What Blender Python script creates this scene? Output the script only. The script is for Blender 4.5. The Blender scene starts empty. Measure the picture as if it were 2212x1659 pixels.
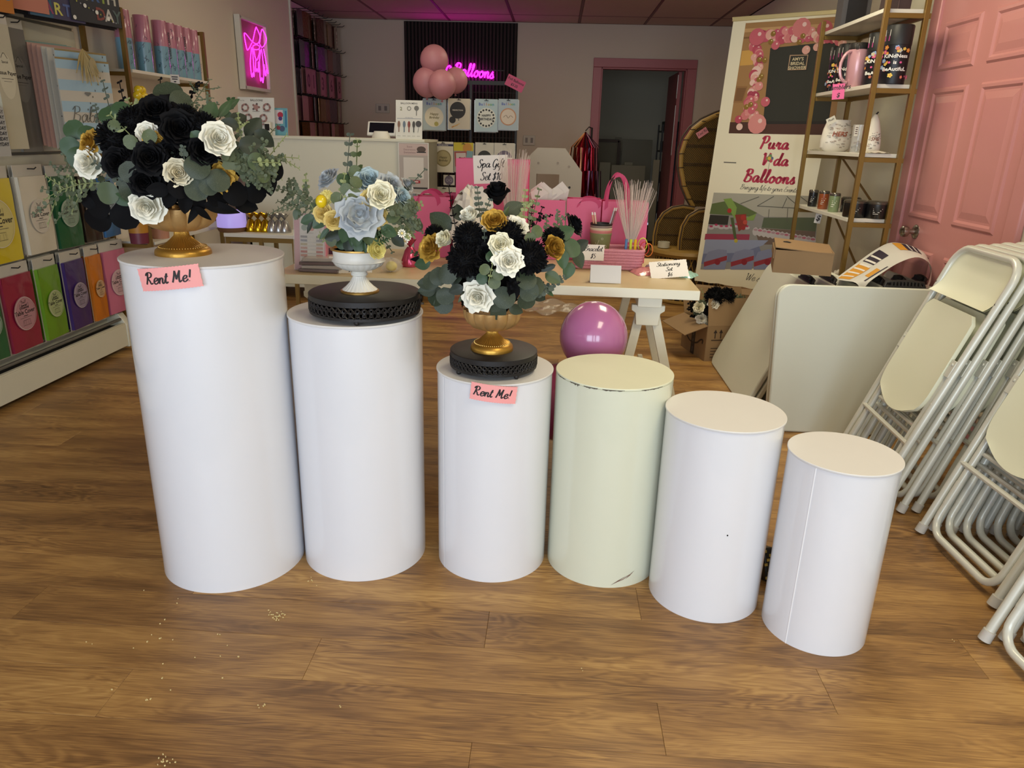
import bpy, bmesh, math, random
from mathutils import Vector, Matrix, Euler
random.seed(7)
S = bpy.context.scene
COL = S.collection
PI = math.pi
# ------------------------------------------------------------------ camera
CAMR = Matrix(((0.99788270, -0.04378749, 0.04809135), (0.05959721, 0.31951602, -0.94570486), (0.02604409, 0.94656863, 0.32144912)))
CAMP = Vector((0, 0, 1.23)); FPX = 1571.2
cam = bpy.data.objects.new('camera', bpy.data.cameras.new('camera')); COL.objects.link(cam)
cam.matrix_world = Matrix.Translation(CAMP) @ CAMR.to_4x4()
cam.data.sensor_width = 36; cam.data.lens = 36 * FPX / 2212; cam.data.clip_start = .05
S.camera = cam
# ------------------------------------------------------------------ colour management, world, daylight
S.view_settings.view_transform = 'Standard'; S.view_settings.look = 'None'
S.view_settings.exposure = 0.0; S.view_settings.gamma = 1; S.view_settings.use_curve_mapping = False
W = bpy.data.worlds.new('world'); S.world = W; W.use_nodes = True
W.node_tree.nodes['Background'].inputs[0].default_value = (.72, .82, 1, 1)
W.node_tree.nodes['Background'].inputs[1].default_value = .6
def area(name, loc, rot, sx, sy, power, col):
    d = bpy.data.lights.new(name, 'AREA'); d.shape = 'RECTANGLE'; d.size = sx; d.size_y = sy; d.energy = power; d.color = col
    o = bpy.data.objects.new(name, d); COL.objects.link(o); o.location = loc; o.rotation_euler = rot; return o
area('daylight_window_left', (-1.35, -2.62, 1.1), (PI / 2, 0, 0), 1.7, 1.8, 84, (.74, .86, 1))
area('daylight_window_right', (1.1, -2.62, 1.1), (PI / 2, 0, 0), 1.0, 1.8, 52, (.74, .86, 1))
area('daylight_shop_door', (.05, -2.62, 1.05), (PI / 2, 0, 0), .30, 2.0, 22, (.78, .89, 1))
WARM = (1, .92, .66)
CEIL_LAMPS = [((.85, .75, 2.41), 22), ((.85, 3.55, 2.41), 24), ((-1.1, 4.9, 2.41), 7), ((.3, 6.5, 2.41), 13)]   # built with the ceiling; the last two are added to brighten counter and rear
# ------------------------------------------------------------------ helpers
def ray(px, py):
    return CAMR @ Vector(((px - 1106) / FPX, -(py - 829.5) / FPX, -1))
def onx(px, py, x): v = ray(px, py); return CAMP + v * (x / v.x)
def ony(px, py, y): v = ray(px, py); return CAMP + v * (y / v.y)
def onz(px, py, z=0): v = ray(px, py); return CAMP + v * ((z - CAMP.z) / v.z)
def lin(c):
    if isinstance(c, str): c = [int(c[i:i + 2], 16) for i in (0, 2, 4)]
    return tuple(((v / 255 / 12.92) if v / 255 <= .04045 else ((v / 255 + .055) / 1.055) ** 2.4) for v in c) + (1,)
MATS = {}
def mat(name, col, rough=.5, metal=0, var=0, vscale=8, bump=0, bscale=60, coat=0, emit=0, trans=0, sheen=0, alpha=1, spec=.5, sub=0):
    if name in MATS: return MATS[name]
    m = bpy.data.materials.new(name); m.use_nodes = True; nt = m.node_tree; b = nt.nodes['Principled BSDF']
    c = lin(col); b.inputs['Base Color'].default_value = c; b.inputs['Roughness'].default_value = rough; b.inputs['Metallic'].default_value = metal
    b.inputs['Coat Weight'].default_value = coat; b.inputs['Coat Roughness'].default_value = .05
    b.inputs['Specular IOR Level'].default_value = spec
    b.inputs['Transmission Weight'].default_value = trans; b.inputs['Alpha'].default_value = alpha
    if sheen: b.inputs['Sheen Weight'].default_value = sheen
    if emit: b.inputs['Emission Color'].default_value = c; b.inputs['Emission Strength'].default_value = emit
    tc = None
    if var or bump:
        tc = nt.nodes.new('ShaderNodeTexCoord')
    if var:
        n = nt.nodes.new('ShaderNodeTexNoise'); n.inputs['Scale'].default_value = vscale; n.inputs['Detail'].default_value = 4
        nt.links.new(tc.outputs['Object'], n.inputs['Vector'])
        r = nt.nodes.new('ShaderNodeMapRange'); r.inputs['To Min'].default_value = 1 - var; r.inputs['To Max'].default_value = 1 + var
        nt.links.new(n.outputs['Fac'], r.inputs['Value'])
        mx = nt.nodes.new('ShaderNodeVectorMath'); mx.operation = 'SCALE'; mx.inputs[0].default_value = c[:3]
        nt.links.new(r.outputs[0], mx.inputs['Scale']); nt.links.new(mx.outputs[0], b.inputs['Base Color'])
    if bump:
        n = nt.nodes.new('ShaderNodeTexNoise'); n.inputs['Scale'].default_value = bscale; n.inputs['Detail'].default_value = 3
        nt.links.new(tc.outputs['Object'], n.inputs['Vector'])
        bp = nt.nodes.new('ShaderNodeBump'); bp.inputs['Strength'].default_value = bump; bp.inputs['Distance'].default_value = .01
        nt.links.new(n.outputs['Fac'], bp.inputs['Height']); nt.links.new(bp.outputs[0], b.inputs['Normal'])
    MATS[name] = m; return m
def flat(col, rough=.6): return mat('print_' + (col if isinstance(col, str) else '%02x%02x%02x' % tuple(col)), col, rough)

class B:
    """collects geometry for ONE mesh object"""
    def __init__(s): s.v = []; s.f = []; s.m = []; s.mi = 0; s.T = None
    def add(s, vs, fs):
        o = len(s.v)
        s.v += [tuple(s.T @ Vector(p)) for p in vs] if s.T is not None else [tuple(p) for p in vs]
        s.f += [tuple(o + i for i in f) for f in fs]; s.m += [s.mi] * len(fs); return s
    def box(s, c, d, R=None):
        h = [x / 2 for x in d]; vs = []
        for k in range(8):
            p = Vector((h[0] * (1 if k & 1 else -1), h[1] * (1 if k & 2 else -1), h[2] * (1 if k & 4 else -1)))
            if R is not None: p = R @ p
            vs.append(p + Vector(c))
        return s.add(vs, [(0, 2, 3, 1), (4, 5, 7, 6), (0, 1, 5, 4), (2, 6, 7, 3), (0, 4, 6, 2), (1, 3, 7, 5)])
    def bar(s, a, b, w, t, up=(0, 0, 1)):
        a = Vector(a); b = Vector(b); z = (b - a).normalized(); u = Vector(up)
        if abs(z.dot(u)) > .98: u = Vector((1, 0, 0))
        x = u.cross(z).normalized(); y = z.cross(x)
        return s.box((a + b) / 2, (w, t, (b - a).length), Matrix((x, y, z)).transposed())
    def lathe(s, prof, n=32, c=(0, 0, 0), wob=None, sy=1):
        vs = []; fs = []; c = Vector(c); k = len(prof)
        for i in range(n):
            a = 2 * PI * i / n
            for (r, z) in prof:
                q = r * (wob(a, z) if wob else 1)
                vs.append(c + Vector((q * math.cos(a), q * math.sin(a) * sy, z)))
        for i in range(n):
            j = (i + 1) % n
            for q in range(k - 1):
                fs.append((i * k + q, j * k + q, j * k + q + 1, i * k + q + 1))
        s.add(vs, fs)
        for q, flip in ((0, 1), (k - 1, 0)):
            if prof[q][0] > 1e-4:
                o = len(s.v) - n * k; f = [o + i * k + q for i in range(n)]
                s.f.append(tuple(f[::-1] if flip else f)); s.m.append(s.mi)
        return s
    def cyl(s, a, b, r, n=12, r2=None):
        a = Vector(a); b = Vector(b); return s.tube([a, b], [r, r if r2 is None else r2], n)
    def tube(s, pts, r, n=8, closed=False, cap=True):
        pts = [Vector(p) for p in pts]; N = len(pts); rs = r if isinstance(r, (list, tuple)) else [r] * N
        vs = []; fs = []; prev = None
        for i, p in enumerate(pts):
            t = (pts[(i + 1) % N] - pts[i - 1]) if closed else (pts[min(i + 1, N - 1)] - pts[max(i - 1, 0)])
            t = t.normalized() if t.length > 1e-9 else Vector((0, 0, 1))
            if prev is None:
                u = Vector((0, 0, 1)) if abs(t.z) < .9 else Vector((1, 0, 0))
                u = (u - t * u.dot(t)).normalized()
            else:
                u = prev - t * prev.dot(t); u = u.normalized() if u.length > 1e-6 else Vector((1, 0, 0))
            prev = u; w = t.cross(u)
            for k in range(n):
                a = 2 * PI * k / n; vs.append(p + (u * math.cos(a) + w * math.sin(a)) * rs[i])
        for i in range(N if closed else N - 1):
            j = (i + 1) % N
            for k in range(n):
                l = (k + 1) % n; fs.append((i * n + k, i * n + l, j * n + l, j * n + k))
        if cap and not closed:
            fs.append(tuple(range(n))[::-1]); fs.append(tuple((N - 1) * n + k for k in range(n)))
        return s.add(vs, fs)
    def prism(s, poly, d, M=None):
        """polygon in (x,z), extruded from y=0 to y=d"""
        n = len(poly); a = sum(poly[i][0] * poly[(i + 1) % n][1] - poly[(i + 1) % n][0] * poly[i][1] for i in range(n))
        if a < 0: poly = poly[::-1]
        vs = [Vector((x, 0, z)) for x, z in poly] + [Vector((x, d, z)) for x, z in poly]
        if M is not None: vs = [M @ p for p in vs]
        fs = [tuple(range(n)), tuple(range(2 * n - 1, n - 1, -1))] + [(i, n + i, n + (i + 1) % n, (i + 1) % n) for i in range(n)]
        if d < 0: fs = [f[::-1] for f in fs]
        return s.add(vs, fs)
    def ball(s, c, r, n=16, sz=1, M=None):
        k = max(4, n // 2); prof = [(math.sin(PI * i / k) * r, -math.cos(PI * i / k) * r * sz) for i in range(k + 1)]
        prof[0] = (1e-5, prof[0][1]); prof[-1] = (1e-5, prof[-1][1])
        o = len(s.v); s.lathe(prof, n)
        for i in range(o, len(s.v)):
            p = Vector(s.v[i]); p = (M @ p if M is not None else p) + Vector(c); s.v[i] = tuple(p)
        return s
    def grid(s, fn, nu, nv):
        vs = [fn(i / nu, j / nv) for i in range(nu + 1) for j in range(nv + 1)]
        fs = [(i * (nv + 1) + j, (i + 1) * (nv + 1) + j, (i + 1) * (nv + 1) + j + 1, i * (nv + 1) + j + 1) for i in range(nu) for j in range(nv)]
        return s.add(vs, fs)
    def mesh(s, name, smooth=.7):
        me = bpy.data.meshes.new(name); me.from_pydata(s.v, [], s.f)
        me.polygons.foreach_set('material_index', s.m)
        if smooth:
            me.polygons.foreach_set('use_smooth', [True] * len(s.f)); me.set_sharp_from_angle(angle=smooth)
        me.update(); return me
def link(name, me, parent=None, loc=(0, 0, 0), rot=(0, 0, 0)):
    o = bpy.data.objects.new(name, me); COL.objects.link(o); o.location = loc; o.rotation_euler = rot
    if parent: o.parent = parent
    return o
def obj(name, b, mats, parent=None, loc=(0, 0, 0), rot=(0, 0, 0), smooth=.7, bev=0):
    me = b.mesh(name, smooth)
    for m in (mats if isinstance(mats, (list, tuple)) else [mats]): me.materials.append(m)
    o = link(name, me, parent, loc, rot)
    if bev:
        md = o.modifiers.new('bevel', 'BEVEL'); md.width = bev; md.segments = 2; md.limit_method = 'ANGLE'
    return o
def share(name, me, m, parent=None, M=None):
    """an object on shared mesh data with its own material"""
    o = bpy.data.objects.new(name, me); COL.objects.link(o)
    if m is not None: o.material_slots[0].link = 'OBJECT'; o.material_slots[0].material = m
    if parent: o.parent = parent
    if M is not None: o.matrix_local = M
    return o
def tag(o, label=None, cat=None, group=None, kind=None):
    if label: o['label'] = label
    if cat: o['category'] = cat
    if group: o['group'] = group
    if kind: o['kind'] = kind
    return o
def empty(name, loc, label, cat, group=None, rz=0, rot=None):
    o = bpy.data.objects.new(name, None); COL.objects.link(o); o.location = loc; o.rotation_euler = rot or (0, 0, rz)
    o.empty_display_size = .05
    return tag(o, label, cat, group)
def copy_tree(o, parent=None):
    c = o.copy(); COL.objects.link(c); c.parent = parent
    for ch in o.children: copy_tree(ch, c)
    return c
ORD = ['first', 'second', 'third', 'fourth', 'fifth', 'sixth', 'seventh', 'eighth', 'ninth', 'tenth', 'eleventh', 'twelfth', 'thirteenth', 'fourteenth']
# ------------------------------------------------------------------ lettering
def spline(pts, n=6):
    if len(pts) < 3: return [Vector((p[0], p[1])) for p in pts]
    P = [Vector((p[0], p[1])) for p in pts]; P = [P[0] * 2 - P[1]] + P + [P[-1] * 2 - P[-2]]; out = []
    for i in range(1, len(P) - 2):
        for k in range(n):
            t = k / n; a, b, c, d = P[i - 1:i + 3]
            out.append(.5 * ((2 * b) + (c - a) * t + (2 * a - 5 * b + 4 * c - d) * t * t + (3 * b - a - 3 * c + d) * t ** 3))
    out.append(P[-2]); return out
G = {  # strokes of a brush-script hand: x-height 1, ascender 2
 'a': (1.08, [[(.85, .8), (.55, 1), (.2, .75), (.1, .35), (.3, .02), (.6, .2), (.87, .9), (.82, .3), (.95, .02), (1.2, .25)]]),
 'b': (.95, [[(0, .3), (.35, 1.3), (.42, 1.9), (.28, 1.95), (.18, 1.3), (.18, .35), (.35, .02), (.68, .12), (.8, .6), (.58, .92), (.35, .7)]]),
 'c': (.82, [[(.78, .8), (.55, 1), (.2, .75), (.1, .35), (.35, 0), (.65, .1), (.95, .35)]]),
 'd': (1.08, [[(.85, .8), (.55, 1), (.2, .75), (.1, .35), (.3, .02), (.6, .2), (.88, .95), (1.0, 2.0), (.87, 1.2), (.82, .3), (.98, .02), (1.2, .25)]]),
 'e': (.82, [[(.08, .4), (.6, .58), (.72, .88), (.48, 1.02), (.2, .75), (.12, .35), (.35, 0), (.65, .1), (.95, .4)]]),
 'f': (.62, [[(.75, 1.85), (.5, 2.0), (.32, 1.5), (.25, .3), (.15, -.6), (-.05, -.8)], [(.0, 1.0), (.62, 1.05)]]),
 'g': (1.08, [[(.85, .8), (.55, 1), (.2, .75), (.1, .35), (.3, .02), (.6, .2), (.88, .95), (.8, -.3), (.5, -.95), (.15, -.8), (.4, -.3), (1.2, .3)]]),
 'h': (1.0, [[(0, .3), (.38, 1.4), (.4, 1.95), (.24, 1.7), (.15, 0)], [(.15, .3), (.5, .95), (.74, .8), (.7, .3), (.85, .02), (1.1, .25)]]),
 'i': (.52, [[(0, .3), (.24, .95), (.2, .3), (.35, .02), (.6, .25)], [(.27, 1.4), (.3, 1.5)]]),
 'l': (.55, [[(0, .3), (.38, 1.3), (.42, 1.95), (.26, 1.85), (.18, .4), (.33, .02), (.62, .28)]]),
 'k': (.95, [[(0, .3), (.38, 1.4), (.4, 1.95), (.24, 1.7), (.15, 0)], [(.7, .95), (.25, .5), (.6, .1), (.95, .15)]]),
 'm': (1.55, [[(0, .4), (.2, .95), (.18, 0)], [(.18, .4), (.45, .95), (.65, .8), (.62, 0)], [(.62, .4), (.95, .95), (1.18, .8), (1.14, .3), (1.3, .02), (1.55, .25)]]),
 'n': (1.02, [[(0, .4), (.2, .95), (.18, 0)], [(.18, .4), (.5, .95), (.75, .8), (.7, .3), (.85, .02), (1.1, .25)]]),
 'o': (.9, [[(.5, 1), (.17, .75), (.12, .3), (.4, 0), (.74, .3), (.74, .75), (.48, 1), (.62, .8), (.98, .85)]]),
 'p': (.98, [[(0, .4), (.22, .95), (.14, -.9)], [(.18, .5), (.5, 1), (.8, .7), (.7, .2), (.4, 0), (.2, .15)], [(.7, .2), (1, .2)]]),
 'r': (.78, [[(0, .4), (.22, 1.02), (.3, .85), (.58, .92), (.5, .6), (.5, .2), (.65, .02), (.88, .25)]]),
 's': (.7, [[(0, .2), (.38, .9), (.45, 1.05), (.42, .8), (.62, .35), (.45, .02), (.1, .1)], [(.5, .05), (.8, .3)]]),
 't': (.58, [[(0, .3), (.3, 1.1), (.36, 1.6), (.24, 1.2), (.18, .4), (.33, .02), (.62, .25)], [(.0, 1.1), (.58, 1.15)]]),
 'u': (1.1, [[(0, .5), (.2, .95), (.16, .3), (.33, .02), (.65, .25), (.82, .95), (.8, .3), (.95, .02), (1.2, .25)]]),
 'v': (.85, [[(0, .7), (.18, .95), (.32, .05), (.68, .9), (.92, .85)]]),
 'w': (1.3, [[(0, .7), (.18, .95), (.22, .2), (.38, .02), (.62, .3), (.7, .9), (.72, .2), (.9, .02), (1.15, .4), (1.18, .95), (1.35, .85)]]),
 'y': (1.05, [[(0, .5), (.2, .95), (.18, .3), (.35, .05), (.65, .3), (.84, .95), (.78, -.3), (.45, -.95), (.12, -.75), (.4, -.25), (1.15, .3)]]),
 'B': (1.25, [[(.4, 1.9), (.3, .9), (.12, 0)], [(.05, 1.5), (.4, 1.95), (.95, 1.85), (.98, 1.35), (.45, 1.05), (1.05, .8), (1.0, .2), (.5, -.02), (.1, .1)]]),
 'C': (1.1, [[(1.05, 1.6), (.8, 1.95), (.35, 1.6), (.12, .8), (.3, .1), (.7, 0), (1.1, .4)]]),
 'D': (1.3, [[(.4, 1.9), (.3, .9), (.15, .05)], [(0, 1.6), (.5, 1.98), (1.1, 1.6), (1.15, .7), (.7, .05), (.1, .05)]]),
 'E': (1.05, [[(1.0, 1.7), (.7, 1.98), (.35, 1.7), (.45, 1.15), (.75, 1.05)], [(.7, 1.05), (.2, .8), (.2, .2), (.6, 0), (1.05, .35)]]),
 'G': (1.2, [[(1.1, 1.6), (.8, 1.95), (.35, 1.6), (.12, .8), (.3, .1), (.7, .1), (1.0, .8)], [(1.0, .9), (.95, .1), (.7, -.5), (.3, -.4)]]),
 'K': (1.2, [[(.45, 1.9), (.3, .9), (.12, 0)], [(1.1, 1.9), (.4, 1.0), (.75, .4), (1.2, .05)]]),
 'M': (1.6, [[(.1, .05), (.32, 1.0), (.45, 1.95)], [(.45, 1.95), (.62, 1.2), (.72, .5)], [(.72, .5), (1.0, 1.3), (1.25, 1.95)], [(1.25, 1.95), (1.16, .8), (1.25, .05), (1.6, .3)]]),
 'P': (1.15, [[(.4, 1.9), (.3, .9), (.12, -.05)], [(.0, 1.5), (.35, 1.95), (.95, 1.9), (1.05, 1.35), (.75, .95), (.35, .95)]]),
 'R': (1.3, [[(.4, 1.9), (.3, .9), (.12, 0)], [(0, 1.45), (.2, 1.85), (.6, 1.98), (1.0, 1.75), (.92, 1.25), (.42, 1.02), (.7, .55), (.95, .05), (1.3, .2)]]),
 'S': (1.05, [[(1.0, 1.6), (.8, 1.95), (.4, 1.75), (.45, 1.25), (.85, .75), (.7, .1), (.25, 0), (.02, .4)]]),
 'T': (1.0, [[(.0, 1.6), (.2, 1.9), (1.1, 1.9)], [(.65, 1.9), (.5, .9), (.35, .05)]]),
 'V': (1.2, [[(.05, 1.6), (.25, 1.9), (.35, .9), (.45, .05), (.85, 1.1), (1.1, 1.95)]]),
 'W': (1.7, [[(.05, 1.6), (.25, 1.9), (.3, .8), (.45, .05), (.75, .9), (.95, 1.7)], [(.95, 1.7), (1.0, .7), (1.1, .05), (1.45, 1.1), (1.65, 1.95)]]),
 '!': (.5, [[(.4, 1.9), (.28, .6)], [(.2, .1), (.22, .02)]]), '$': (.9, [[(.8, 1.4), (.5, 1.6), (.2, 1.3), (.6, .8), (.6, .3), (.3, .1), (.05, .35)], [(.55, 1.9), (.3, -.2)]]),
 '1': (.6, [[(.1, 1.3), (.4, 1.7), (.3, 0)]]), '0': (.9, [[(.5, 1.7), (.15, 1.1), (.15, .4), (.4, 0), (.75, .5), (.75, 1.2), (.5, 1.7)]]),
 '5': (.85, [[(.8, 1.7), (.3, 1.7), (.22, 1.0), (.6, 1.0), (.7, .4), (.4, 0), (.05, .2)]]), '6': (.85, [[(.75, 1.65), (.3, 1.1), (.15, .4), (.4, 0), (.7, .3), (.6, .8), (.2, .6)]]),
 '-': (.6, [[(.1, .6), (.55, .65)]]), ' ': (.55, []),
}
def strokes(s, size, slant=.22, sp=0):
    x = 0; out = []
    for ch in s:
        adv, st = G.get(ch, (.6, []))
        for q in st:
            out.append([Vector(((x + p.x + slant * p.y) * size, p.y * size)) for p in spline(q)])
        x += adv + sp
    return out, x * size
def load_glyphs():
    """outline every character once, at size 1, in two weights"""
    chars = [chr(i) for i in range(33, 127)]; tmp = []; out = {}
    for w_, off in ((0, 0), (1, .022)):
        for ch in chars:
            for body in (ch, ch + '|'):
                cu = bpy.data.curves.new('t', 'FONT'); cu.body = body; cu.size = 1; cu.offset = off; cu.resolution_u = 2
                o = bpy.data.objects.new('t', cu); COL.objects.link(o); tmp.append((w_, ch, len(body), o, cu))
    dg = bpy.context.evaluated_depsgraph_get(); bar = {}
    for w_, ch, n, o, cu in tmp:
        e = o.evaluated_get(dg); me = e.to_mesh(); v = [p.co.to_2d() for p in me.vertices]
        if n == 1: out[w_, ch] = [v, [tuple(p.vertices) for p in me.polygons], 0]
        else: out[w_, ch][2] = max(p.x for p in v)
        e.to_mesh_clear()
    for w_, ch, n, o, cu in tmp: bpy.data.objects.remove(o); bpy.data.curves.remove(cu)
    for w_ in (0, 1):
        bx_ = max(p.x for p in out[w_, '|'][0])
        for ch in chars: out[w_, ch][2] -= bx_
    return out
GLY = load_glyphs()
def text_polys(s, size, bold=0, shear=0, align='CENTER', space=1):
    w_ = 1 if bold / size > .006 else 0; x = 0; V = []; F = []
    for ch in s:
        if ch == ' ': x += .3; continue
        v, f, adv = GLY.get((w_, ch), GLY[w_, '-']); o = len(V); V += [Vector(((x + p.x + shear * p.y) * size, p.y * size)) for p in v]; F += [tuple(o + i for i in q) for q in f]; x += adv
    d = {'CENTER': x * size / 2, 'RIGHT': x * size, 'LEFT': 0}[align]
    return [Vector((p.x - d, p.y)) for p in V], F
class Print:
    """flat print on a card: local x right, z up, faces -y; every shape lies a hair above the last"""
    def __init__(s): s.b = B(); s.mats = []; s.k = 0; s.eps = .00018; s.bend = None
    def _m(s, c):
        m = c if not isinstance(c, (str, tuple, list)) else flat(c)
        if m not in s.mats: s.mats.append(m)
        s.b.mi = s.mats.index(m); s.k += 1; return -s.eps * s.k
    def card(s, w, h, t, c, x=0, z=0):
        s._m(c); s.b.box((x, t / 2, z), (w, t, h)); s.k = 0; return s
    def poly(s, pts, c):
        y = s._m(c); n = len(pts); a = sum(pts[i][0] * pts[(i + 1) % n][1] - pts[(i + 1) % n][0] * pts[i][1] for i in range(n))
        if a < 0: pts = pts[::-1]
        s.b.add([(p[0], y, p[1]) for p in pts], [tuple(range(n))]); return s
    def rect(s, x, z, w, h, c, r=0):
        a = math.cos(r); q = math.sin(r)
        return s.poly([(x + a * i * w / 2 - q * j * h / 2, z + q * i * w / 2 + a * j * h / 2) for i, j in ((-1, -1), (1, -1), (1, 1), (-1, 1))], c)
    def disc(s, x, z, r, c, n=20, rz=None):
        return s.poly([(x + r * math.cos(2 * PI * i / n), z + (rz or r) * math.sin(2 * PI * i / n)) for i in range(n)], c)
    def ring(s, x, z, r0, r1, c, n=28, k=1):
        y = s._m(c); vs = []
        for i in range(n):
            a = 2 * PI * i / n
            for r in (r0, r1): vs.append((x + r * math.cos(a), y, z + r * k * math.sin(a)))
        s.b.add(vs, [(2 * i, 2 * i + 1, (2 * i + 3) % (2 * n), (2 * i + 2) % (2 * n)) for i in range(n)]); return s
    def line(s, pts, w, c, nib=0):
        y = s._m(c); pts = [Vector((p[0], p[1])) for p in pts]; vs = []
        for i, p in enumerate(pts):
            t = pts[min(i + 1, len(pts) - 1)] - pts[max(i - 1, 0)]
            if t.length < 1e-9: t = Vector((0, 1))
            t.normalize(); nrm = Vector((-t.y, t.x)); h = w / 2
            if nib: h *= (1 - nib) + nib * abs(t.y) ** 1.3
            vs += [(p.x + nrm.x * h, y, p.y + nrm.y * h), (p.x - nrm.x * h, y, p.y - nrm.y * h)]
        s.b.add(vs, [(2 * i, 2 * i + 1, 2 * i + 3, 2 * i + 2) for i in range(len(pts) - 1)]); return s
    def text(s, t, x, z, size, c, bold=0, shear=0, rot=0, align='CENTER', space=1):
        v, f = text_polys(t, size, bold, shear, align, space); y = s._m(c); a = math.cos(rot); q = math.sin(rot)
        s.b.add([(x + a * p.x - q * p.y, y, z + q * p.x + a * p.y) for p in v], f); return s
    def script(s, t, x, z, size, c, w=.2, nib=.6, slant=.22, rot=0, sp=0):
        st, W_ = strokes(t, size, slant, sp); a = math.cos(rot); q = math.sin(rot)
        for k in st:
            k = [Vector((p.x - W_ / 2, p.y)) for p in k]
            s.line([(x + a * p.x - q * p.y, z + q * p.x + a * p.y) for p in k], w * size, c, nib); s.k -= 1
        s.k += 1; return s
    def build(s, name, parent=None, loc=(0, 0, 0), rot=(0, 0, 0)):
        if s.bend:
            s.b.v = [tuple(s.bend(Vector(p))) for p in s.b.v]
        return obj(name, s.b, s.mats, parent, loc, rot, smooth=0)
# ------------------------------------------------------------------ the room
XL, XR, YF, YB, ZC = -2.55, 1.87, -2.75, 8.95, 2.44
XR2 = -2.68
m_left = mat('warm_grey_paint', 'e2d8c8', .75, bump=.04, bscale=120)
m_back = mat('mauve_grey_paint', 'c4b5a6', .8, bump=.04, bscale=120)
m_right = mat('cream_wall_paint', 'd6d0ba', .7, bump=.04, bscale=120)
m_pink = mat('pink_door_paint', 'c58784', .38, bump=.05, bscale=40)
m_pinkd = mat('dusty_rose_paint', 'a05a60', .5)
m_white = mat('white_trim', 'd9d6cb', .5)
m_dark = mat('dark_gap', '1b1714', .9)
def wood_floor():
    m = bpy.data.materials.new('oak_plank'); m.use_nodes = True; nt = m.node_tree; L = nt.links.new; b = nt.nodes['Principled BSDF']
    tc = nt.nodes.new('ShaderNodeTexCoord'); oi = nt.nodes.new('ShaderNodeObjectInfo')
    sc = nt.nodes.new('ShaderNodeVectorMath'); sc.operation = 'SCALE'; sc.inputs[0].default_value = (37, 19, 5); L(oi.outputs['Random'], sc.inputs['Scale'])
    ad = nt.nodes.new('ShaderNodeVectorMath'); ad.operation = 'ADD'; L(tc.outputs['Object'], ad.inputs[0]); L(sc.outputs[0], ad.inputs[1])
    def noise(scale, sx, sy, det, dist=0):
        mp = nt.nodes.new('ShaderNodeMapping'); mp.inputs['Scale'].default_value = (sx, sy, 1); L(ad.outputs[0], mp.inputs['Vector'])
        n = nt.nodes.new('ShaderNodeTexNoise'); n.inputs['Scale'].default_value = scale; n.inputs['Detail'].default_value = det
        n.inputs['Distortion'].default_value = dist; L(mp.outputs[0], n.inputs['Vector']); return n.outputs['Fac']
    def math_(op, a, c, v=None):
        n = nt.nodes.new('ShaderNodeMath'); n.operation = op
        for i, x in enumerate((a, c)):
            if isinstance(x, (int, float)): n.inputs[i].default_value = x
            elif x is not None: L(x, n.inputs[i])
        return n.outputs[0]
    big = noise(2.2, 1.1, 6.5, 3, .6)                       # cathedral field
    rings = math_('SINE', math_('MULTIPLY', big, 70), 0)
    rings = math_('MULTIPLY', math_('ADD', rings, 1), .5)
    rmask = noise(1.6, 1.5, 3, 2)
    streak = noise(3, 3, 130, 6)
    tone = noise(1.5, 1.4, 7, 3)
    v = math_('ADD', math_('MULTIPLY', streak, .55), math_('MULTIPLY', tone, .75))
    v = math_('ADD', v, math_('MULTIPLY', math_('MULTIPLY', rings, math_('POWER', rmask, 2.2)), .42))
    v = math_('ADD', v, math_('MULTIPLY', math_('SUBTRACT', oi.outputs['Random'], .5), .10))
    cr = nt.nodes.new('ShaderNodeValToRGB'); e = cr.color_ramp.elements
    e[0].position = .42; e[0].color = lin('5c4022'); e[1].position = 1.0; e[1].color = lin('c29a5c')
    x = e.new(.60); x.color = lin('825d34'); x = e.new(.78); x.color = lin('a57c46')
    L(v, cr.inputs['Fac']); L(cr.outputs[0], b.inputs['Base Color'])
    b.inputs['Roughness'].default_value = .42
    bp = nt.nodes.new('ShaderNodeBump'); bp.inputs['Strength'].default_value = .12; bp.inputs['Distance'].default_value = .004; L(streak, bp.inputs['Height']); L(bp.outputs[0], b.inputs['Normal'])
    return m
m_wood = wood_floor()
floor = tag(obj('floor', B().box(((XL + XR) / 2, 4.4, -.06), (XR - XL + .6, 14.4, .1)), mat('floor_base', '4a3524', .8)), kind='structure')
PW, PL = .152, 1.246
def plank_mesh(l):
    b = B(); w = PW / 2 - .0003; h = l / 2 - .0003; c = .0007
    b.add([(-h, -w, -.009), (h, -w, -.009), (h, w, -.009), (-h, w, -.009), (-h, -w, -c), (h, -w, -c), (h, w, -c), (-h, w, -c), (-h + c, -w + c, 0), (h - c, -w + c, 0), (h - c, w - c, 0), (-h + c, w - c, 0)],
          [(8, 9, 10, 11), (4, 5, 9, 8), (5, 6, 10, 9), (6, 7, 11, 10), (7, 4, 8, 11), (0, 1, 5, 4), (1, 2, 6, 5), (2, 3, 7, 6), (3, 0, 4, 7)])
    me = b.mesh('plank', 0); me.materials.append(m_wood); return me
PM = {}
starts = {0: .286, 1: .697, 2: -.13, 3: .283, -1: -.127, -2: .5}
for r in range(-3, 51):
    y = 1.224 + PW * (r + .5)
    if y + PW / 2 > YB: break
    x0 = starts.get(r, random.uniform(0, PL)); x0 -= PL * math.ceil((x0 - XL) / PL)
    while x0 < XR:
        a, c = max(x0, XL + .004), min(x0 + PL, XR - .004)
        if c - a > .02:
            k = round(c - a, 3)
            if k not in PM: PM[k] = plank_mesh(k)
            link('plank', PM[k], floor, ((a + c) / 2, y, 0))
        x0 += PL
def wall(name, b, m): return tag(obj(name, b, m, smooth=0), kind='structure')
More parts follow.
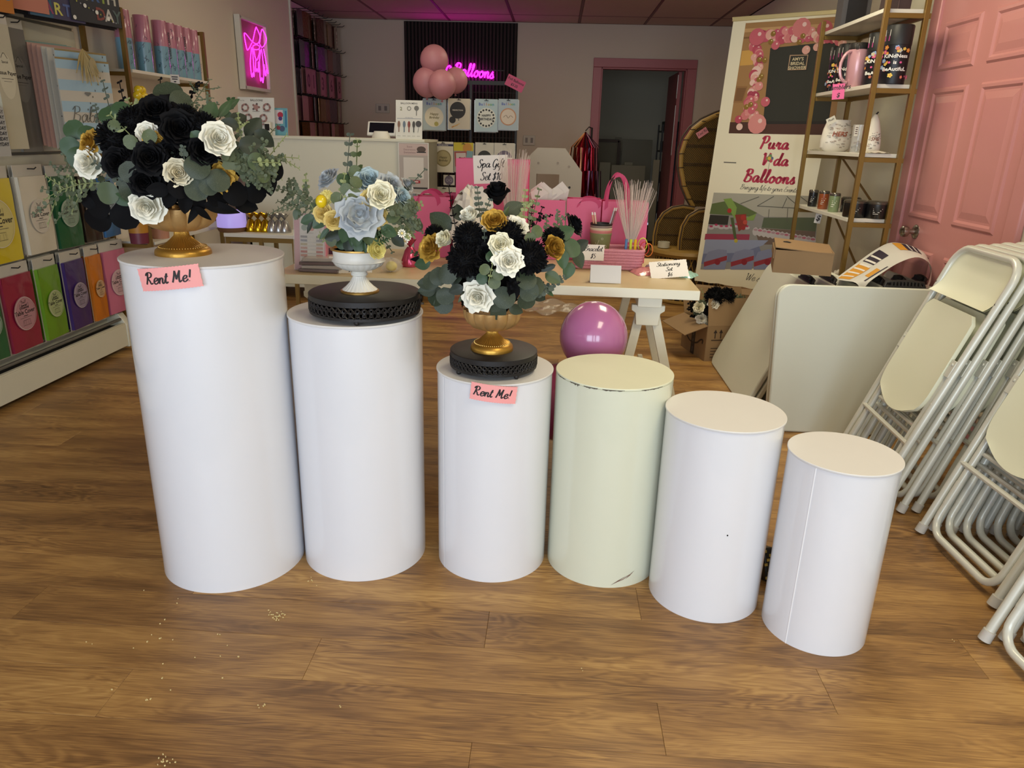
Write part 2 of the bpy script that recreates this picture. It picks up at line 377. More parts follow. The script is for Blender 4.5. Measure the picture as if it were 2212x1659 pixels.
wall('wall_left', B().box((XL - .2, (YF + 7.4) / 2, ZC / 2), (.4, 7.4 - YF, ZC)).box((XR2 - .14, (7.4 + YB + .1) / 2, ZC / 2), (.28, YB + .1 - 7.4, ZC)), m_left)
tag(obj('trim_1', B().box((XL - .02, 7.405, ZC / 2), (.07, .03, ZC - .002)), m_white), kind='structure')
dx0, dx1, dz = .459, 1.415, 2.0
wall('wall_back', B().box(((XR2 + dx0) / 2, YB + .06, ZC / 2), (dx0 - XR2, .12, ZC)).box(((dx1 + XR + .3) / 2, YB + .06, ZC / 2), (XR + .3 - dx1, .12, ZC)).box(((dx0 + dx1) / 2, YB + .06, (dz + ZC) / 2), (dx1 - dx0, .12, ZC - dz)), m_back)
wall('wall_right', B().box((XR + .1, (YF + YB) / 2, ZC / 2), (.2, YB - YF, ZC)), m_right)
wb = B()
for x, w in ((-2.42, .34), (-.30, .32), (.40, .32), (1.74, .28)): wb.box((x, YF - .05, ZC / 2), (w, .1, ZC))
wb.box((-.3, YF - .05, .09), (4.4, .1, .18)).box((-.3, YF - .05, 2.22), (4.4, .1, .44))
wall('wall_front', wb, m_left)
fr = B()
for x in (-2.22, -.49, .58, 1.62): fr.box((x, YF - .05, 1.1), (.06, .07, 1.84))
for z in (.2, 1.98): fr.box((-1.35, YF - .05, z), (1.76, .07, .05)).box((1.1, YF - .05, z), (1.06, .07, .05))
tag(obj('window_1', fr, mat('window_aluminium', '8f9294', .35, .8)), kind='structure')
# back room behind the doorway
wall('wall_storeroom', B().box((.9, 11.9, ZC / 2), (4.2, .1, ZC)).box((-1.1, 10.5, ZC / 2), (.1, 2.8, ZC)).box((2.6, 10.5, ZC / 2), (.1, 2.8, ZC)), mat('storeroom_paint', 'b5ad96', .85))
# suspended ceiling
m_tile = mat('ceiling_tile', 'b89c92', .9, var=.06, vscale=3, bump=.1, bscale=250)
ceil = tag(obj('ceiling', B().box((0, 4.6, ZC + .06), (6, 15, .08)), mat('ceiling_slab', '6a5650', .9)), kind='structure')
TX, TY = .72, 1.25
cols = [-2.68, -1.98, -1.26, -.54, .18, .90, 1.62, 1.87]
rows = [8.95, 8.42, 7.17, 5.92, 4.67]
for i in range(len(cols) - 1):
    for j in range(len(rows) - 1):
        a, c, d, e = cols[i] + .014, cols[i + 1] - .014, rows[j + 1] + .014, rows[j] - .014
        obj('ceiling_panel', B().box(((a + c) / 2, (d + e) / 2, ZC + .011), (c - a, e - d, .02)), m_tile, ceil, bev=.003)
g = mat('ceiling_grid_bar', '6b3f42', .6)
for x in cols[1:-1]: obj('grid_bar', B().box((x, 6.8, ZC + .004), (.024, 4.28, .01)), g, ceil)
for y in rows[1:]: obj('grid_bar', B().box((-.4, y, ZC + .005), (4.5, .024, .01)), g, ceil)
wall('ceiling_front', B().box((-.35, .95, ZC + .012), (4.7, 7.4, .02)), m_tile)
for i, (p, pw) in enumerate(CEIL_LAMPS):
    t = empty('ceiling_light', p, 'recessed warm ceiling light panel over the %s' % ('front of the shop', 'folding tables', 'counter side of the shop, added as fill', 'rear of the shop, added as fill')[i], 'ceiling light', 'ceiling light panels')
    obj('frame', B().box((0, 0, .018), (.62, 1.22, .02)), m_white, t); obj('diffuser', B().box((0, 0, .006), (.56, 1.16, .006)), mat('warm_diffuser', 'ffe6c4', .5, emit=1.2), t)
    a_ = area('ceiling_lamp', (0, 0, -.004), (0, 0, 0), .56, 1.16, pw, WARM); a_.parent = t
# pink door frame at the back, door leaf swung open behind it
d1 = B().box((.412, YB - .012, 1.0), (.094, .03, 2.0)).box((1.466, YB - .012, 1.0), (.103, .03, 2.0)).box((.9415, YB - .012, 2.048), (1.153, .03, .094))
d1.box((.465, YB + .06, 1.0), (.02, .13, 2.0)).box((1.409, YB + .06, 1.0), (.02, .13, 2.0)).box((.937, YB + .06, 1.992), (.96, .13, .018))
tag(obj('door_1', d1, m_pinkd, bev=.004), kind='structure')
dl = empty('door_leaf', (1.385, YB + .14, 0), 'dark rose door leaf standing open inside the back doorway', 'door')
obj('panel', B().box((-.02, .4, 1.0), (.04, .8, 1.97)), m_pinkd, dl, bev=.003)
[obj('hinge', B().box((-.043, .01, z), (.006, .02, .1)), mat('steel', 'b5b5b2', .3, 1), dl) for z in (1.75, .25)]
[obj('edge_guard', B().box((-.043, .0, z), (.006, .012, h)), mat('pale_steel', 'd5d8da', .35, .6), dl) for z, h in ((1.35, .55), (1.85, .2))]
# ------------------------------------------------------------------ the pink six-panel door on the right wall
YD0, YD1 = 3.06, 4.17   # outer trim edges along the wall
dr = tag(obj('door_2', B().box((XR - .006, (YD0 + YD1) / 2, 1.02), (.012, YD1 - YD0 - .18, 2.04)), m_pink), kind='structure')
obj('casing', B().box((XR - .014, YD1 - .045, 1.04), (.028, .09, 2.08)).box((XR - .014, YD0 + .045, 1.04), (.028, .09, 2.08)).box((XR - .014, (YD0 + YD1) / 2, 2.1), (.028, YD1 - YD0, .09)), m_pink, dr, bev=.006)
def door_panel(y0, y1, z0, z1):
    b = B(); s = .035; e = .0155
    def rect(d, x): return [(x, y0 + d, z0 + d), (x, y1 - d, z0 + d), (x, y1 - d, z1 - d), (x, y0 + d, z1 - d)]
    seq = [(-.022, XR - .012), (-.012, XR - .021), (0, XR - .021), (.010, XR - .013), (.02, XR - .013), (.05, XR - .0195)]
    vs = []
    for d, x in seq: vs += rect(d, x)
    fs = []
    for k in range(len(seq) - 1):
        for i in range(4):
            j = (i + 1) % 4; fs.append((4 * k + j, 4 * k + i, 4 * k + 4 + i, 4 * k + 4 + j))
    n = 4 * (len(seq) - 1); fs.append((n + 3, n + 2, n + 1, n))
    b.add(vs, fs); obj('raised_panel', b, m_pink, dr, smooth=0)
for (a, c) in ((3.26, 3.56), (3.71, 4.0)):
    for (z0, z1) in ((.18, .72), (.91, 1.49), (1.61, 1.79)): door_panel(a, c, z0, z1)
k = B(); kp = onx(1962, 500, XR - .05); steel = mat('brushed_nickel', 'a8a49b', .28, 1)
kt = B(); kt.T = Matrix.Translation((XR - .012, kp.y, kp.z)) @ Matrix.Rotation(-PI / 2, 4, 'Y')
kt.lathe([(.036, 0), (.036, .004), (.03, .009), (.014, .012), (.011, .03), (.013, .036), (.024, .042), (.029, .055), (.027, .068), (.018, .075), (1e-4, .077)], 24)
obj('door_knob', kt, steel, dr)
# ------------------------------------------------------------------ baseboard heater
m_heat = mat('heater_enamel', 'cfcab4', .45, var=.03)
m_grey = mat('grey_metal', '6f6c66', .4, .6)
ht = empty('baseboard_heater', (-2.49, 2.7, 0), 'long cream baseboard heater below the table cover packs', 'heater')
ht.location = (0, 0, 0)
HY0, HY1 = .8, 3.93
HL = HY1 - HY0; HC = (HY0 + HY1) / 2
obj('front_panel', B().box((-2.437, HC, .092), (.012, HL, .125)).box((-2.443, HC, .158), (.02, HL, .008)), m_heat, ht, bev=.002)
obj('back_plate', B().box((-2.542, HC, .11), (.01, HL, .2)).box((-2.515, HC, .208), (.06, HL, .008)), m_heat, ht, bev=.002)
obj('damper', B().tube([(-2.46, HY0, .182), (-2.46, HY1, .182)], .009, 8), m_grey, ht)
fb = B().box((-2.49, HC, .1), (.08, HL - .01, .09))
obj('fins', fb, m_dark, ht)
obj('end_cap', B().prism([(-2.545, .02), (-2.425, .02), (-2.425, .15), (-2.47, .215), (-2.545, .215)], .05, Matrix.Translation((0, HY1, 0))), m_heat, ht, bev=.004)
# ------------------------------------------------------------------ slatwall
sw = empty('slatwall_panel', (XL, 2.5, .25), 'cream slatwall panel behind the hanging packs on the left', 'wall panel'); sw.location = (0, 0, 0)
SY0, SY1 = 1.2, 4.02
m_slat = mat('slatwall_laminate', 'c9c3ae', .45)
obj('backing', B().box((XL + .004, (SY0 + SY1) / 2, 1.35), (.006, SY1 - SY0, 2.1)), mat('slatwall_groove', '6d685c', .7), sw)
for i in range(21):
    obj('slat', B().box((XL + .012, (SY0 + SY1) / 2, .345 + i * .1), (.012, SY1 - SY0, .088)), m_slat, sw, bev=.003)
# ------------------------------------------------------------------ display pillars
def ppm(P):
    """pixels per metre at a point"""
    c = CAMR.transposed() @ (Vector(P) - CAMP); return FPX / -c.z
m_vinyl = mat('white_gloss_vinyl', 'dfdfe2', .30, coat=.8, var=.012, vscale=5)
m_vcream = mat('yellowed_gloss_vinyl', 'd6d8c2', .26, coat=.8, var=.03, vscale=3)
m_disc = mat('white_pillar_lid', 'dbd9d6', .5, var=.015)
m_disccream = mat('yellowed_pillar_lid', 'dfe0c4', .5, var=.05, vscale=6)
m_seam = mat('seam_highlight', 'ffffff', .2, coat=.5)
m_chip = mat('chipped_edge', '5d5648', .8, var=.2, vscale=60)
PIL = [(-.9245, 1.8885, .2017, .914), (-.5425, 1.9648, .1837, .7587), (-.1503, 1.9791, .1643, .6093), (.1902, 1.988, .1665, .6093), (.4752, 1.8385, .1532, .5588), (.7475, 1.7085, .1319, .5086)]
PLAB = ['tallest white display pillar holding the biggest black and white bouquet', 'second tallest white display pillar under the blue and yellow flowers', 'white display pillar with pink price tag and small black cake stand',
        'cream yellowed display pillar with chipped top edge and nothing on it', 'empty white display pillar, second shortest of the row', 'shortest white display pillar at the right end of the row']
for i, (x, y, r, H) in enumerate(PIL):
    t = empty('display_pillar', (x, y, 0), PLAB[i], 'pillar', 'row of cylinder display pillars')
    cream = i == 3
    def dent(a, z, s=i): return 1 + .0022 * math.sin(3 * a + 5 * z + s) * math.sin(7 * z + 2 * a + s) if .03 < z < H - .03 else 1
    prof = [(r, 0.0)] + [(r, H * k / 24) for k in range(1, 24)] + [(r, H - .0065)]
    obj('body', B().lathe(prof, 96, wob=dent), m_vcream if cream else m_vinyl, t)
    e = .0 if cream else .0028
    obj('lid', B().lathe([(r + e - .001, H - .0062), (r + e, H - .005), (r + e, H - .0012), (r + e - .0012, H), (1e-4, H)], 96), m_disccream if cream else m_disc, t)
    ca = math.atan2(-y, -x)
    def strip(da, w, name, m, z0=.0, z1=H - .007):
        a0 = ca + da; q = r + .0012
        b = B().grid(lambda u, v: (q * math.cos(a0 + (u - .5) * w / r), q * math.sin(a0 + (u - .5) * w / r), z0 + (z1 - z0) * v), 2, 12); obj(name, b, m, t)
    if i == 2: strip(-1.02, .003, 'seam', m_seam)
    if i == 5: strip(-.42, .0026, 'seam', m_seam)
    if cream:
        b = B()
        random.seed(3)
        for a, w, h in ((-1.05, .05, .003), (-.72, .02, .004), (-.63, .022, .009), (-.40, .03, .004), (-.30, .02, .006), (-.08, .03, .004), (.05, .045, .003), (.55, .03, .003), (.75, .05, .003)):
            n = 9
            top = [(ca + a + w / r * (k / n - .5), H - .0035) for k in range(n + 1)]
            bot = [(aa, H - .0045 - h * random.random() * math.sin(PI * k / n)) for k, (aa, _) in enumerate(top)]
            vs = [((r + .0009) * math.cos(aa), (r + .0009) * math.sin(aa), z) for aa, z in top + bot]
            vs = [Vector(v) for v in vs]
            b.add(vs, [(k, n + 1 + k, n + 2 + k, k + 1) for k in range(n)])
        obj('chip', b, m_chip, t)
        b = B()
        for a, z, w, h in ((.42, .028, .05, .003), (.33, .022, .04, .002), (.55, .037, .03, .002)):
            b.add([((r + .0012) * math.cos(ca + a + s_ * w / r / 2), (r + .0012) * math.sin(ca + a + s_ * w / r / 2), z + s_ * .012 + q) for s_, q in ((-1, 0), (0, -h), (1, 0), (0, h))], [(0, 1, 2, 3)])
        obj('scuff', b, mat('scuff_mark', '7d5a4c', .8), t)
    if i == 4:
        obj('chip', B().ball(((r + .0002) * math.cos(ca + .3), (r + .0002) * math.sin(ca + .3), .27), .0022, 8), m_dark, t)
# ------------------------------------------------------------------ tags taped to pillars
def cyl_hit(px, py, i):
    cx_, cy_, r, H = PIL[i]; v = ray(px, py); dx, dy = CAMP.x - cx_, CAMP.y - cy_
    a = v.x ** 2 + v.y ** 2; b_ = 2 * (dx * v.x + dy * v.y); c = dx * dx + dy * dy - r * r
    t = (-b_ - math.sqrt(b_ * b_ - 4 * a * c)) / (2 * a); p = CAMP + v * t
    return p, math.atan2(p.y - cy_, p.x - cx_)
def zig(w, h, n=14, d=.0016, top=True):
    pts = []
    for k in range(n + 1): pts.append((-w / 2 + (d if k % 2 else 0), -h / 2 + h * k / n))
    for k in range(1, 3 * n): pts.append((-w / 2 + w * k / (3 * n), h / 2 + (d if k % 2 and top else 0)))
    for k in range(n + 1): pts.append((w / 2 - (d if k % 2 else 0), h / 2 - h * k / n))
    for k in range(1, 3 * n): pts.append((w / 2 - w * k / (3 * n), -h / 2 + (d if k % 2 else 0)))
    return pts
for i, px, py, roll, lab in ((0, 368, 600, .115, 'pink Rent Me tag taped to the tallest pillar'), (2, 1066, 849, -.10, 'pink Rent Me tag taped to the pillar below the small cake stand')):
    p, a = cyl_hit(px, py, i); w, h = (.150, .056) if i == 0 else (.124, .050)
    pr = Print(); pr.eps = .0003; pr._m('f0a09c'); nc = 36
    for sd, yy in ((1, 0), (-1, .0008)):      # front and back of the paper, pinked along every edge
        vs = []
        for k in range(nc + 1):
            x_ = -w / 2 + w * k / nc; zz = .0013 if k % 2 else 0
            for j in range(9): vs.append((x_ + (.0013 if j % 2 and k in (0, nc) else 0) * (1 if k == 0 else -1), yy, (-h / 2 + zz) + (h - 2 * zz) * j / 8))
        fs = [(k * 9 + j, (k + 1) * 9 + j, (k + 1) * 9 + j + 1, k * 9 + j + 1) for k in range(nc) for j in range(8)]
        pr.b.add(vs, fs if sd == 1 else [f[::-1] for f in fs])
    pr.k = 1
    pr.script('Rent Me!', -.004, -h * .2, h * .26, '1c1414', .30, .45, .18, sp=.06)
    rr = .26 if i == 0 else .20
    def bend(q, rr=rr): return Vector((q.x, q.y + q.x * q.x / (2 * rr) + .004 * max(0, -q.z / h) * 0, q.z))
    # subdivide for bending: cards are nearly flat, so only letters and corners move
    pr.bend = bend
    n = Vector((math.cos(a), math.sin(a), 0)); o = pr.build('price_tag', None)
    o.location = p + n * .0075; o.rotation_euler = Euler((0, 0, 0))
    o.matrix_world = Matrix.Translation(p + n * (.0100 if i == 0 else .0085)) @ Matrix.Rotation(a + PI / 2, 4, 'Z') @ Matrix.Rotation(-roll, 4, 'Y') @ Matrix.Rotation(.04, 4, 'X')
    tag(o, lab, 'tag', 'pink rent tags on pillars')
# ------------------------------------------------------------------ black filigree cake stands
m_blk = mat('matt_black_metal', '201d1c', .5, .3, bump=.05, bscale=300)
def cake_stand(c, r, h, label):
    t = empty('cake_stand', c, label, 'cake stand', 'black filigree cake stands')
    fh = .012
    obj('top_plate', B().lathe([(1e-4, h - .004), (r - .002, h - .004), (r - .002, h - .016), (r, h - .016), (r, h - .002), (r - .003, h), (1e-4, h)], 72), m_blk, t)
    obj('base_rim', B().lathe([(r - .004, fh), (r, fh), (r, fh + .008), (r - .004, fh + .008), (r - .004, fh)], 72), m_blk, t)
    z0, z1 = fh + .007, h - .015; n = 54; b = B()
    def P(a, z): return Vector((r * math.cos(a) * .995, r * math.sin(a) * .995, z))
    for k in range(n):
        a0 = 2 * PI * k / n; s = 2 * PI / n
        for d in (1, -1):
            pts = [P(a0 + d * s * 1.6 * u, z0 + (z1 - z0) * u) for u in (0, .25, .5, .75, 1)]
            b.tube(pts, .0021, 4, cap=False)
        # small filigree petals
        for zz, rr in ((z0 + (z1 - z0) * .3, .0042), (z0 + (z1 - z0) * .68, .0042)):
            q = [P(a0 + s * .5 + rr / r * math.cos(x), zz + rr * math.sin(x)) for x in [PI / 4 * j for j in range(8)]]
            b.tube(q, .0017, 4, closed=True)
        b.box(P(a0 + s * .5, (z0 + z1) / 2), (.004, .004, .004), Matrix.Rotation(a0 + s * .5, 3, 'Z') @ Matrix.Rotation(PI / 4, 3, 'X'))
    for zz in (z0 + (z1 - z0) * .5,):
        b.lathe([(r * .993, zz - .0008), (r * .998, zz - .0008), (r * .998, zz + .0008), (r * .993, zz + .0008), (r * .993, zz - .0008)], 72)
    obj('filigree_band', b, m_blk, t, smooth=0)
    obj('inner_sleeve', B().lathe([(r * .93, fh + .006), (r * .93, h - .006)], 48), mat('black_mesh_lining', '161414', .7), t) if False else None
    for k in range(4):
        a = math.radians(-90 + 38 + 90 * k) if r < .14 else math.radians(-85 + 90 * k)
        obj('foot', B().ball((r * .93 * math.cos(a), r * .93 * math.sin(a), .0075), .0075, 12), m_blk, t)
    return t
s2 = cake_stand((PIL[1][0] + .035, PIL[1][1] - .03, PIL[1][3]), .150, .064, 'wide black filigree cake stand under the white urn')
s3 = cake_stand((PIL[2][0] - .003, PIL[2][1] - .022, PIL[2][3]), .122, .058, 'small black filigree cake stand under the gold urn with black flowers')
# ------------------------------------------------------------------ urns
m_gold = mat('antique_gold', 'b58a3c', .38, .85, var=.10, vscale=30, bump=.05, bscale=200)
m_gold2 = mat('antique_gold_wash', 'b8915a', .5, .55, var=.16, vscale=35, bump=.08, bscale=160)
m_urnw = mat('white_distressed_enamel', 'd9d6cc', .42, var=.05, vscale=25)
m_gilt = mat('gilt_rim', 'b08a48', .35, .8)
def urn(base, Rb, Rt, H, label, kind):
    t = empty('flower_urn', base, label, 'urn', 'footed urns')
    n = 14
    fl = lambda a, z: 1 - .085 * abs(math.sin(n * a / 2)) ** .0 * (1 - abs(math.sin(a * n / 2))) ** 1.5
    hb = H * .48
    if kind == 'gold':
        obj('foot', B().lathe([(1e-4, 0), (Rb, 0), (Rb * 1.0, .006), (Rb * .97, .013), (Rb * .86, .019), (Rb * .80, .0205)], 56).lathe([(Rb * .80, .0205), (Rb * .62, .026), (Rb * .42, .038), (Rb * .27, H * .40), (Rb * .25, hb)], 120, wob=lambda a, z: 1 + .03 * math.cos(40 * a)), m_gold, t)
        bd = B()
        for k in range(56): bd.ball((Rb * .83 * math.cos(2 * PI * k / 56), Rb * .83 * math.sin(2 * PI * k / 56), .0205), .0017, 6)
        obj('bead_ring', bd, mat('gold_bead', 'd6b262', .3, .9), t)
        obj('bowl', B().lathe([(1e-4, hb * .97), (Rb * .25, hb), (Rt * .46, hb + .004), (Rt * .70, hb + .012), (Rt * .87, hb + .024), (Rt * .97, hb + .04), (Rt, H - .004), (Rt, H), (Rt * .97, H), (Rt * .9, H - .012), (1e-4, H - .02)], 160, wob=fl), m_gold2, t)
    else:
        obj('foot', B().lathe([(1e-4, 0), (Rb, 0), (Rb, .004), (Rb * .93, .006)], 56), m_gilt, t)
        obj('stem', B().lathe([(Rb * .93, .005), (Rb * .72, .014), (Rb * .5, .026), (Rb * .36, .038), (Rb * .33, .043)], 120, wob=lambda a, z: 1 + .025 * math.cos(24 * a)).lathe([(Rb * .33, .043), (Rb * .42, .045), (Rb * .44, .05), (Rb * .38, .054), (Rb * .36, .058)], 48), m_urnw, t)
        h0 = .056
        obj('bowl', B().lathe([(1e-4, h0), (Rb * .4, h0), (Rt * .6, h0 + .006), (Rt * .86, h0 + .017), (Rt * .93, h0 + .026)], 140, wob=lambda a, z: 1 - .03 * (1 - abs(math.sin(a * 12))) ** 1.5 if z > h0 + .003 else 1)
            .lathe([(Rt * .93, h0 + .026), (Rt * .97, h0 + .028), (Rt * .93, h0 + .031), (Rt * .9, h0 + .04), (Rt * .92, H - .006)], 64), m_urnw, t)
        obj('rim', B().lathe([(Rt * .92, H - .006), (Rt * 1.0, H - .004), (Rt, H), (Rt * .93, H), (Rt * .88, H - .01), (1e-4, H - .02)], 64), m_gilt, t)
    return t
U1 = onz(397, 548, PIL[0][3]); U1.z = PIL[0][3]
U2 = Vector((s2.location.x - .01, s2.location.y - .012, PIL[1][3] + .064))
U3 = Vector((s3.location.x - .005, s3.location.y - .005, PIL[2][3] + .058))
urn(U1, .0705, .097, .122, 'large gold fluted urn on the tallest pillar', 'gold')
urn(U2, .0515, .0735, .118, 'white distressed urn with gilt rim on the wide cake stand', 'white')
urn(U3, .0595, .082, .115, 'smaller gold fluted urn on the small cake stand', 'gold')
# ------------------------------------------------------------------ flowers: shared meshes
def rose_mesh(name, layers, seed, curl=.16, ruff=.03, top=.19, wide=.64):
    """nested cupped petals: (radius, height, petals) from the heart outwards"""
    rnd = random.Random(seed); b = B(); n = len(layers)
    for l, (rl, hl, cnt) in enumerate(layers):
        f = l / max(1, n - 1)
        for k in range(cnt):
            ph = 2 * PI * (k + .37 * l) / cnt + rnd.uniform(-.15, .15); hw = 2 * PI / cnt * (wide if cnt > 2 else .56)
            cv, c3, hk, rk = curl * rnd.uniform(.6, 1.4), rnd.uniform(0, 6), hl * rnd.uniform(.93, 1.07), rl * rnd.uniform(.94, 1.06)
            def fn(u, v):
                s = u * 2 - 1; t = v * (1 - top * abs(s) ** 3.5 + .035 * math.sin(6 * s + c3)); a = ph + s * hw * (.45 + .55 * min(1, v * 1.6))
                rad = rk * (.22 + .78 * math.sin(min(1, t * 1.25) * PI / 2)) * (1 + .09 * s); z = hk * t ** .9 - .12 * f
                if t > .72: q = (t - .72) / .28; rad += cv * q * q * (.25 + .75 * f); z -= .09 * q * q * (.2 + f)
                rad += ruff * math.sin(7 * s + c3) * t * t * (.3 + f)
                return Vector((rad * math.cos(a), rad * math.sin(a), z))
            b.grid(fn, 7, 6)
    b.lathe([(1e-4, -.30), (.10, -.28), (.26, -.12), (.34, .06)], 8)
    me = b.mesh(name, 1.2); me.materials.append(m_white); return me
ROSE = [rose_mesh('rose_bloom', [(.12, .82, 2), (.22, .82, 3), (.34, .80, 3), (.49, .75, 4), (.66, .64, 5), (.84, .48, 5)], 1),
        rose_mesh('rose_bloom_open', [(.11, .74, 2), (.20, .74, 3), (.31, .72, 3), (.45, .66, 4), (.62, .54, 5), (.82, .36, 6)], 5, .2, .04)]
BUD = rose_mesh('rose_bud', [(.12, 1.12, 2), (.22, 1.12, 3), (.34, 1.08, 3), (.47, 1.0, 4), (.58, .86, 4)], 3, .12)
RAN = rose_mesh('ranunculus_bloom', [(.10, .70, 3), (.20, .74, 4), (.32, .74, 4), (.46, .72, 5), (.62, .66, 5), (.78, .54, 6), (.9, .38, 6)], 9, .03, .015)
POPPY = rose_mesh('poppy_bloom', [(.16, .5, 3), (.40, .62, 4), (.66, .48, 5), (.9, .22, 6)], 12, .12, .06, .08, .66)
def pom_mesh():
    rnd = random.Random(4); b = B(); N = 420
    for i in range(N):
        z = 1 - 1.75 * (i + .5) / N; a = i * 2.399963; q = math.sqrt(max(0, 1 - z * z)); d = Vector((q * math.cos(a), q * math.sin(a), z))
        u = d.cross(Vector((0, 0, 1)) if abs(z) < .9 else Vector((1, 0, 0))).normalized(); w = d.cross(u); an = rnd.uniform(0, 6.28); s = u * math.cos(an) + w * math.sin(an); nn = d.cross(s)
        L0, L1 = .6, rnd.uniform(.88, 1.04); k = .06
        b.add([d * L0, d * (L0 + .2) + s * k, d * L1 + s * k * .7 + nn * .05, d * L1 - s * k * .7 + nn * .05, d * (L0 + .2) - s * k], [(0, 1, 2, 3, 4)])
    b.ball((0, 0, 0), .72, 14); me = b.mesh('pompom_bloom', .6); me.materials.append(m_white); return me
POM = pom_mesh()
def leaf_mesh(name, shape, seed=0, fold=.10, curl=.15):
    b = B()
    def fn(u, v):
        s = u * 2 - 1; w = shape(v); return Vector((s * w, v, fold * abs(s) * w - curl * (v - .35) ** 2 + .02 * math.sin(6 * v + seed)))
    b.grid(fn, 6, 9); me = b.mesh(name, 1.2); me.materials.append(m_white); return me
LEAF = {'round': leaf_mesh('round_leaf', lambda v: .50 * math.sqrt(max(0, 1 - (2 * v - 1) ** 2)) * 1.0 + .004, 0, .08, .22),
        'oval': leaf_mesh('oval_leaf', lambda v: .34 * math.sin(PI * v ** .8) ** .75 + .004, 1, .16, .25),
        'lance': leaf_mesh('lance_leaf', lambda v: .17 * math.sin(PI * v ** .7) ** .9 + .003, 2, .2, .3)}
def veined(name, col, vein, rough=.55):
    if name in MATS: return MATS[name]
    m = bpy.data.materials.new(name); m.use_nodes = True; nt = m.node_tree; L = nt.links.new; b = nt.nodes['Principled BSDF']
    tc = nt.nodes.new('ShaderNodeTexCoord'); vo = nt.nodes.new('ShaderNodeTexVoronoi'); vo.feature = 'DISTANCE_TO_EDGE'; vo.inputs['Scale'].default_value = 16; L(tc.outputs['Object'], vo.inputs['Vector'])
    r = nt.nodes.new('ShaderNodeMapRange'); r.inputs['From Max'].default_value = .09; r.inputs['To Min'].default_value = .55; r.inputs['To Max'].default_value = 0; L(vo.outputs['Distance'], r.inputs['Value'])
    mx = nt.nodes.new('ShaderNodeMix'); mx.data_type = 'RGBA'; mx.inputs['A'].default_value = lin(col); mx.inputs['B'].default_value = lin(vein); L(r.outputs[0], mx.inputs['Factor']); L(mx.outputs['Result'], b.inputs['Base Color'])
    b.inputs['Roughness'].default_value = rough; MATS[name] = m; return m
FM = {'black': mat('black_petal', '0a090b', .75, spec=.2), 'white': mat('white_foam_petal', 'eeead8', .6), 'cream': mat('cream_petal', 'ded4b6', .6), 'gold': mat('gold_foil_petal', 'cfa545', .32, .5, bump=.3, bscale=30),
      'bluegrey': mat('dusty_blue_petal', 'adb2b4', .7, var=.08, vscale=3), 'blue': mat('sky_blue_petal', 'a6b9bd', .7, var=.08, vscale=3), 'yellow': mat('yellow_petal', 'efd88a', .65, var=.1, vscale=3), 'paleyellow': mat('pale_yellow_petal', 'ece08e', .65, var=.1, vscale=3),
      'ivory': mat('ivory_petal', 'ece6c8', .6),
      'green': veined('eucalyptus_leaf', '2d3722', '4d573f'), 'lime': veined('skeleton_leaf', '47532f', '747e52'), 'dgreen': mat('dark_green_leaf', '1e2919', .5, var=.15, vscale=4), 'olive': mat('olive_leaf', '3f4d27', .5, var=.15, vscale=4),
      'mid': mat('mid_green_leaf', '304a28', .5, var=.15, vscale=4), 'blackleaf': mat('black_leaf', '090809', .7, spec=.12), 'sage': mat('sage_sprig', '535b41', .65, var=.15, vscale=20), 'pale': mat('pale_green_sprig', '868e5c', .65, var=.1, vscale=20), 'bluegreen': mat('blue_green_sprig', '475043', .65, var=.12, vscale=20)}
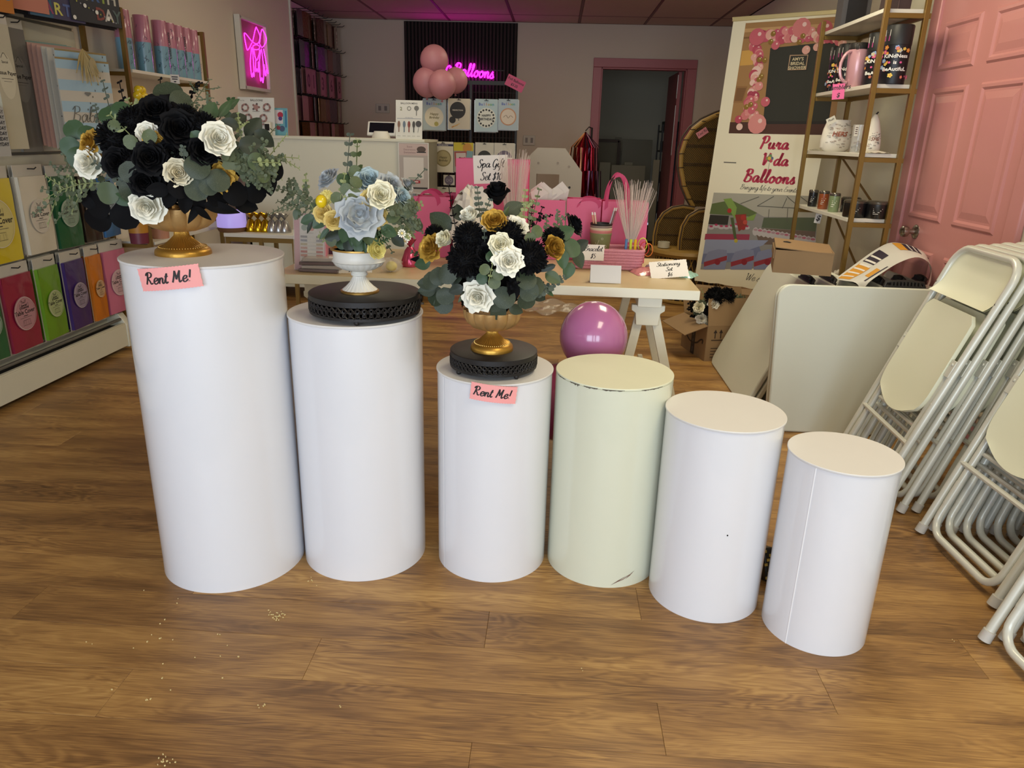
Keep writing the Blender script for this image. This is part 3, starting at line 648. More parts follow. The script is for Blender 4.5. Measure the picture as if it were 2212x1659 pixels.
class Bouquet:
    def __init__(s, root, cpx, cpy, rx, ry, D, Yc):
        s.o = root; s.c = (cpx, cpy, rx, ry, D, Yc); s.r = random.Random(int(cpx)); s.org = Vector(root.location)
        s.C = ony(cpx, cpy, Yc)
    def pt(s, px, py, dz=0):
        cx_, cy_, rx, ry, D, Yc = s.c; q = min(1, math.hypot((px - cx_) / rx, (py - cy_) / ry)); return ony(px, py, Yc - D * math.sqrt(1 - q * q) + dz)
    def frame(s, P, out=.55, spin=0, face=None):
        d = ((P - s.C).normalized() * out + (CAMP - P).normalized() * (1 - out)) if face is None else Vector(face)
        d = (d + Vector((0, 0, .12))).normalized(); return d.to_track_quat('Z', 'Y').to_matrix().to_4x4() @ Matrix.Rotation(spin, 4, 'Z')
    def bloom(s, name, me, px, py, rpx, m, dz=0, out=.5, face=None, k=1.0, sub=None):
        P = s.pt(px, py, dz); R = rpx / ppm(P) * k
        M = Matrix.Translation(P - s.org) @ s.frame(P, out, s.r.uniform(0, 6), face) @ Matrix.Scale(R, 4)
        return share(name, me, FM[m], s.o, M)
    def leaf(s, px, py, lpx, kind, m, ang, dz=0, tilt=.35):
        """ang: image direction of the tip, degrees, 0 = right, 90 = up; (px,py) is the leaf's middle"""
        P = s.pt(px, py, dz); L = lpx / ppm(P)
        n = ((CAMP - P).normalized() + (P - s.C).normalized() * tilt + Vector((s.r.uniform(-.25, .25), 0, s.r.uniform(-.1, .35)))).normalized()
        a = math.radians(ang); t = CAMR @ Vector((math.cos(a), math.sin(a), 0)); t = (t - n * t.dot(n)).normalized(); x = t.cross(n)
        M = Matrix((x, t, n)).transposed().to_4x4() @ Matrix.Scale(L, 4)
        M = Matrix.Translation(P - s.org - t * L * .5) @ M
        return share('leaf', LEAF[kind], FM[m], s.o, M)
    def sprig(s, p0, p1, n, lpx, m, kind='round', dz=0, bow=0, spread=1.0, twigs=0):
        A = s.pt(*p0, dz) - s.org; Bq = s.pt(*p1, dz) - s.org; k = ppm(A + s.org); L = lpx / k; b = B()
        side = CAMR @ Vector((0, 0, 1)); ax = (Bq - A); perp = ax.cross(side).normalized(); mid = (A + Bq) / 2 + perp * ax.length * bow
        def cv(t): return A * (1 - t) ** 2 + mid * 2 * t * (1 - t) + Bq * t * t
        n = max(3, int(n * .75)); L *= .82; lines = [(cv, n, 1.0)]
        for j in range(twigs):
            t0 = .25 + .6 * j / max(1, twigs); o = cv(t0); d = (ax.normalized() * .8 + perp * (1 if j % 2 else -1) * s.r.uniform(.4, 1) + side * s.r.uniform(-.6, .6)).normalized() * ax.length * s.r.uniform(.28, .42)
            lines.append((lambda t, o=o, d=d: o + d * t, max(4, n // 2), .85))
        for c, nn, sc in lines:
            b.tube([c(i / 8) for i in range(9)], .0012, 5)
            for i in range(nn):
                t = (i + 1) / nn; o = c(t); d = (c(min(1, t + .05)) - c(t - .05)).normalized(); sg = 1 if i % 2 else -1
                for q in (sg, -sg) if kind != 'alt' else (sg,):
                    u = (perp * q * spread + d * .55 + side * s.r.uniform(-.5, .7)).normalized(); nrm = (side + Vector((s.r.uniform(-.5, .5), s.r.uniform(-.3, .3), s.r.uniform(-.2, .5)))).normalized()
                    x = u.cross(nrm).normalized(); l = L * sc * (1.1 - .55 * t) * s.r.uniform(.8, 1.15); w = l * (.42 if kind in ('round', 'alt') else .17)
                    e = x.cross(u)
                    b.add([o, o + u * l * .3 + x * w, o + u * l * .75 + x * w * .85, o + u * l + e * l * .1, o + u * l * .75 - x * w * .85, o + u * l * .3 - x * w, o + u * l * .5 - e * l * .06],
                          [(0, 6, 1), (1, 6, 2), (2, 6, 3), (3, 6, 4), (4, 6, 5), (5, 6, 0)])
        return obj('sprig', b, FM[m], s.o, smooth=1.0)
    def core(s, m, n, rx, rz, ry, cz, lpx=30):
        b = B()
        for i in range(n):
            d = Vector((s.r.gauss(0, 1), s.r.gauss(0, 1), s.r.gauss(0, 1))).normalized() * s.r.uniform(.55, 1); P = Vector((d.x * rx, d.y * ry, cz + d.z * rz)) + (s.C - s.org) * 0
            n_ = (d + Vector((s.r.uniform(-.5, .5), s.r.uniform(-.5, .5), s.r.uniform(-.5, .5)))).normalized(); u = n_.orthogonal().normalized(); w = n_.cross(u); L = lpx / 780
            b.add([P - u * L * .5, P + w * L * .3, P + u * L * .5 + n_ * L * .15, P - w * L * .3], [(0, 1, 2, 3)])
        b.ball((0, 0, cz), 1, 14, M=Matrix.Diagonal((rx * .72, ry * .72, rz * .72)))
        o = obj('inner_foliage', b, FM[m], s.o, smooth=0); o['kind'] = 'stuff'; return o
    def stem(s, px, py, m='mid', dz=0):
        P = s.pt(px, py, dz + .01) - s.org; obj('stem', B().tube([Vector((0, 0, 0)), P * .5 + Vector((0, 0, .02)), P], .0016, 5), FM[m], s.o)
# ------------------------------------------------------------------ bouquet on the tallest pillar
def root_at(U, h, label): return empty('flower_arrangement', (U.x, U.y, U.z + h), label, 'flowers', 'silk flower arrangements')
b1 = Bouquet(root_at(U1, .105, 'large arrangement of black, white and gold roses in the gold urn on the tallest pillar'), 375, 345, 250, 150, .15, U1.y)
b1.core('blackleaf', 260, .19, .10, .12, .10)
K = 1.0
for px, py, r, m, dz in ((339, 244, 44, 'black', .04), (388, 282, 42, 'black', .0), (326, 342, 37, 'black', -.02), (440, 326, 33, 'black', 0), (318, 392, 38, 'black', 0), (258, 352, 34, 'black', .0), (420, 300, 30, 'black', .02), (372, 330, 30, 'black', .01),
                         (470, 302, 37, 'white', -.02), (196, 352, 34, 'white', 0), (320, 288, 24, 'white', .01), (320, 444, 38, 'white', -.02)):
    b1.bloom('rose', ROSE[(px + py) % 2], px, py, r, m, dz, .45, k=K)
b1.bloom('rose', ROSE[0], 386, 373, 31, 'cream', -.01, .3, k=K)
for px, py, r, dz in ((198, 311, 30, 0), (342, 318, 32, .012), (478, 386, 34, .02)): b1.bloom('rose', ROSE[1], px, py, r, 'gold', dz, .6, k=K)
for px, py, r in ((248, 300, 40), (438, 276, 34), (290, 262, 34), (400, 250, 26), (285, 350, 34)): b1.bloom('pompom', POM, px, py, r, 'black', .02, .5, k=1)
L = b1.leaf
for a in ((364, 204, 62, 'round', 'green', 100, .04), (392, 220, 50, 'round', 'green', 40, .05), (160, 280, 44, 'round', 'mid', 120, .03), (190, 290, 40, 'round', 'mid', 60, .04), (152, 318, 44, 'round', 'mid', 200, .03), (172, 342, 50, 'round', 'mid', 250, .04),
          (426, 361, 54, 'round', 'green', 60, -.02), (426, 408, 52, 'round', 'green', 310, -.02), (472, 390, 50, 'round', 'green', 20, -.012), (452, 400, 44, 'round', 'green', 330, -.016), (282, 372, 48, 'round', 'green', 110, -.02), (288, 412, 56, 'round', 'green', 290, -.02),
          (233, 417, 48, 'round', 'olive', 180, -.02), (265, 432, 40, 'oval', 'mid', 320, -.01), (232, 350, 40, 'oval', 'mid', 100, -.01), (247, 272, 27, 'round', 'lime', 80, -.02), (282, 307, 31, 'round', 'lime', 200, -.03), (323, 295, 31, 'round', 'lime', 320, -.03),
          (236, 250, 44, 'round', 'mid', 100, .03), (262, 238, 40, 'round', 'mid', 80, .04), (548, 276, 56, 'oval', 'dgreen', 50, .02), (545, 314, 60, 'oval', 'dgreen', 10, .0), (572, 300, 52, 'oval', 'dgreen', 330, .02), (494, 269, 44, 'oval', 'dgreen', 180, .0), (515, 258, 46, 'oval', 'dgreen', 30, .03), (456, 239, 46, 'oval', 'mid', 65, .02),
          (488, 232, 56, 'lance', 'mid', 50, .03), (500, 225, 50, 'lance', 'mid', 35, .04), (594, 366, 54, 'oval', 'blackleaf', 80, .03), (580, 395, 56, 'oval', 'blackleaf', 290, .02), (555, 350, 40, 'round', 'olive', 0, -.01), (570, 380, 30, 'round', 'lime', 330, -.01), (588, 360, 28, 'round', 'lime', 60, -.01), (430, 300, 42, 'oval', 'mid', 320, -.01), (365, 345, 44, 'oval', 'mid', 70, .0),
          (212, 446, 52, 'round', 'blackleaf', 160, -.01), (212, 474, 56, 'round', 'blackleaf', 230, -.02), (271, 466, 62, 'round', 'blackleaf', 300, -.02), (198, 430, 44, 'round', 'blackleaf', 120, .0), (340, 410, 48, 'oval', 'blackleaf', 180, -.03), (386, 406, 46, 'round', 'blackleaf', 20, -.03), (480, 450, 76, 'lance', 'blackleaf', 350, -.02), (532, 443, 54, 'oval', 'blackleaf', 350, -.01),
          (508, 418, 54, 'round', 'blackleaf', 20, .0), (552, 414, 50, 'round', 'blackleaf', 340, .01), (418, 462, 50, 'lance', 'blackleaf', 240, -.03), (440, 462, 46, 'lance', 'blackleaf', 320, -.03), (400, 440, 44, 'oval', 'blackleaf', 270, -.02), (365, 430, 44, 'oval', 'blackleaf', 250, -.01), (280, 440, 44, 'oval', 'blackleaf', 200, 0), (470, 430, 50, 'oval', 'blackleaf', 340, 0), (430, 435, 46, 'oval', 'blackleaf', 300, 0)):
    L(*a)
sp = b1.sprig
sp((235, 385), (92, 408), 14, 20, 'sage', dz=.02, bow=-.12, twigs=6); sp((215, 395), (95, 432), 12, 18, 'pale', 'thin', dz=.0, bow=.1, twigs=5); sp((230, 370), (120, 362), 12, 18, 'sage', dz=.03, twigs=4)
sp((470, 345), (600, 350), 15, 26, 'sage', dz=-.01, bow=.1, twigs=7); sp((480, 335), (590, 385), 14, 24, 'sage', dz=.0, bow=.12, twigs=6); sp((500, 330), (645, 342), 12, 16, 'pale', 'thin', dz=.02, twigs=4); sp((470, 320), (575, 330), 13, 24, 'sage', dz=.01, twigs=6); sp((545, 350), (602, 352), 6, 16, 'pale', dz=-.02)
sp((250, 290), (222, 175), 9, 18, 'bluegreen', dz=.05); sp((275, 260), (258, 178), 6, 16, 'blackleaf', dz=.06); sp((350, 225), (346, 172), 4, 15, 'blackleaf', dz=.07); sp((400, 250), (452, 172), 8, 15, 'sage', 'thin', dz=.06, twigs=4); sp((395, 245), (425, 180), 8, 15, 'blackleaf', dz=.07, twigs=2); sp((400, 260), (470, 225), 9, 16, 'sage', dz=.04, twigs=5)
sp((520, 300), (514, 245), 7, 10, 'pale', dz=.0, twigs=3); sp((398, 345), (396, 318), 3, 17, 'bluegreen', dz=-.03); sp((280, 290), (238, 248), 6, 22, 'pale', 'thin', dz=-.01); sp((295, 255), (276, 215), 6, 16, 'pale', dz=.04); sp((290, 240), (320, 210), 5, 14, 'pale', dz=.05, twigs=2); sp((275, 400), (205, 352), 8, 20, 'bluegreen', dz=-.02); sp((215, 270), (205, 228), 6, 17, 'bluegreen', dz=.03)
sp((470, 265), (498, 215), 4, 30, 'mid', dz=.04); sp((555, 320), (600, 270), 6, 14, 'sage', 'thin', dz=.04)
# ------------------------------------------------------------------ blue and yellow bouquet
b2 = Bouquet(root_at(U2, .10, 'small arrangement of dusty blue and yellow flowers in the white urn'), 775, 455, 130, 100, .10, U2.y)
b2.core('mid', 120, .075, .05, .06, .075, 24)
bl = b2.bloom
bl('rose', ROSE[1], 712, 388, 28, 'bluegrey', .02, .35, face=(-.5, -.6, .6), k=K); bl('rose', ROSE[0], 797, 393, 32, 'blue', .03, .55, k=K); bl('rose', ROSE[1], 842, 404, 34, 'bluegrey', .03, .7, k=K); bl('rose', ROSE[0], 864, 428, 26, 'blue', .03, .8, k=K)
bl('rose', ROSE[0], 822, 423, 31, 'ivory', -.02, .45, k=K); bl('poppy', POPPY, 776, 464, 50, 'bluegrey', -.02, .25, k=1.0)
for px, py, r, dz in ((699, 461, 22, -.01), (721, 476, 22, -.02), (800, 432, 24, -.01), (815, 470, 26, .01)): bl('ranunculus', RAN, px, py, r, 'yellow', dz, .35, k=1.05)
bl('ranunculus', RAN, 811, 538, 23, 'paleyellow', -.03, .3, face=(.7, -.6, .1), k=1.05)
bl('rose', ROSE[1], 878, 400, 18, 'bluegrey', .04, .8, k=K)
P = b2.pt(694, 435, -.02) - b2.org; obj('egg', B().ball(P, .0145, 18, 1.15), mat('shiny_yellow_egg', 'dfc01c', .15, coat=.6), b2.o)
bl('pompom', POM, 706, 426, 16, 'paleyellow', .0, .5)
L = b2.leaf
for a in ((727, 428, 27, 'round', 'lime', 150, -.02), (748, 410, 28, 'round', 'lime', 200, -.02), (766, 420, 28, 'round', 'lime', 320, -.02), (769, 394, 28, 'round', 'lime', 30, -.01), (767, 372, 30, 'round', 'lime', 0, 0), (742, 388, 30, 'round', 'mid', 80, .01), (641, 463, 26, 'oval', 'olive', 250, .0), (690, 480, 40, 'oval', 'mid', 220, .01), (665, 475, 36, 'oval', 'mid', 200, .02),
          (902, 486, 28, 'round', 'green', 40, .01), (745, 505, 44, 'oval', 'mid', 250, -.01), (770, 512, 44, 'oval', 'mid', 270, -.02), (795, 512, 40, 'oval', 'olive', 290, -.02), (720, 510, 40, 'oval', 'dgreen', 200, 0), (840, 500, 40, 'oval', 'mid', 330, -.01), (860, 520, 36, 'oval', 'dgreen', 320, 0), (700, 505, 34, 'lance', 'mid', 230, 0), (758, 520, 30, 'lance', 'mid', 280, -.02), (850, 470, 34, 'oval', 'olive', 10, 0), (825, 450, 30, 'oval', 'mid', 20, .01), (680, 450, 30, 'oval', 'olive', 130, .02),
          (715, 520, 26, 'round', 'sage', 210, -.01), (668, 492, 30, 'lance', 'dgreen', 240, .01)): L(*a)
sp = b2.sprig
sp((745, 425), (756, 292), 9, 21, 'bluegreen', dz=.02); sp((768, 425), (772, 308), 6, 24, 'olive', dz=.0); sp((770, 350), (772, 302), 5, 13, 'pale', 'thin', dz=0)
sp((690, 450), (602, 408), 11, 19, 'sage', dz=.02, bow=.1, twigs=6); sp((690, 455), (600, 435), 10, 16, 'sage', 'thin', dz=.02, twigs=5); sp((665, 420), (660, 378), 5, 14, 'pale', dz=.03); sp((670, 440), (690, 470), 5, 16, 'pale', 'thin', dz=-.01)
sp((835, 455), (900, 452), 12, 20, 'sage', dz=-.01, twigs=7); sp((830, 470), (905, 478), 12, 18, 'sage', dz=0, twigs=6); sp((850, 440), (918, 366), 7, 14, 'bluegreen', dz=.04); sp((860, 440), (910, 440), 9, 15, 'pale', dz=.02, twigs=4); sp((845, 500), (895, 500), 9, 13, 'pale', dz=.0, twigs=4)
sp((800, 520), (838, 496), 9, 15, 'mid', 'thin', dz=-.02); sp((810, 528), (845, 512), 9, 15, 'mid', 'thin', dz=-.02); sp((735, 430), (745, 376), 3, 14, 'pale', dz=-.02); sp((820, 505), (848, 545), 4, 14, 'sage', dz=-.01); sp((760, 440), (745, 425), 3, 10, 'pale', dz=-.03); sp((690, 500), (700, 520), 4, 14, 'pale', dz=0)
for px, py in ((740, 500), (760, 495), (775, 500), (790, 495), (805, 500), (820, 505), (730, 510), (750, 515)): b2.stem(px, py, 'dgreen', -.0)
for a in ((752, 528, 34, 'oval', 'dgreen', 100, .01), (775, 530, 34, 'oval', 'mid', 80, .0), (735, 526, 34, 'oval', 'mid', 150, .02), (800, 528, 34, 'oval', 'dgreen', 60, .01), (788, 533, 28, 'lance', 'mid', 100, -.01)): b2.leaf(*a)
for px, py in ((868, 504), (880, 512), (874, 520)):
    P = b2.pt(px, py, -.02); b = B(); M = b2.frame(P, .3)
    for k in range(11):
        a = 2 * PI * k / 11; u = Vector((math.cos(a), math.sin(a), 0)); w = Vector((-u.y, u.x, 0)); b.add([M @ (u * .003), M @ (u * .009 + w * .0022), M @ (u * .0115), M @ (u * .009 - w * .0022)], [(0, 1, 2, 3)])
    b.mi = 1; b.ball(M @ Vector((0, 0, .001)), .0035, 8); obj('daisy', b, [FM['white'], FM['yellow']], b2.o, P - b2.org)
# ------------------------------------------------------------------ black, white and gold bouquet on the small stand
b3 = Bouquet(root_at(U3, .098, 'arrangement of black pompoms, white roses and gold roses on the small cake stand'), 1075, 560, 170, 130, .12, U3.y)
b3.core('blackleaf', 200, .12, .075, .09, .085, 28)
bl = b3.bloom
bl('rose', BUD, 1075, 432, 30, 'black', .05, .8, face=(0, -.5, .8), k=1.25); bl('rose', ROSE[0], 1068, 480, 28, 'gold', .01, .55, k=K)
bl('rose', BUD, 1019, 476, 22, 'white', .03, .7, k=1.3); bl('rose', ROSE[1], 1116, 490, 26, 'white', .03, .7, k=K); bl('rose', BUD, 968, 522, 20, 'ivory', .0, .7, k=1.35)
bl('rose', ROSE[0], 1081, 529, 27, 'ivory', -.03, .3, k=K); bl('rose', ROSE[1], 1098, 565, 34, 'white', -.04, .3, k=K); bl('rose', ROSE[1], 1032, 641, 36, 'white', -.03, .4, k=K)
bl('rose', ROSE[1], 932, 536, 31, 'gold', 0, .5, k=K); bl('rose', BUD, 1187, 540, 28, 'gold', -.01, .6, k=1.3); bl('rose', ROSE[0], 1234, 490, 30, 'black', .03, .8, k=K); bl('rose', ROSE[0], 1050, 550, 30, 'black', 0, .4, k=K)
for px, py, r, dz in ((1014, 514, 37, .0), (1098, 512, 37, .02), (1003, 562, 40, -.02), (1145, 556, 40, -.01), (940, 508, 24, .04), (1195, 515, 26, .03), (1045, 585, 30, .01), (1060, 520, 30, .02)): bl('pompom', POM, px, py, r, 'black', dz, .5)
L = b3.leaf
for a in ((951, 478, 62, 'oval', 'green', 140, .03), (990, 458, 40, 'oval', 'dgreen', 100, .05), (1110, 450, 50, 'oval', 'green', 30, .05), (1090, 462, 40, 'lance', 'olive', 60, .03), (1160, 500, 28, 'round', 'lime', 30, .0), (1145, 515, 26, 'round', 'lime', 300, .0), (1221, 503, 48, 'oval', 'mid', 20, .0), (1234, 536, 44, 'round', 'mid', 20, .0), (1215, 560, 44, 'oval', 'mid', 280, .0), (1250, 560, 44, 'oval', 'green', 300, .01), (1255, 530, 40, 'oval', 'dgreen', 30, .03), (1228, 585, 40, 'oval', 'mid', 250, .0), (1180, 580, 44, 'lance', 'dgreen', 200, -.01), (1195, 600, 40, 'oval', 'olive', 330, .0),
          (967, 592, 44, 'round', 'green', 340, -.02), (948, 597, 42, 'round', 'green', 100, -.01), (932, 606, 40, 'round', 'green', 150, -.01), (920, 612, 42, 'oval', 'green', 180, 0), (922, 627, 42, 'oval', 'green', 185, -.01), (941, 640, 44, 'round', 'green', 200, -.01), (958, 658, 42, 'round', 'green', 250, -.01), (962, 640, 40, 'round', 'green', 280, -.02), (985, 626, 36, 'oval', 'dgreen', 200, -.02), (912, 570, 40, 'oval', 'mid', 190, .0), (985, 600, 40, 'oval', 'dgreen', 240, 0),
          (1137, 604, 46, 'round', 'green', 80, -.02), (1143, 630, 44, 'round', 'green', 300, -.02), (1158, 618, 40, 'round', 'green', 20, -.01), (1137, 650, 40, 'round', 'green', 270, -.02), (1089, 643, 50, 'round', 'green', 60, -.03), (1068, 656, 40, 'round', 'green', 250, -.03), (1076, 675, 36, 'round', 'green', 280, -.02), (1115, 669, 36, 'oval', 'green', 330, -.02), (1047, 582, 25, 'round', 'lime', 140, -.05), (1076, 593, 27, 'round', 'lime', 40, -.05), (1068, 611, 28, 'round', 'lime', 280, -.05), (1041, 602, 26, 'round', 'mid', 200, -.04), (1060, 552, 30, 'oval', 'mid', 70, -.03),
          (1000, 640, 36, 'lance', 'olive', 230, -.01), (1165, 640, 36, 'oval', 'dgreen', 330, 0), (1185, 630, 36, 'lance', 'mid', 320, 0), (1110, 600, 36, 'oval', 'blackleaf', 270, -.02), (1020, 600, 40, 'oval', 'dgreen', 250, -.01), (1110, 630, 40, 'oval', 'blackleaf', 280, -.02), (1060, 630, 40, 'oval', 'dgreen', 90, -.01), (905, 560, 44, 'lance', 'blackleaf', 180, .03)): L(*a)
sp = b3.sprig
sp((985, 500), (969, 402), 8, 13, 'blackleaf', 'thin', dz=.05); sp((1038, 480), (1031, 406), 8, 17, 'bluegreen', dz=.04); sp((1130, 500), (1135, 412), 8, 16, 'pale', dz=.04, twigs=2); sp((1145, 490), (1165, 410), 7, 15, 'lime', dz=.05); sp((1140, 520), (1152, 434), 8, 14, 'blackleaf', 'thin', dz=.04); sp((1150, 505), (1172, 448), 6, 12, 'blackleaf', dz=.04, twigs=2)
sp((1150, 640), (1218, 600), 11, 20, 'bluegreen', dz=-.01, twigs=1); sp((1165, 520), (1225, 465), 10, 16, 'sage', dz=.03, twigs=3); sp((1055, 610), (1064, 570), 5, 9, 'pale', dz=-.05); sp((1100, 640), (1112, 590), 8, 13, 'blackleaf', dz=-.03, twigs=3); sp((1040, 480), (1058, 432), 6, 16, 'bluegreen', dz=.02); sp((1050, 560), (1046, 500), 6, 16, 'bluegreen', dz=-.01); sp((930, 560), (890, 545), 6, 14, 'mid', dz=.03)
# ------------------------------------------------------------------ white folding chairs, folded and stacked against the right wall
m_ctube = mat('grey_white_chair_tube', 'd2d2c6', .33, .1, coat=.2)
m_cplast = mat('ivory_chair_plastic', 'e2e3ca', .45, bump=.02, bscale=400)
m_cap = mat('grey_rubber_foot', 'bdb9b0', .6)
def arc(c, r, a0, a1, n): return [(c[0] + r * math.cos(math.radians(a0 + (a1 - a0) * k / n)), 0, c[1] + r * math.sin(math.radians(a0 + (a1 - a0) * k / n))) for k in range(n + 1)]
def make_chair():
    t = bpy.data.objects.new('folding_chair', None); COL.objects.link(t); t.empty_display_size = .05
    w, H, R = .205, .945, .075
    fr = [(-w, 0, .012), (-w, 0, .3)] + arc((-w + R, H - R), R, 180, 90, 6) + arc((w - R, H - R), R, 90, 0, 6) + [(w, 0, .3), (w, 0, .012)]
    obj('outer_frame', B().tube(fr, .0130, 10), m_ctube, t)
    v = .172; q = .06
    ub = [(-v, .004, .58), (-v, .004, .2)] + [(x, .004, z) for x, _, z in arc((-v + q, .03 + q), q, 180, 270, 6) + arc((v - q, .03 + q), q, 270, 360, 6)] + [(v, .004, .2), (v, .004, .58)]
    obj('inner_frame', B().tube(ub, .0118, 10), m_ctube, t)
    obj('cross_bar', B().tube([(-w, -.004, .272), (w, -.004, .272)], .0088, 8), m_ctube, t)
    obj('rear_bar', B().tube([(-v, .012, .33), (v, .012, .33)], .0075, 8), m_ctube, t)
    for s in (-1, 1):
        obj('foot_cap', B().lathe([(1e-4, 0), (.0165, 0), (.016, .03), (.0118, .032)], 14, (s * w, 0, .0)), m_cap, t)
        obj('sleeve', B().tube([(s * v, .004, .13), (s * v, .004, .215)], .0128, 10), m_ctube, t)
        obj('pivot_plate', B().box((s * (w - .014), -.013, .56), (.03, .004, .06)).cyl((s * (w - .014), -.018, .575), (s * (w - .014), -.012, .575), .005, 10), m_ctube, t, bev=.0015)
        obj('rivet', B().lathe([(1e-4, .0), (.0045, 0), (.0035, .002), (1e-4, .0028)], 10), mat('steel_rivet', '9a9a96', .3, 1), t, (s * w, -.0108, .80), (PI / 2, 0, 0))
        obj('lower_rivet', B().lathe([(1e-4, .0), (.0045, 0), (.0035, .002), (1e-4, .0028)], 10), m_ctube, t, (s * w, -.0108, .43), (PI / 2, 0, 0))
    # seat: rounded lower end, dished
    def edge(z):
        if z < .45: k = max(0, (z - .335) / .115); return .112 + .064 * math.sqrt(max(0, 1 - (1 - k) ** 2))
        if z > .70: k = (z - .70) / .04; return .170 - .03 * (1 - math.sqrt(max(0, 1 - min(1, k) ** 2)))
        return .176 - .006 * (z - .45) / .25
    def seat(off, dish):
        def fn(u, vv):
            z = .335 + .405 * vv; x = (u * 2 - 1) * edge(z); z += .028 * (u * 2 - 1) ** 2 * (1 - vv) ** 4; k = (1 - (u * 2 - 1) ** 4) * math.sin(PI * vv) ** .5
            return Vector((x, off + dish * k - .012 * max(0, .2 - vv), z))
        return fn
    b = B(); nu, nv = 10, 16; f1 = seat(-.020, .010); f2 = seat(-.006, .006)
    b.grid(f1, nu, nv); o = len(b.v); b.grid(lambda u, vv: f2(1 - u, vv), nu, nv)
    rim = [(i, 0) for i in range(nu + 1)] + [(nu, j) for j in range(1, nv + 1)] + [(i, nv) for i in range(nu - 1, -1, -1)] + [(0, j) for j in range(nv - 1, 0, -1)]
    I1 = lambda i, j: i * (nv + 1) + j; I2 = lambda i, j: o + (nu - i) * (nv + 1) + j
    for k in range(len(rim)):
        a, c = rim[k], rim[(k + 1) % len(rim)]; b.f.append((I1(*a), I2(*a), I2(*c), I1(*c))); b.m.append(0)
    obj('seat', b, m_cplast, t, smooth=.9)
    # backrest: shell inside the top bow with a lip along its lower edge
    def be(z):
        k = max(0, (z - (H - R)) / R); return (w - .010) - R * (1 - math.sqrt(max(0, 1 - min(1, k) ** 2)))
    def back(off, dish):
        def fn(u, vv):
            z = .765 + (H - .010 - .765) * vv; s = u * 2 - 1; return Vector((s * be(z), off + dish * (1 - s ** 4) * min(1, 3 * (1 - vv)) - .028 * (1 - vv) ** 6, z))
        return fn
    b = B(); f1 = back(.000, .018); f2 = back(.006, .018); b.grid(f1, 12, 12); b.grid(lambda u, vv: f2(1 - u, vv), 12, 12)
    obj('backrest', b, m_cplast, t, smooth=.9)
    return t
ch0 = make_chair(); first = [True]
def place_chair(x, y, lean, yaw, label, group):
    o = ch0 if first[0] else copy_tree(ch0); first[0] = False
    o.matrix_world = Matrix.Translation((x, y, .0)) @ Matrix.Rotation(math.radians(yaw), 4, 'Z') @ Matrix.Rotation(math.radians(lean), 4, 'Y') @ Matrix.Rotation(-PI / 2, 4, 'Z')
    o.location.z = .0165 * math.sin(math.radians(lean)) + .001
    tag(o, label, 'chair', group)
for i in range(8):
    place_chair(1.283 + .05 * i, 2.045 + (.008 if i % 2 else -.006), 19 - 1.1 * i, 2, 'folded white chair, %s from the front of the middle stack' % ORD[i] if i else 'folded white chair at the front of the middle stack, seat facing the room', 'white folding chairs in the middle stack')
for i in range(6):
    place_chair(1.165 + .058 * i, 2.59 + (.01 if i % 2 else 0), 20 - .9 * i, -2, 'folded white chair, %s from the front of the stack beside the folding tables' % ORD[i] if i else 'folded white chair at the front of the stack beside the folding tables', 'white folding chairs in the stack beside the folding tables')
for i in range(5):
    place_chair(1.195 + .055 * i, 1.47 + .005 * (i % 2), 18 - i, 4, 'folded white chair, %s from the front of the stack cut off by the right edge' % ORD[i] if i else 'folded white chair at the front of the stack cut off by the right edge', 'white folding chairs in the nearest stack')
# ------------------------------------------------------------------ folding tables
m_ftab = mat('grey_white_table_plastic', 'd3d5c6', .42, bump=.03, bscale=500)
m_hand = mat('black_plastic', '1d1c1b', .5)
def slab_poly(l, h, r, n=5):
    pts = []
    for cx_, cz_, a in ((l / 2 - r, h - r, 0), (-l / 2 + r, h - r, 90), (-l / 2 + r, r, 180), (l / 2 - r, r, 270)):
        for k in range(n + 1): q = math.radians(a + 90 * k / n); pts.append((cx_ + r * math.cos(q), cz_ + r * math.sin(q)))
    return pts
def make_table(l=.8, h=.66):
    t = bpy.data.objects.new('folding_table', None); COL.objects.link(t); t.empty_display_size = .05
    for y0 in (0, .034):
        obj('leaf_panel', B().prism(slab_poly(l, h, .06), .026, Matrix.Translation((0, y0, 0))), m_ftab, t, bev=.007)
    obj('hinge_rail', B().box((0, .030, .05), (l - .2, .008, .02)), m_grey, t)
    obj('latch', B().box((l * .28, .03, h - .004), (.05, .02, .014)), m_hand, t, bev=.003)
    hx = .15; hb = B(); hb.T = Matrix.Translation((hx, 0, 0)); hb.box((0, .03, h + .004), (.17, .03, .012))
    for k in range(9): hb.box((-.06 + .015 * k, .03, h + .016), (.008, .034, .02))
    hb.tube([(-.085, .03, h), (-.08, .03, h + .022), (-.03, .03, h + .027), (.03, .03, h + .027), (.08, .03, h + .022), (.085, .03, h)], .009, 8)
    obj('carry_handle', hb, m_hand, t, bev=.001)
    return t
ft0 = make_table()
for i in range(6):
    o = ft0 if i == 0 else copy_tree(ft0)
    x = .955 + .115 * i; lean = 24 - 1.6 * i
    o.matrix_world = Matrix.Translation((x, 3.79 - .01 * i, .003)) @ Matrix.Rotation(math.radians(lean), 4, 'Y') @ Matrix.Rotation(-PI / 2, 4, 'Z')
    o.location.z = .003
    if i >= 3: o.scale = (.55, 1, 1); o.location.y = 3.62
    tag(o, 'folded grey-white table leaning sideways, nearest the cardboard box of flowers' if i == 0 else 'folded grey-white table, %s from the left in the sideways leaning row' % ORD[i], 'folding table', 'folded tables leaning in a row')
o = copy_tree(ft0); o.matrix_world = Matrix.Translation((1.40, 3.11, .003)) @ Matrix.Rotation(math.radians(-11), 4, 'X')
tag(o, 'folded grey-white table standing broadside in front of the other tables', 'folding table', 'folded tables leaning in a row')
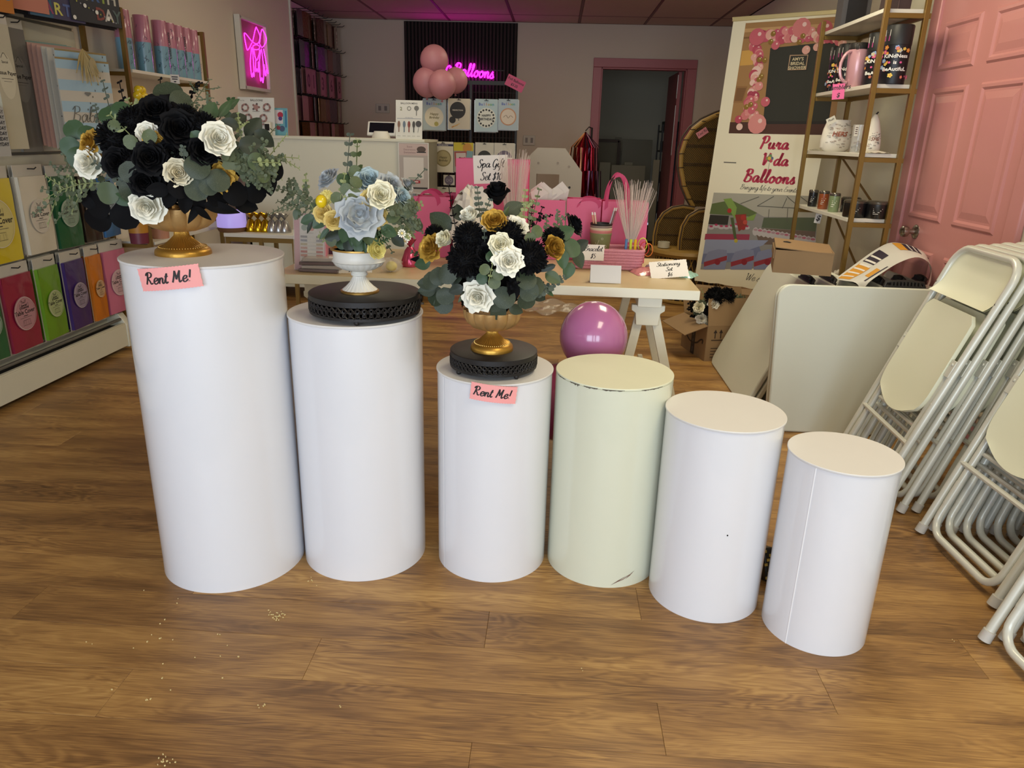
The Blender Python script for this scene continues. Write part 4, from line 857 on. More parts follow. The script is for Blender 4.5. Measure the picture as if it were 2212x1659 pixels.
# ------------------------------------------------------------------ cardboard carton on the tables
m_card = mat('brown_cardboard', '8f7350', .8, var=.06, vscale=12)
m_cardin = mat('cardboard_inside', '6e583c', .85)
def carton(loc, rz, w, d, h, label, lidang=None, open_flaps=False):
    t = empty('cardboard_box', loc, label, 'box', rz=rz)
    k = .004
    for nm, c, s in (('front_panel', (0, -d / 2, h / 2), (w, k, h)), ('back_panel', (0, d / 2, h / 2), (w, k, h)), ('side_panel', (-w / 2, 0, h / 2), (k, d, h)), ('side_panel', (w / 2, 0, h / 2), (k, d, h)), ('bottom_panel', (0, 0, .002), (w, d, k))):
        obj(nm, B().box(c, s), m_card, t)
    return t
cb = onz(1742, 598, .66); CB = carton((cb.x + .02, cb.y + .17, .665), math.radians(-14), .25, .28, .105, 'small closed brown carton lying on top of the folding tables')
obj('lid', B().box((0, 0, 0), (.256, .286, .004)), m_card, CB, (0, .0, .112), (math.radians(2), math.radians(4), 0))
obj('lid_flap', B().box((0, 0, -.02), (.004, .28, .04)), m_card, CB, (-.13, 0, .104), (0, 0, 0))
obj('tear', B().add([(-.07, .05, 0), (-.04, .04, 0), (-.03, .065, 0), (-.05, .085, 0), (-.066, .07, 0)], [(0, 1, 2, 3, 4)]), m_dark, CB, (-.02, -.02, .1165), (math.radians(2), math.radians(4), 0))
# ------------------------------------------------------------------ curled vinyl poster lying on the tables
rowsP = [[(1803, 603, 3.62), (1845, 572, 3.74), (1890, 540, 3.82), (1925, 524, 3.86), (1965, 530, 3.84), (1995, 545, 3.74), (2008, 566, 3.62)],
         [(1822, 606, 3.52), (1862, 585, 3.56), (1905, 556, 3.60), (1938, 540, 3.62), (1972, 542, 3.60), (2000, 556, 3.53), (2012, 585, 3.46)],
         [(1850, 612, 3.42), (1872, 600, 3.40), (1915, 574, 3.40), (1950, 556, 3.40), (1985, 553, 3.40), (2008, 572, 3.36), (2010, 610, 3.36)],
         [(1862, 634, 3.36), (1875, 612, 3.34), (1905, 590, 3.32), (1945, 566, 3.32), (1985, 556, 3.32), (2012, 578, 3.30), (2000, 625, 3.32)]]
G2 = [[ony(px, py, Y) for px, py, Y in r] for r in rowsP]
def cat2(a, b_, c, d, t): return .5 * ((2 * b_) + (c - a) * t + (2 * a - 5 * b_ + 4 * c - d) * t * t + (3 * b_ - a - 3 * c + d) * t ** 3)
def samp(arr, t):
    n = len(arr) - 1; x = min(t * n, n - 1e-6); i = int(x); g_ = lambda k: arr[max(0, min(n, k))]; return cat2(g_(i - 1), g_(i), g_(i + 1), g_(i + 2), x - i)
def surf(u, v): return samp([samp(r, u) for r in G2], v)
pt = empty('vinyl_poster', surf(.5, .5), 'curled white vinyl poster with orange and purple print lying on the folding tables', 'poster'); po = Vector(pt.location)
obj('sheet', B().grid(lambda u, v: surf(u, v) - po, 30, 14), mat('white_vinyl_sheet', 'dcdcd6', .4), pt, smooth=1.2)
PC = ('d79a2e', '2c2438', 'e8e6e0')
pp = [0, 1, 2]
def patch(ci, u0, u1, v0, v1, sk, lift):
    obj('printed_shape', B().grid(lambda u, v: surf(u0 + (u1 - u0) * u + sk * v, v0 + (v1 - v0) * v) - po + Vector((-.0, -.0006, lift)), 8, 3), flat(PC[ci]), pt, smooth=1.2)
patch(pp[0], .02, .20, .10, .42, .02, .0012); patch(pp[0], .50, .58, .05, .36, .03, .0012); patch(pp[0], .16, .26, .55, .70, .02, .0012)
patch(pp[1], .22, .36, .10, .40, .03, .0012); patch(pp[1], .58, .74, .05, .36, .03, .0012); patch(pp[1], .12, .34, .72, .78, .02, .0012)
for k in range(6): patch(pp[2], .05 + .045 * k, .065 + .045 * k, .12, .40, .03, .0022)
patch(pp[2], .62, .635, .05, .36, .03, .0022); patch(pp[2], .68, .695, .05, .36, .03, .0022)
# ------------------------------------------------------------------ gold shelf unit on the right with its goods
m_brass = mat('brushed_gold_metal', '80642e', .42, .55)
m_marb = mat('white_marble_laminate', 'd6d3c6', .35, var=.06, vscale=9)
SX0, SX1, SYN, SYF = 1.50, 1.715, 3.90, 4.75
sz = [ony(1905, 27, SYN).z, ony(1872, 189, SYN).z, ony(1838, 338, SYN).z, ony(1812, 478, SYN).z, .46]
sh = empty('shelf_unit', ((SX0 + SX1) / 2, (SYN + SYF) / 2, 0), 'gold framed open shelf unit with white marble boards beside the pink door', 'shelf'); so = Vector(sh.location)
for z in sz: obj('shelf_board', B().box((0, 0, z + .008), (SX1 - SX0, SYF - SYN, .018)), m_marb, sh, bev=.001)
for x, y in ((SX0 + .012, SYN - .014), (SX0 - .014, SYF - .06), (SX1 - .02, SYN - .014), (SX1 - .02, SYF - .06)):
    obj('post', B().box((x - so.x, y - so.y, .95), (.022, .022, 1.9)), m_brass, sh, bev=.001)
for z in sz:
    for y in (SYN - .014, SYF - .06): obj('rail', B().box((0, y - so.y, z - .014), (SX1 - SX0, .018, .022)), m_brass, sh, bev=.001)
    obj('rail', B().box((SX1 - .02 - so.x, -.03, z - .014), (.018, SYF - SYN - .06, .022)), m_brass, sh, bev=.001)
for z0, z1 in ((sz[3], sz[2]), (sz[4], sz[3])):
    obj('brace', B().bar((SX1 - .01 - so.x, SYN + .03 - so.y, z0), (SX1 - .01 - so.x, SYF - .08 - so.y, z1 - .02), .012, .005), m_brass, sh)
def on_shelf(px, py, k, X=None):
    p = onz(px, py, sz[k] + .017); return p
def shelf_pt(px, py, k, x):
    p = onx(px, py, x); p.y = min(max(p.y, SYN + .04), SYF - .05); return Vector((x, p.y, sz[k] + .0175))
def canister(px, py, k, r, h, lab, x=1.61, seed=0):
    p = shelf_pt(px, py, k, x)
    rnd = random.Random(seed); t = empty('canister', p, lab, 'canister', 'floral canisters on the shelf')
    obj('body', B().lathe([(1e-4, 0), (r * .93, 0), (r * .95, .004), (r, h * .66), (r, h * .66)], 40), mat('black_canister', '15141a', .4), t)
    obj('lid', B().lathe([(r * 1.0, h * .66), (r * 1.02, h * .665), (r * 1.03, h * .98), (r * .98, h), (1e-4, h)], 40), mat('black_lid', '1b1c1e', .45), t)
    pr = Print(); pr.eps = .0004; W_ = r * 2.4
    cols = ['d6538f', 'e08a3c', '8aa8d8', 'e6c65a', 'cf6a5e', 'b9b6ac']
    for i in range(34):
        x, z = rnd.uniform(-W_ / 2, W_ / 2), rnd.uniform(.03, h * .62); c = cols[i % 6]; q = rnd.uniform(.0035, .009)
        if abs(x - .012) < r * .75 and h * .2 < z < h * .52: continue
        for j in range(5): a = j * 1.2566; pr.disc(x + q * .8 * math.cos(a), z + q * .8 * math.sin(a), q * .55, c, 6); pr.k -= 1
        pr.disc(x, z, q * .4, 'e6c65a' if c != 'e6c65a' else 'e08a3c', 6)
    pr.text('KiNdNess', .0, h * .44, .023, 'f2f0ea', .0007); pr.text('is', .0, h * .335, .022, 'f2f0ea', .0006); pr.disc(-.022, h * .36, .005, 'd6538f', 8); pr.disc(.022, h * .36, .005, 'd6538f', 8); pr.text('BeAutifuL', .0, h * .22, .023, 'f2f0ea', .0007)
    rr = r * 1.003
    def bend(q): a = q.x / rr; R_ = rr - q.y; return Vector((R_ * math.sin(a), -R_ * math.cos(a), q.z))
    pr.bend = bend; ang = math.atan2(-p.x, p.y) * -.35
    pr.build('floral_print', t, rot=(0, 0, -.35))
    pl = Print(); pl.eps = .0005; pl.rect(0, h * .86, .034, .03, 'dedad0'); pl.rect(0, h * .77, .034, .022, 'a8457c'); pl.rect(0, h * .87, .02, .003, '444040')
    def bend2(q): a = q.x / (rr * 1.03); R_ = rr * 1.03 - q.y; return Vector((R_ * math.sin(a), -R_ * math.cos(a), q.z))
    pl.bend = bend2; pl.build('paper_label', t, rot=(0, 0, -1.25)); return t
canister(1936, 137, 1, .062, .262, 'black floral canister nearest the pink door on the shelf', seed=1)
canister(1893, 145, 1, .056, .255, 'black floral canister second from the pink door on the shelf', seed=2)
canister(1828, 155, 1, .056, .25, 'black floral canister behind the pink mug on the shelf', seed=3)
canister(1803, 165, 1, .054, .25, 'leftmost black floral canister on the shelf', seed=4)
p = shelf_pt(1856, 160, 1, 1.56)
mg = empty('travel_mug', p + Vector((-.02, .0, 0)), 'pale pink travel mug with looped handle and black lid on the shelf', 'mug')
m_mug = mat('pearl_pink_enamel', 'c9989f', .3, .2, coat=.4)
obj('body', B().lathe([(1e-4, 0), (.04, 0), (.043, .004), (.05, .18), (.048, .188)], 32), m_mug, mg)
obj('lid', B().lathe([(.05, .185), (.052, .187), (.052, .21), (.047, .216), (1e-4, .216)], 32), m_blk, mg)
obj('handle', B().tube([(-.045 - .045 * math.sin(a), -.02, .10 + .075 * math.cos(a)) for a in [PI * k / 12 for k in range(13)]], .008, 8), m_mug, mg)
obj('ring', B().tube([(-.03 + .012 * math.cos(a), -.055, .195 + .015 * math.sin(a)) for a in [2 * PI * k / 12 for k in range(12)]], .002, 6, closed=True), mat('silver_ring', 'b9b4ae', .25, 1), mg)
def small_tag(px, py, Y, w, h, col, lines, lab, rot=0, yaw=0, cols='2a2226', size=None, stand=True):
    pr = Print(); pr._m(col); pr.b.prism(zig(w, h, 8, w * .012), .0006); pr.k = 0
    n = len(lines)
    for i, tx in enumerate(lines): pr.text(tx, 0, h * (.5 - (i + .72) / n), size or h * .8 / n, cols, .0003, .15)
    o = pr.build('price_tag'); o.matrix_world = Matrix.Translation(ony(px, py, Y)) @ Matrix.Rotation(yaw, 4, 'Z') @ Matrix.Rotation(-rot, 4, 'Y')
    return tag(o, lab, 'tag')
small_tag(1811, 198, 4.16, .06, .075, 'd95f93', ['Tumblers', '$'], 'pink price tag hanging from the canister shelf', .08, -.5)
small_tag(1767, 472, 4.42, .035, .055, 'd8d6d0', ['$'], 'white price tag hanging from the candle shelf', -.1, -.5)
# chocolate kisses bags on the third board
m_bag = mat('white_printed_foil', 'dcd6c8', .35, bump=.15, bscale=25)
def scribbles(pr, x0, x1, z0, z1, n, rnd, cols=('3a342e', '3a342e', '7a4a34')):
    for i in range(n):
        x, z = rnd.uniform(x0, x1), rnd.uniform(z0, z1); l = rnd.uniform(.008, .02); k = [(x + l * j / 6, z + .003 * math.sin(j * 2.1 + i)) for j in range(7)]
        pr.line(k, .0016, rnd.choice(cols)); pr.k -= 1
p = shelf_pt(1806, 300, 2, 1.585)
bg = empty('gift_bag', p, 'squat white printed chocolate pouch with HERS lettering on the shelf', 'pouch')
obj('pouch', B().lathe([(1e-4, 0), (.06, 0), (.085, .02), (.088, .06), (.078, .12), (.066, .155), (.07, .17), (1e-4, .165)], 24, sy=.5, wob=lambda a, z: 1 + .02 * math.sin(5 * a + 30 * z)), m_bag, bg)
pr = Print(); pr.eps = .0004; rnd = random.Random(5); scribbles(pr, -.07, .065, .02, .15, 46, rnd); pr.text('HERS', 0, .082, .036, '9a4a2e', .0006, .2); pr.k += 2
def bendp(q): return Vector((q.x, q.y - .046 * math.sqrt(max(.05, 1 - (q.x / .092) ** 2)) - .002, q.z))
pr.bend = bendp; pr.build('pouch_print', bg)
pr = Print(); pr.card(.05, .035, .0006, 'd9d4c4'); pr.text('Plush', 0, -.002, .016, '3a342e', .0003, .2); o = pr.build('swing_tag', bg, (-.06, -.05, .165), (0, -.5, 0))
p = shelf_pt(1884, 295, 2, 1.62)
ks = empty('kiss_plush', p, 'cone shaped white printed chocolate kiss standing on the shelf', 'plush')
obj('cone', B().lathe([(1e-4, 0), (.04, .0), (.047, .02), (.045, .06), (.036, .11), (.024, .155), (.010, .185), (1e-4, .192)], 24), m_bag, ks)
pr = Print(); pr.eps = .0004; scribbles(pr, -.035, .03, .02, .13, 34, rnd); pr.text('SHE', 0, .06, .026, '7a4a34', .0004, .2); pr.text('YS', .004, .10, .02, '9a4a2e', .0004, .2)
def bendk(q): R_ = .049 - .012 * (q.z / .1) ** 2 - q.y; a = q.x / .047; return Vector((R_ * math.sin(a), -R_ * math.cos(a), q.z))
pr.bend = bendk; pr.build('kiss_print', ks)
obj('paper_tip', B().cyl((0, 0, .188), (.01, 0, .20), .004, 8), m_blk, ks)
p = shelf_pt(1854, 300, 2, 1.60)
jar = empty('clear_canister', p, 'clear plastic tub with dark wrapped sweets on the shelf', 'tub')
m_clear = mat('clear_plastic', 'e8e8e6', .08, trans=.0, alpha=.22, coat=.3)
obj('wall', B().lathe([(.034, .0), (.036, .14), (.034, .14), (.032, .0)], 24), m_clear, jar)
sb = B(); rnd = random.Random(8)
sw_cols = [mat('dark_foil', '3b3230', .3, .6), mat('brown_foil', '6a4632', .3, .6), mat('silver_foil', 'a6a4a2', .25, .8)]
for i in range(24):
    a = rnd.uniform(0, 6.28); q = rnd.uniform(0, .024); sb.mi = i % 3; sb.ball((q * math.cos(a), q * math.sin(a), .008 + rnd.uniform(0, .045)), .008, 6)
o = obj('sweets', sb, sw_cols, jar); o['kind'] = 'stuff'
pr = Print(); pr.card(.02, .055, .0005, 'd8d2c6', 0, 0); [pr.rect(0, .015 - .010 * i, .012, .004, '5a3a3a') for i in range(4)]; pr.build('swing_tag', jar, (-.03, -.036, .11))
for k, (px, py, X, lab) in enumerate(((1772, 331, 1.56, 'flat clear packet left of the chocolate pouch'), (1912, 334, 1.60, 'flat printed packet in front of the chocolate kiss'))):
    p = shelf_pt(px, py, 2, X); b = B()
    b.grid(lambda u, v: Vector(((u - .5) * .11, (v - .5) * .09, .004 + .008 * math.sin(PI * u) * math.sin(PI * v) + .002 * math.sin(17 * u + 9 * v))), 10, 8).grid(lambda u, v: Vector(((.5 - u) * .11, (v - .5) * .09, 0)), 2, 2)
    tag(obj('flat_packet', b, m_bag if k else mat('foggy_plastic', 'c2bda9', .25, coat=.3), None, p), lab, 'packet')
def candle(px, py, r, h, col, lab, x, wide=False):
    p = shelf_pt(px, py, 3, x)
    t = empty('candle_jar', p, lab, 'candle', 'jar candles on the shelf')
    obj('jar', B().lathe([(1e-4, 0), (r * .93, 0), (r, .005), (r * (1.03 if wide else 1), h), (r * .92, h), (r * .9, h - .012), (1e-4, h - .014)], 32), mat('candle_' + col, col, .3, coat=.3), t)
    obj('lid', B().lathe([(r * 1.02, h - .004), (r * 1.04, h - .002), (r * 1.04, h + .006), (r * .9, h + .012), (1e-4, h + .012)], 32), mat('candle_lid', '6c675e', .2, .7), t)
    pr = Print(); pr.eps = .0003
    for i in range(4): pr.rect(-.003 * i, h * .66 - i * h * .11, r * (.8 - .12 * i), h * .035, 'c9c4ba' if col != '7f9068' else 'e8e6d8')
    def bd(q): a = q.x / r; R_ = r * 1.025 - q.y; return Vector((R_ * math.sin(a), -R_ * math.cos(a), q.z))
    pr.bend = bd; pr.build('label_print', t, rot=(0, 0, -.3))
for a in ((1753, 448, .026, .085, '16181b', 'small black candle jar at the far left of the candle shelf', 1.545), (1776, 450, .028, .09, '8f4a26', 'small rust orange candle jar on the shelf', 1.55), (1799, 455, .028, .09, '7f9068', 'small sage green candle jar on the shelf', 1.55),
          (1836, 448, .050, .07, '17171a', 'wide black candle jar behind the front pair', 1.645, True), (1844, 462, .055, .075, '141416', 'wide black candle jar at the front left of the candle shelf', 1.555, True), (1893, 464, .055, .075, '151517', 'wide black candle jar nearest the pink door', 1.655, True)): candle(*a)
# boxes on the top board
pb = empty('grey_box', (SX0 + .09, SYF - .2, sz[0] + .0175), 'tall grey box standing on the top board of the gold shelf', 'box')
obj('carton', B().box((0, 0, .13), (.15, .10, .26)), mat('slate_card', '4c4a4c', .6), pb, bev=.002)
obj('spine', B().box((-.0, -.0525, .13), (.10, .004, .26)), mat('black_card', '141314', .5), pb)
pb = empty('dark_bag', (SX0 + .13, SYN + .16, sz[0] + .0175), 'dark brown faceted gift bag on the top board of the gold shelf', 'gift bag')
obj('body', B().prism([(-.06, 0), (.06, 0), (.065, .2), (-.05, .2)], .08), mat('brown_card', '3a2a28', .6), pb, bev=.002)
obj('fold', B().box((.0, -.002, .1), (.002, .004, .2)), mat('brown_card_light', '5a4644', .6), pb)
rb = onz(1812, 556, .50); t = empty('red_basket', (SX0 + .11, SYN + .28, sz[4] + .0175), 'small red basket of wrapped sweets on the lowest visible board', 'basket')
obj('basket', B().lathe([(1e-4, 0), (.06, 0), (.08, .06), (.076, .06), (.058, .006), (1e-4, .005)], 20), mat('red_plastic', '8f2230', .4), t)
sb = B(); rnd = random.Random(9)
for i in range(40): a = rnd.uniform(0, 6.28); q = rnd.uniform(0, .065); sb.ball((q * math.cos(a), q * math.sin(a), .06 + rnd.uniform(0, .025)), .012, 6)
o = obj('wrapped_sweets', sb, m_bag, t); o['kind'] = 'stuff'
# ------------------------------------------------------------------ standing banner
def PPX(M):
    """photo pixel -> (x,z) on the local plane y=0 of M"""
    I = M.inverted(); c = I @ CAMP; R_ = I.to_3x3()
    def f(px, py):
        v = R_ @ ray(px, py); t = -c.y / v.y; p = c + v * t; return (p.x, p.z)
    return f
BA, BC = Vector((1.11, 5.5, 0)), Vector((1.77, 5.06, 0))
MB = Matrix.Translation((BA + BC) / 2) @ Matrix.Rotation(math.atan2(-.44, .66), 4, 'Z'); Q = PPX(MB)
bn = empty('banner_stand', (BA + BC) / 2, 'tall cream banner stand printed with a balloon garland and pink script', 'banner', rz=math.atan2(-.44, .66))
TL, TR, BLc = Q(1585, 40), Q(1838, 22), Q(1500, 606); BR = (TR[0] - (TL[0] - BLc[0]), BLc[1])
pr = Print(); pr._m('ebe4c8'); pr.b.prism([TL, TR, BR] + [(BR[0] + (BLc[0] - BR[0]) * k / 12, BLc[1] + .004 * math.sin(k * 2.3)) for k in range(1, 12)] + [BLc], .002); pr.k = 0
def quad(pts, c): pr.poly([Q(*p) for p in pts], c)
def pxs(px, py, n): a, b_ = Q(px, py), Q(px + n, py); return abs(b_[0] - a[0])
# upper picture
pr.eps = .00003
U = [(1611, 50), (1834, 34), (1800, 292), (1574, 288)]
quad(U, 'a37a4a'); quad([(1609, 62), (1832, 48), (1831, 56), (1608, 70)], 'c39a66'); quad([(1607, 80), (1829, 66), (1828, 70), (1606, 84)], '7f5a34')
quad([(1603, 110), (1632, 107), (1626, 140), (1598, 142)], 'd0a04e'); quad([(1577, 264), (1803, 262), (1800, 292), (1574, 288)], '4c2c20'); quad([(1590, 186), (1615, 186), (1605, 222), (1584, 222)], '946a3e')
quad([(1592, 190), (1612, 190), (1603, 218), (1587, 218)], '7d5732')
quad([(1664, 104), (1815, 88), (1790, 265), (1648, 266)], '29291f'); quad([(1656, 262), (1796, 262), (1795, 268), (1655, 268)], '1e1a14')
rnd = random.Random(11); pk = ['b8485a', 'c8606c', 'd98c86', 'e0a898', 'a83a52', 'd07a78', 'e8c4b4', 'c05468']
def bal(px, py, r, c):
    x, z = Q(px, py); s = pxs(px, py, r); pr.disc(x, z, s, c, 14); pr.disc(x + s * .28, z + s * .32, s * .24, 'ecc8be' if c not in ('8c6a24', 'a08030') else 'e8dc9a', 8)
for i in range(40):
    t = i / 39; bal(1630 + rnd.uniform(-10, 10) + 8 * math.sin(6 * t), 90 + 165 * t, rnd.uniform(6, 11), rnd.choice(pk))
for i in range(52):
    t = i / 51; bal(1640 + 180 * t, 82 - 16 * math.sin(t * 2.4) + 12 * t + rnd.uniform(-9, 12), rnd.uniform(6, 11), rnd.choice(pk))
for px, py, r, c in ((1636, 80, 17, 'c8606c'), (1732, 60, 20, 'd07a78'), (1782, 62, 17, 'b8545c'), (1636, 268, 20, 'd98c86'), (1610, 250, 9, 'd07a78'), (1596, 258, 8, 'b8485a'), (1598, 274, 7, 'e8c4b4'), (1618, 240, 9, 'd98c86'), (1624, 238, 8, 'c8606c'), (1642, 128, 8, 'a83a52'), (1640, 186, 9, 'd98c86'), (1654, 220, 10, 'c8606c'), (1742, 108, 9, 'e0a898'), (1765, 102, 8, 'e0a898'), (1676, 98, 9, 'c8606c')): bal(px, py, r, c)
for px, py in ((1671, 73), (1666, 90), (1735, 78), (1727, 91), (1641, 129), (1652, 130), (1645, 165), (1640, 172), (1613, 231), (1622, 226), (1814, 84)): bal(px, py, 5.5, '8c6a24')
quad([(1707, 119), (1747, 118), (1742, 151), (1702, 152)], 'b09070'); quad([(1709, 121), (1745, 120), (1740, 149), (1704, 150)], '26261e')
for i, tx in enumerate(("AMY'S", 'BRIDAL', 'SHOWER')):
    x, z = Q(1724 - i, 131 + 9.5 * i); pr.text(tx, x, z, .027, 'd8c8a0', .0003)
# lettering
pr.k = 40; kk = pr.k
pinkc = 'b5324e'
for tx, px, py, s in (('Pura', 1672, 322, .041), ('V', 1652, 357, .041), ('da', 1686, 358, .041), ('Balloons', 1660, 395, .043)):
    x, z = Q(px, py); pr.script(tx, x, z, s, pinkc, .40, .55, .2, sp=.16)
x, z = Q(1661, 352); pr.line([(x, z - .05), (x + .004, z)], .003, '8a8a80')
for dx_, dz_, c in ((0, .02, '5a7a4a'), (.016, .03, '5a6a8a'), (-.014, .03, '8a8a52'), (.004, .046, '6a8a5a'), (.012, .014, 'b8485a'), (0, .03, 'd8b84a')): pr.disc(x + dx_, z + dz_, .012, c, 8)
x, z = Q(1658, 412); pr.script('Bringing life to your Events', x, z, .0175, '2c2826', .14, .5, .35)
x, z = Q(1621, 606); pr.script('We specialize', x + .10, z, .027, '2c2826', .13, .5, .35)
# small address line where the code square is left blank
x, z = Q(1577, 351); pr.rect(x, z, .09, .007, '6a665e')
# lower picture
pr.k = 40
quad([(1542, 416), (1770, 424), (1757, 578), (1513, 582)], '8c8a86'); quad([(1542, 416), (1770, 424), (1764, 470), (1650, 468), (1600, 440), (1538, 440)], 'a8a596')
quad([(1538, 440), (1580, 432), (1636, 460), (1620, 468), (1533, 462)], '5a6a3c'); quad([(1534, 464), (1575, 466), (1572, 486), (1530, 484)], '2c2a24'); quad([(1650, 470), (1766, 470), (1762, 500), (1645, 492)], '566048')
quad([(1630, 492), (1762, 500), (1758, 530), (1640, 528)], '6d5b50')
for i in range(14):
    x, z = Q(1632 + i * 9.5, 500 + 1.6 * i); pr.disc(x, z, .022, 'b9b3b2', 8, .03); pr.disc(x, z + .012, .016, 'b06478' if i % 2 else 'a98a92', 8, .008)
for i in range(8):
    x, z = Q(1536 + i * 11, 490 + rnd.uniform(-3, 3)); pr.disc(x, z, .024, 'b9b0b4', 8, .014); pr.disc(x, z + .01, .014, 'a8325a', 6, .008)
quad([(1524, 505), (1620, 506), (1618, 520), (1522, 518)], '9a3a52'); quad([(1524, 517), (1660, 519), (1648, 530), (1600, 546), (1519, 548)], '8f97b0'); quad([(1519, 548), (1600, 546), (1640, 532), (1650, 560), (1515, 570)], '6f7796')
for px in (1548, 1606, 1656):
    P_ = [(px - 28, 582), (px - 26, 560), (px - 18, 544), (px + 4, 538), (px + 22, 540), (px + 24, 556), (px + 18, 582)]; quad(P_, '8288a4'); quad([(px - 27, 566), (px + 23, 552), (px + 22, 562), (px - 27, 576)], '94323c'); x, z = Q(px + 2, 566); pr.disc(x, z, .022, '8a2230', 10)
quad([(1578, 470), (1585, 470), (1592, 516), (1586, 516)], '4c5a34'); quad([(1563, 430), (1580, 428), (1592, 448), (1588, 474), (1580, 460)], '7d9a4a'); quad([(1612, 470), (1634, 462), (1628, 476), (1610, 476)], '7d9a4a'); quad([(1588, 464), (1612, 462), (1614, 488), (1596, 500)], '8a3226')
x, z = Q(1590, 520); pr.disc(x, z, .014, 'b8a83a', 10)
for a, b_ in (((1640, 425), (1600, 440)), ((1672, 424), (1636, 445)), ((1700, 424), (1730, 450)), ((1730, 425), (1765, 452)), ((1690, 450), (1700, 428)), ((1660, 470), (1662, 452)), ((1700, 478), (1702, 450)), ((1636, 445), (1730, 450))): pr.line([Q(*a), Q(*b_)], .004, '5c5a50')
for px, py, r, c in ((1576, 455, 5, 'a8302a'), (1606, 470, 6, 'a8302a'), (1610, 480, 5, 'b84a3a'), (1606, 492, 5, '9a2a2a')): x, z = Q(px, py); pr.disc(x, z, pxs(px, py, r), c, 8)
pr.build('printed_sheet', bn)
obj('top_rail', B().prism([Q(1583, 37), Q(1840, 18), Q(1840, 28), Q(1582, 47)], .018, Matrix.Translation((0, -.006, 0))), mat('champagne_rail', 'd3c592', .35, .3), bn, bev=.003)
obj('support_pole', B().cyl((0, .03, .05), (0, .03, 2.0), .009, 8), m_grey, bn); obj('base', B().box((0, .03, .03), (.8, .16, .06)), m_grey, bn, bev=.01)
# ------------------------------------------------------------------ peacock wicker chair
def wicker(name, a, c, ang, sc):
    if name in MATS: return MATS[name]
    m = bpy.data.materials.new(name); m.use_nodes = True; nt = m.node_tree; L = nt.links.new; b = nt.nodes['Principled BSDF']; tc = nt.nodes.new('ShaderNodeTexCoord')
    mp = nt.nodes.new('ShaderNodeMapping'); mp.inputs['Rotation'].default_value = (0, ang, 0); L(tc.outputs['Object'], mp.inputs['Vector'])
    w = nt.nodes.new('ShaderNodeTexWave'); w.inputs['Scale'].default_value = sc; w.inputs['Distortion'].default_value = .6; w.inputs['Detail'].default_value = 2; w.bands_direction = 'X'; L(mp.outputs[0], w.inputs['Vector'])
    cr = nt.nodes.new('ShaderNodeValToRGB'); cr.color_ramp.elements[0].color = lin(a); cr.color_ramp.elements[1].color = lin(c); L(w.outputs['Fac'], cr.inputs[0]); L(cr.outputs[0], b.inputs['Base Color'])
    bp = nt.nodes.new('ShaderNodeBump'); bp.inputs['Distance'].default_value = .01; L(w.outputs['Fac'], bp.inputs['Height']); L(bp.outputs[0], b.inputs['Normal']); b.inputs['Roughness'].default_value = .6; MATS[name] = m; return m
m_wk = wicker('woven_rattan', '4f3a18', '8d6c34', math.radians(45), 26); m_rat = mat('rattan_cane', '9a7838', .5, var=.12, vscale=20); m_bind = mat('dark_rattan_binding', '3c2912', .6)
WY = 6.3; wc = ony(1606, 545, WY); pc = empty('peacock_chair', (wc.x, WY, 0), 'tall rattan peacock chair with fan back half hidden by the banner', 'chair')
MW = Matrix.Translation((wc.x, WY, 0)); Q = PPX(MW)
lp = [Q(*p) for p in ((1498, 446), (1489, 430), (1478, 402), (1471, 362), (1472, 332), (1482, 302), (1497, 280), (1520, 262), (1550, 248), (1580, 238))]
ax = Q(1606, 400)[0]; fan = lp + [(2 * ax - x, z) for x, z in lp[::-1]]
obj('fan_back', B().prism(fan, .025), m_wk, pc)
obj('fan_rim', B().tube([(x, .0, z) for x, z in fan], .018, 8), m_rat, pc); obj('outer_rim', B().tube([(ax + (x - ax) * 1.06, .02, z + .02 * (1 if z > 1 else 0)) for x, z in fan], .007, 6), m_bind, pc)
for k in range(10):
    x, z = fan[k]; obj('rim_binding', B().tube([(x + .02 * math.cos(a), .02 * math.sin(a), z) for a in [PI / 4 * j for j in range(8)]], .004, 5, closed=True), m_bind, pc)
def fan_x(z):
    for (x0, z0), (x1, z1) in zip(lp, lp[1:]):
        if z0 <= z <= z1: return x0 + (x1 - x0) * (z - z0) / (z1 - z0)
    return lp[-1][0]
for py in (282, 318, 358, 398, 438):
    z = Q(1520, py)[1]
    for d in (0, .014): obj('band', B().tube([(fan_x(z + d) + .01, -.006, z + d), (2 * ax - fan_x(z + d) - .01, -.006, z + d)], .004, 5), m_bind, pc)
def arm(pts, Y):
    MA = Matrix.Translation((wc.x, Y, 0)); q = PPX(MA); P_ = [q(*p) for p in pts]; d = Y - WY; z0 = .40
    poly = P_ + [(P_[-1][0], z0), (P_[0][0], z0)]
    obj('arm_panel', B().prism(poly, .022, Matrix.Translation((0, d, 0))), m_wk, pc); obj('arm_rim', B().tube([(x, d, z) for x, z in P_], .017, 8), m_rat, pc)
    obj('arm_edge', B().tube([(x, d - .016, z + .012) for x, z in P_], .006, 6), m_bind, pc)
    for f_ in (.3, .72):
        z = z0 + (max(p[1] for p in P_) - z0) * f_; obj('band', B().tube([(min(p[0] for p in P_) + .02, d - .006, z), (max(p[0] for p in P_), d - .006, z)], .005, 5), m_bind, pc)
arm([(1412, 545), (1414, 510), (1420, 482), (1433, 462), (1452, 450), (1475, 446), (1500, 450)], 6.15)
arm([(1466, 560), (1468, 520), (1474, 490), (1487, 468), (1508, 456), (1535, 453), (1560, 455)], 5.92)
sx = ony(1490, 560, 6.0).x - wc.x
obj('seat', B().lathe([(1e-4, .36), (.30, .36), (.32, .385), (.31, .41), (1e-4, .415)], 36, (sx, -.25, 0)), m_rat, pc)
sk = B(); n = 34; R0, R1 = .27, .31
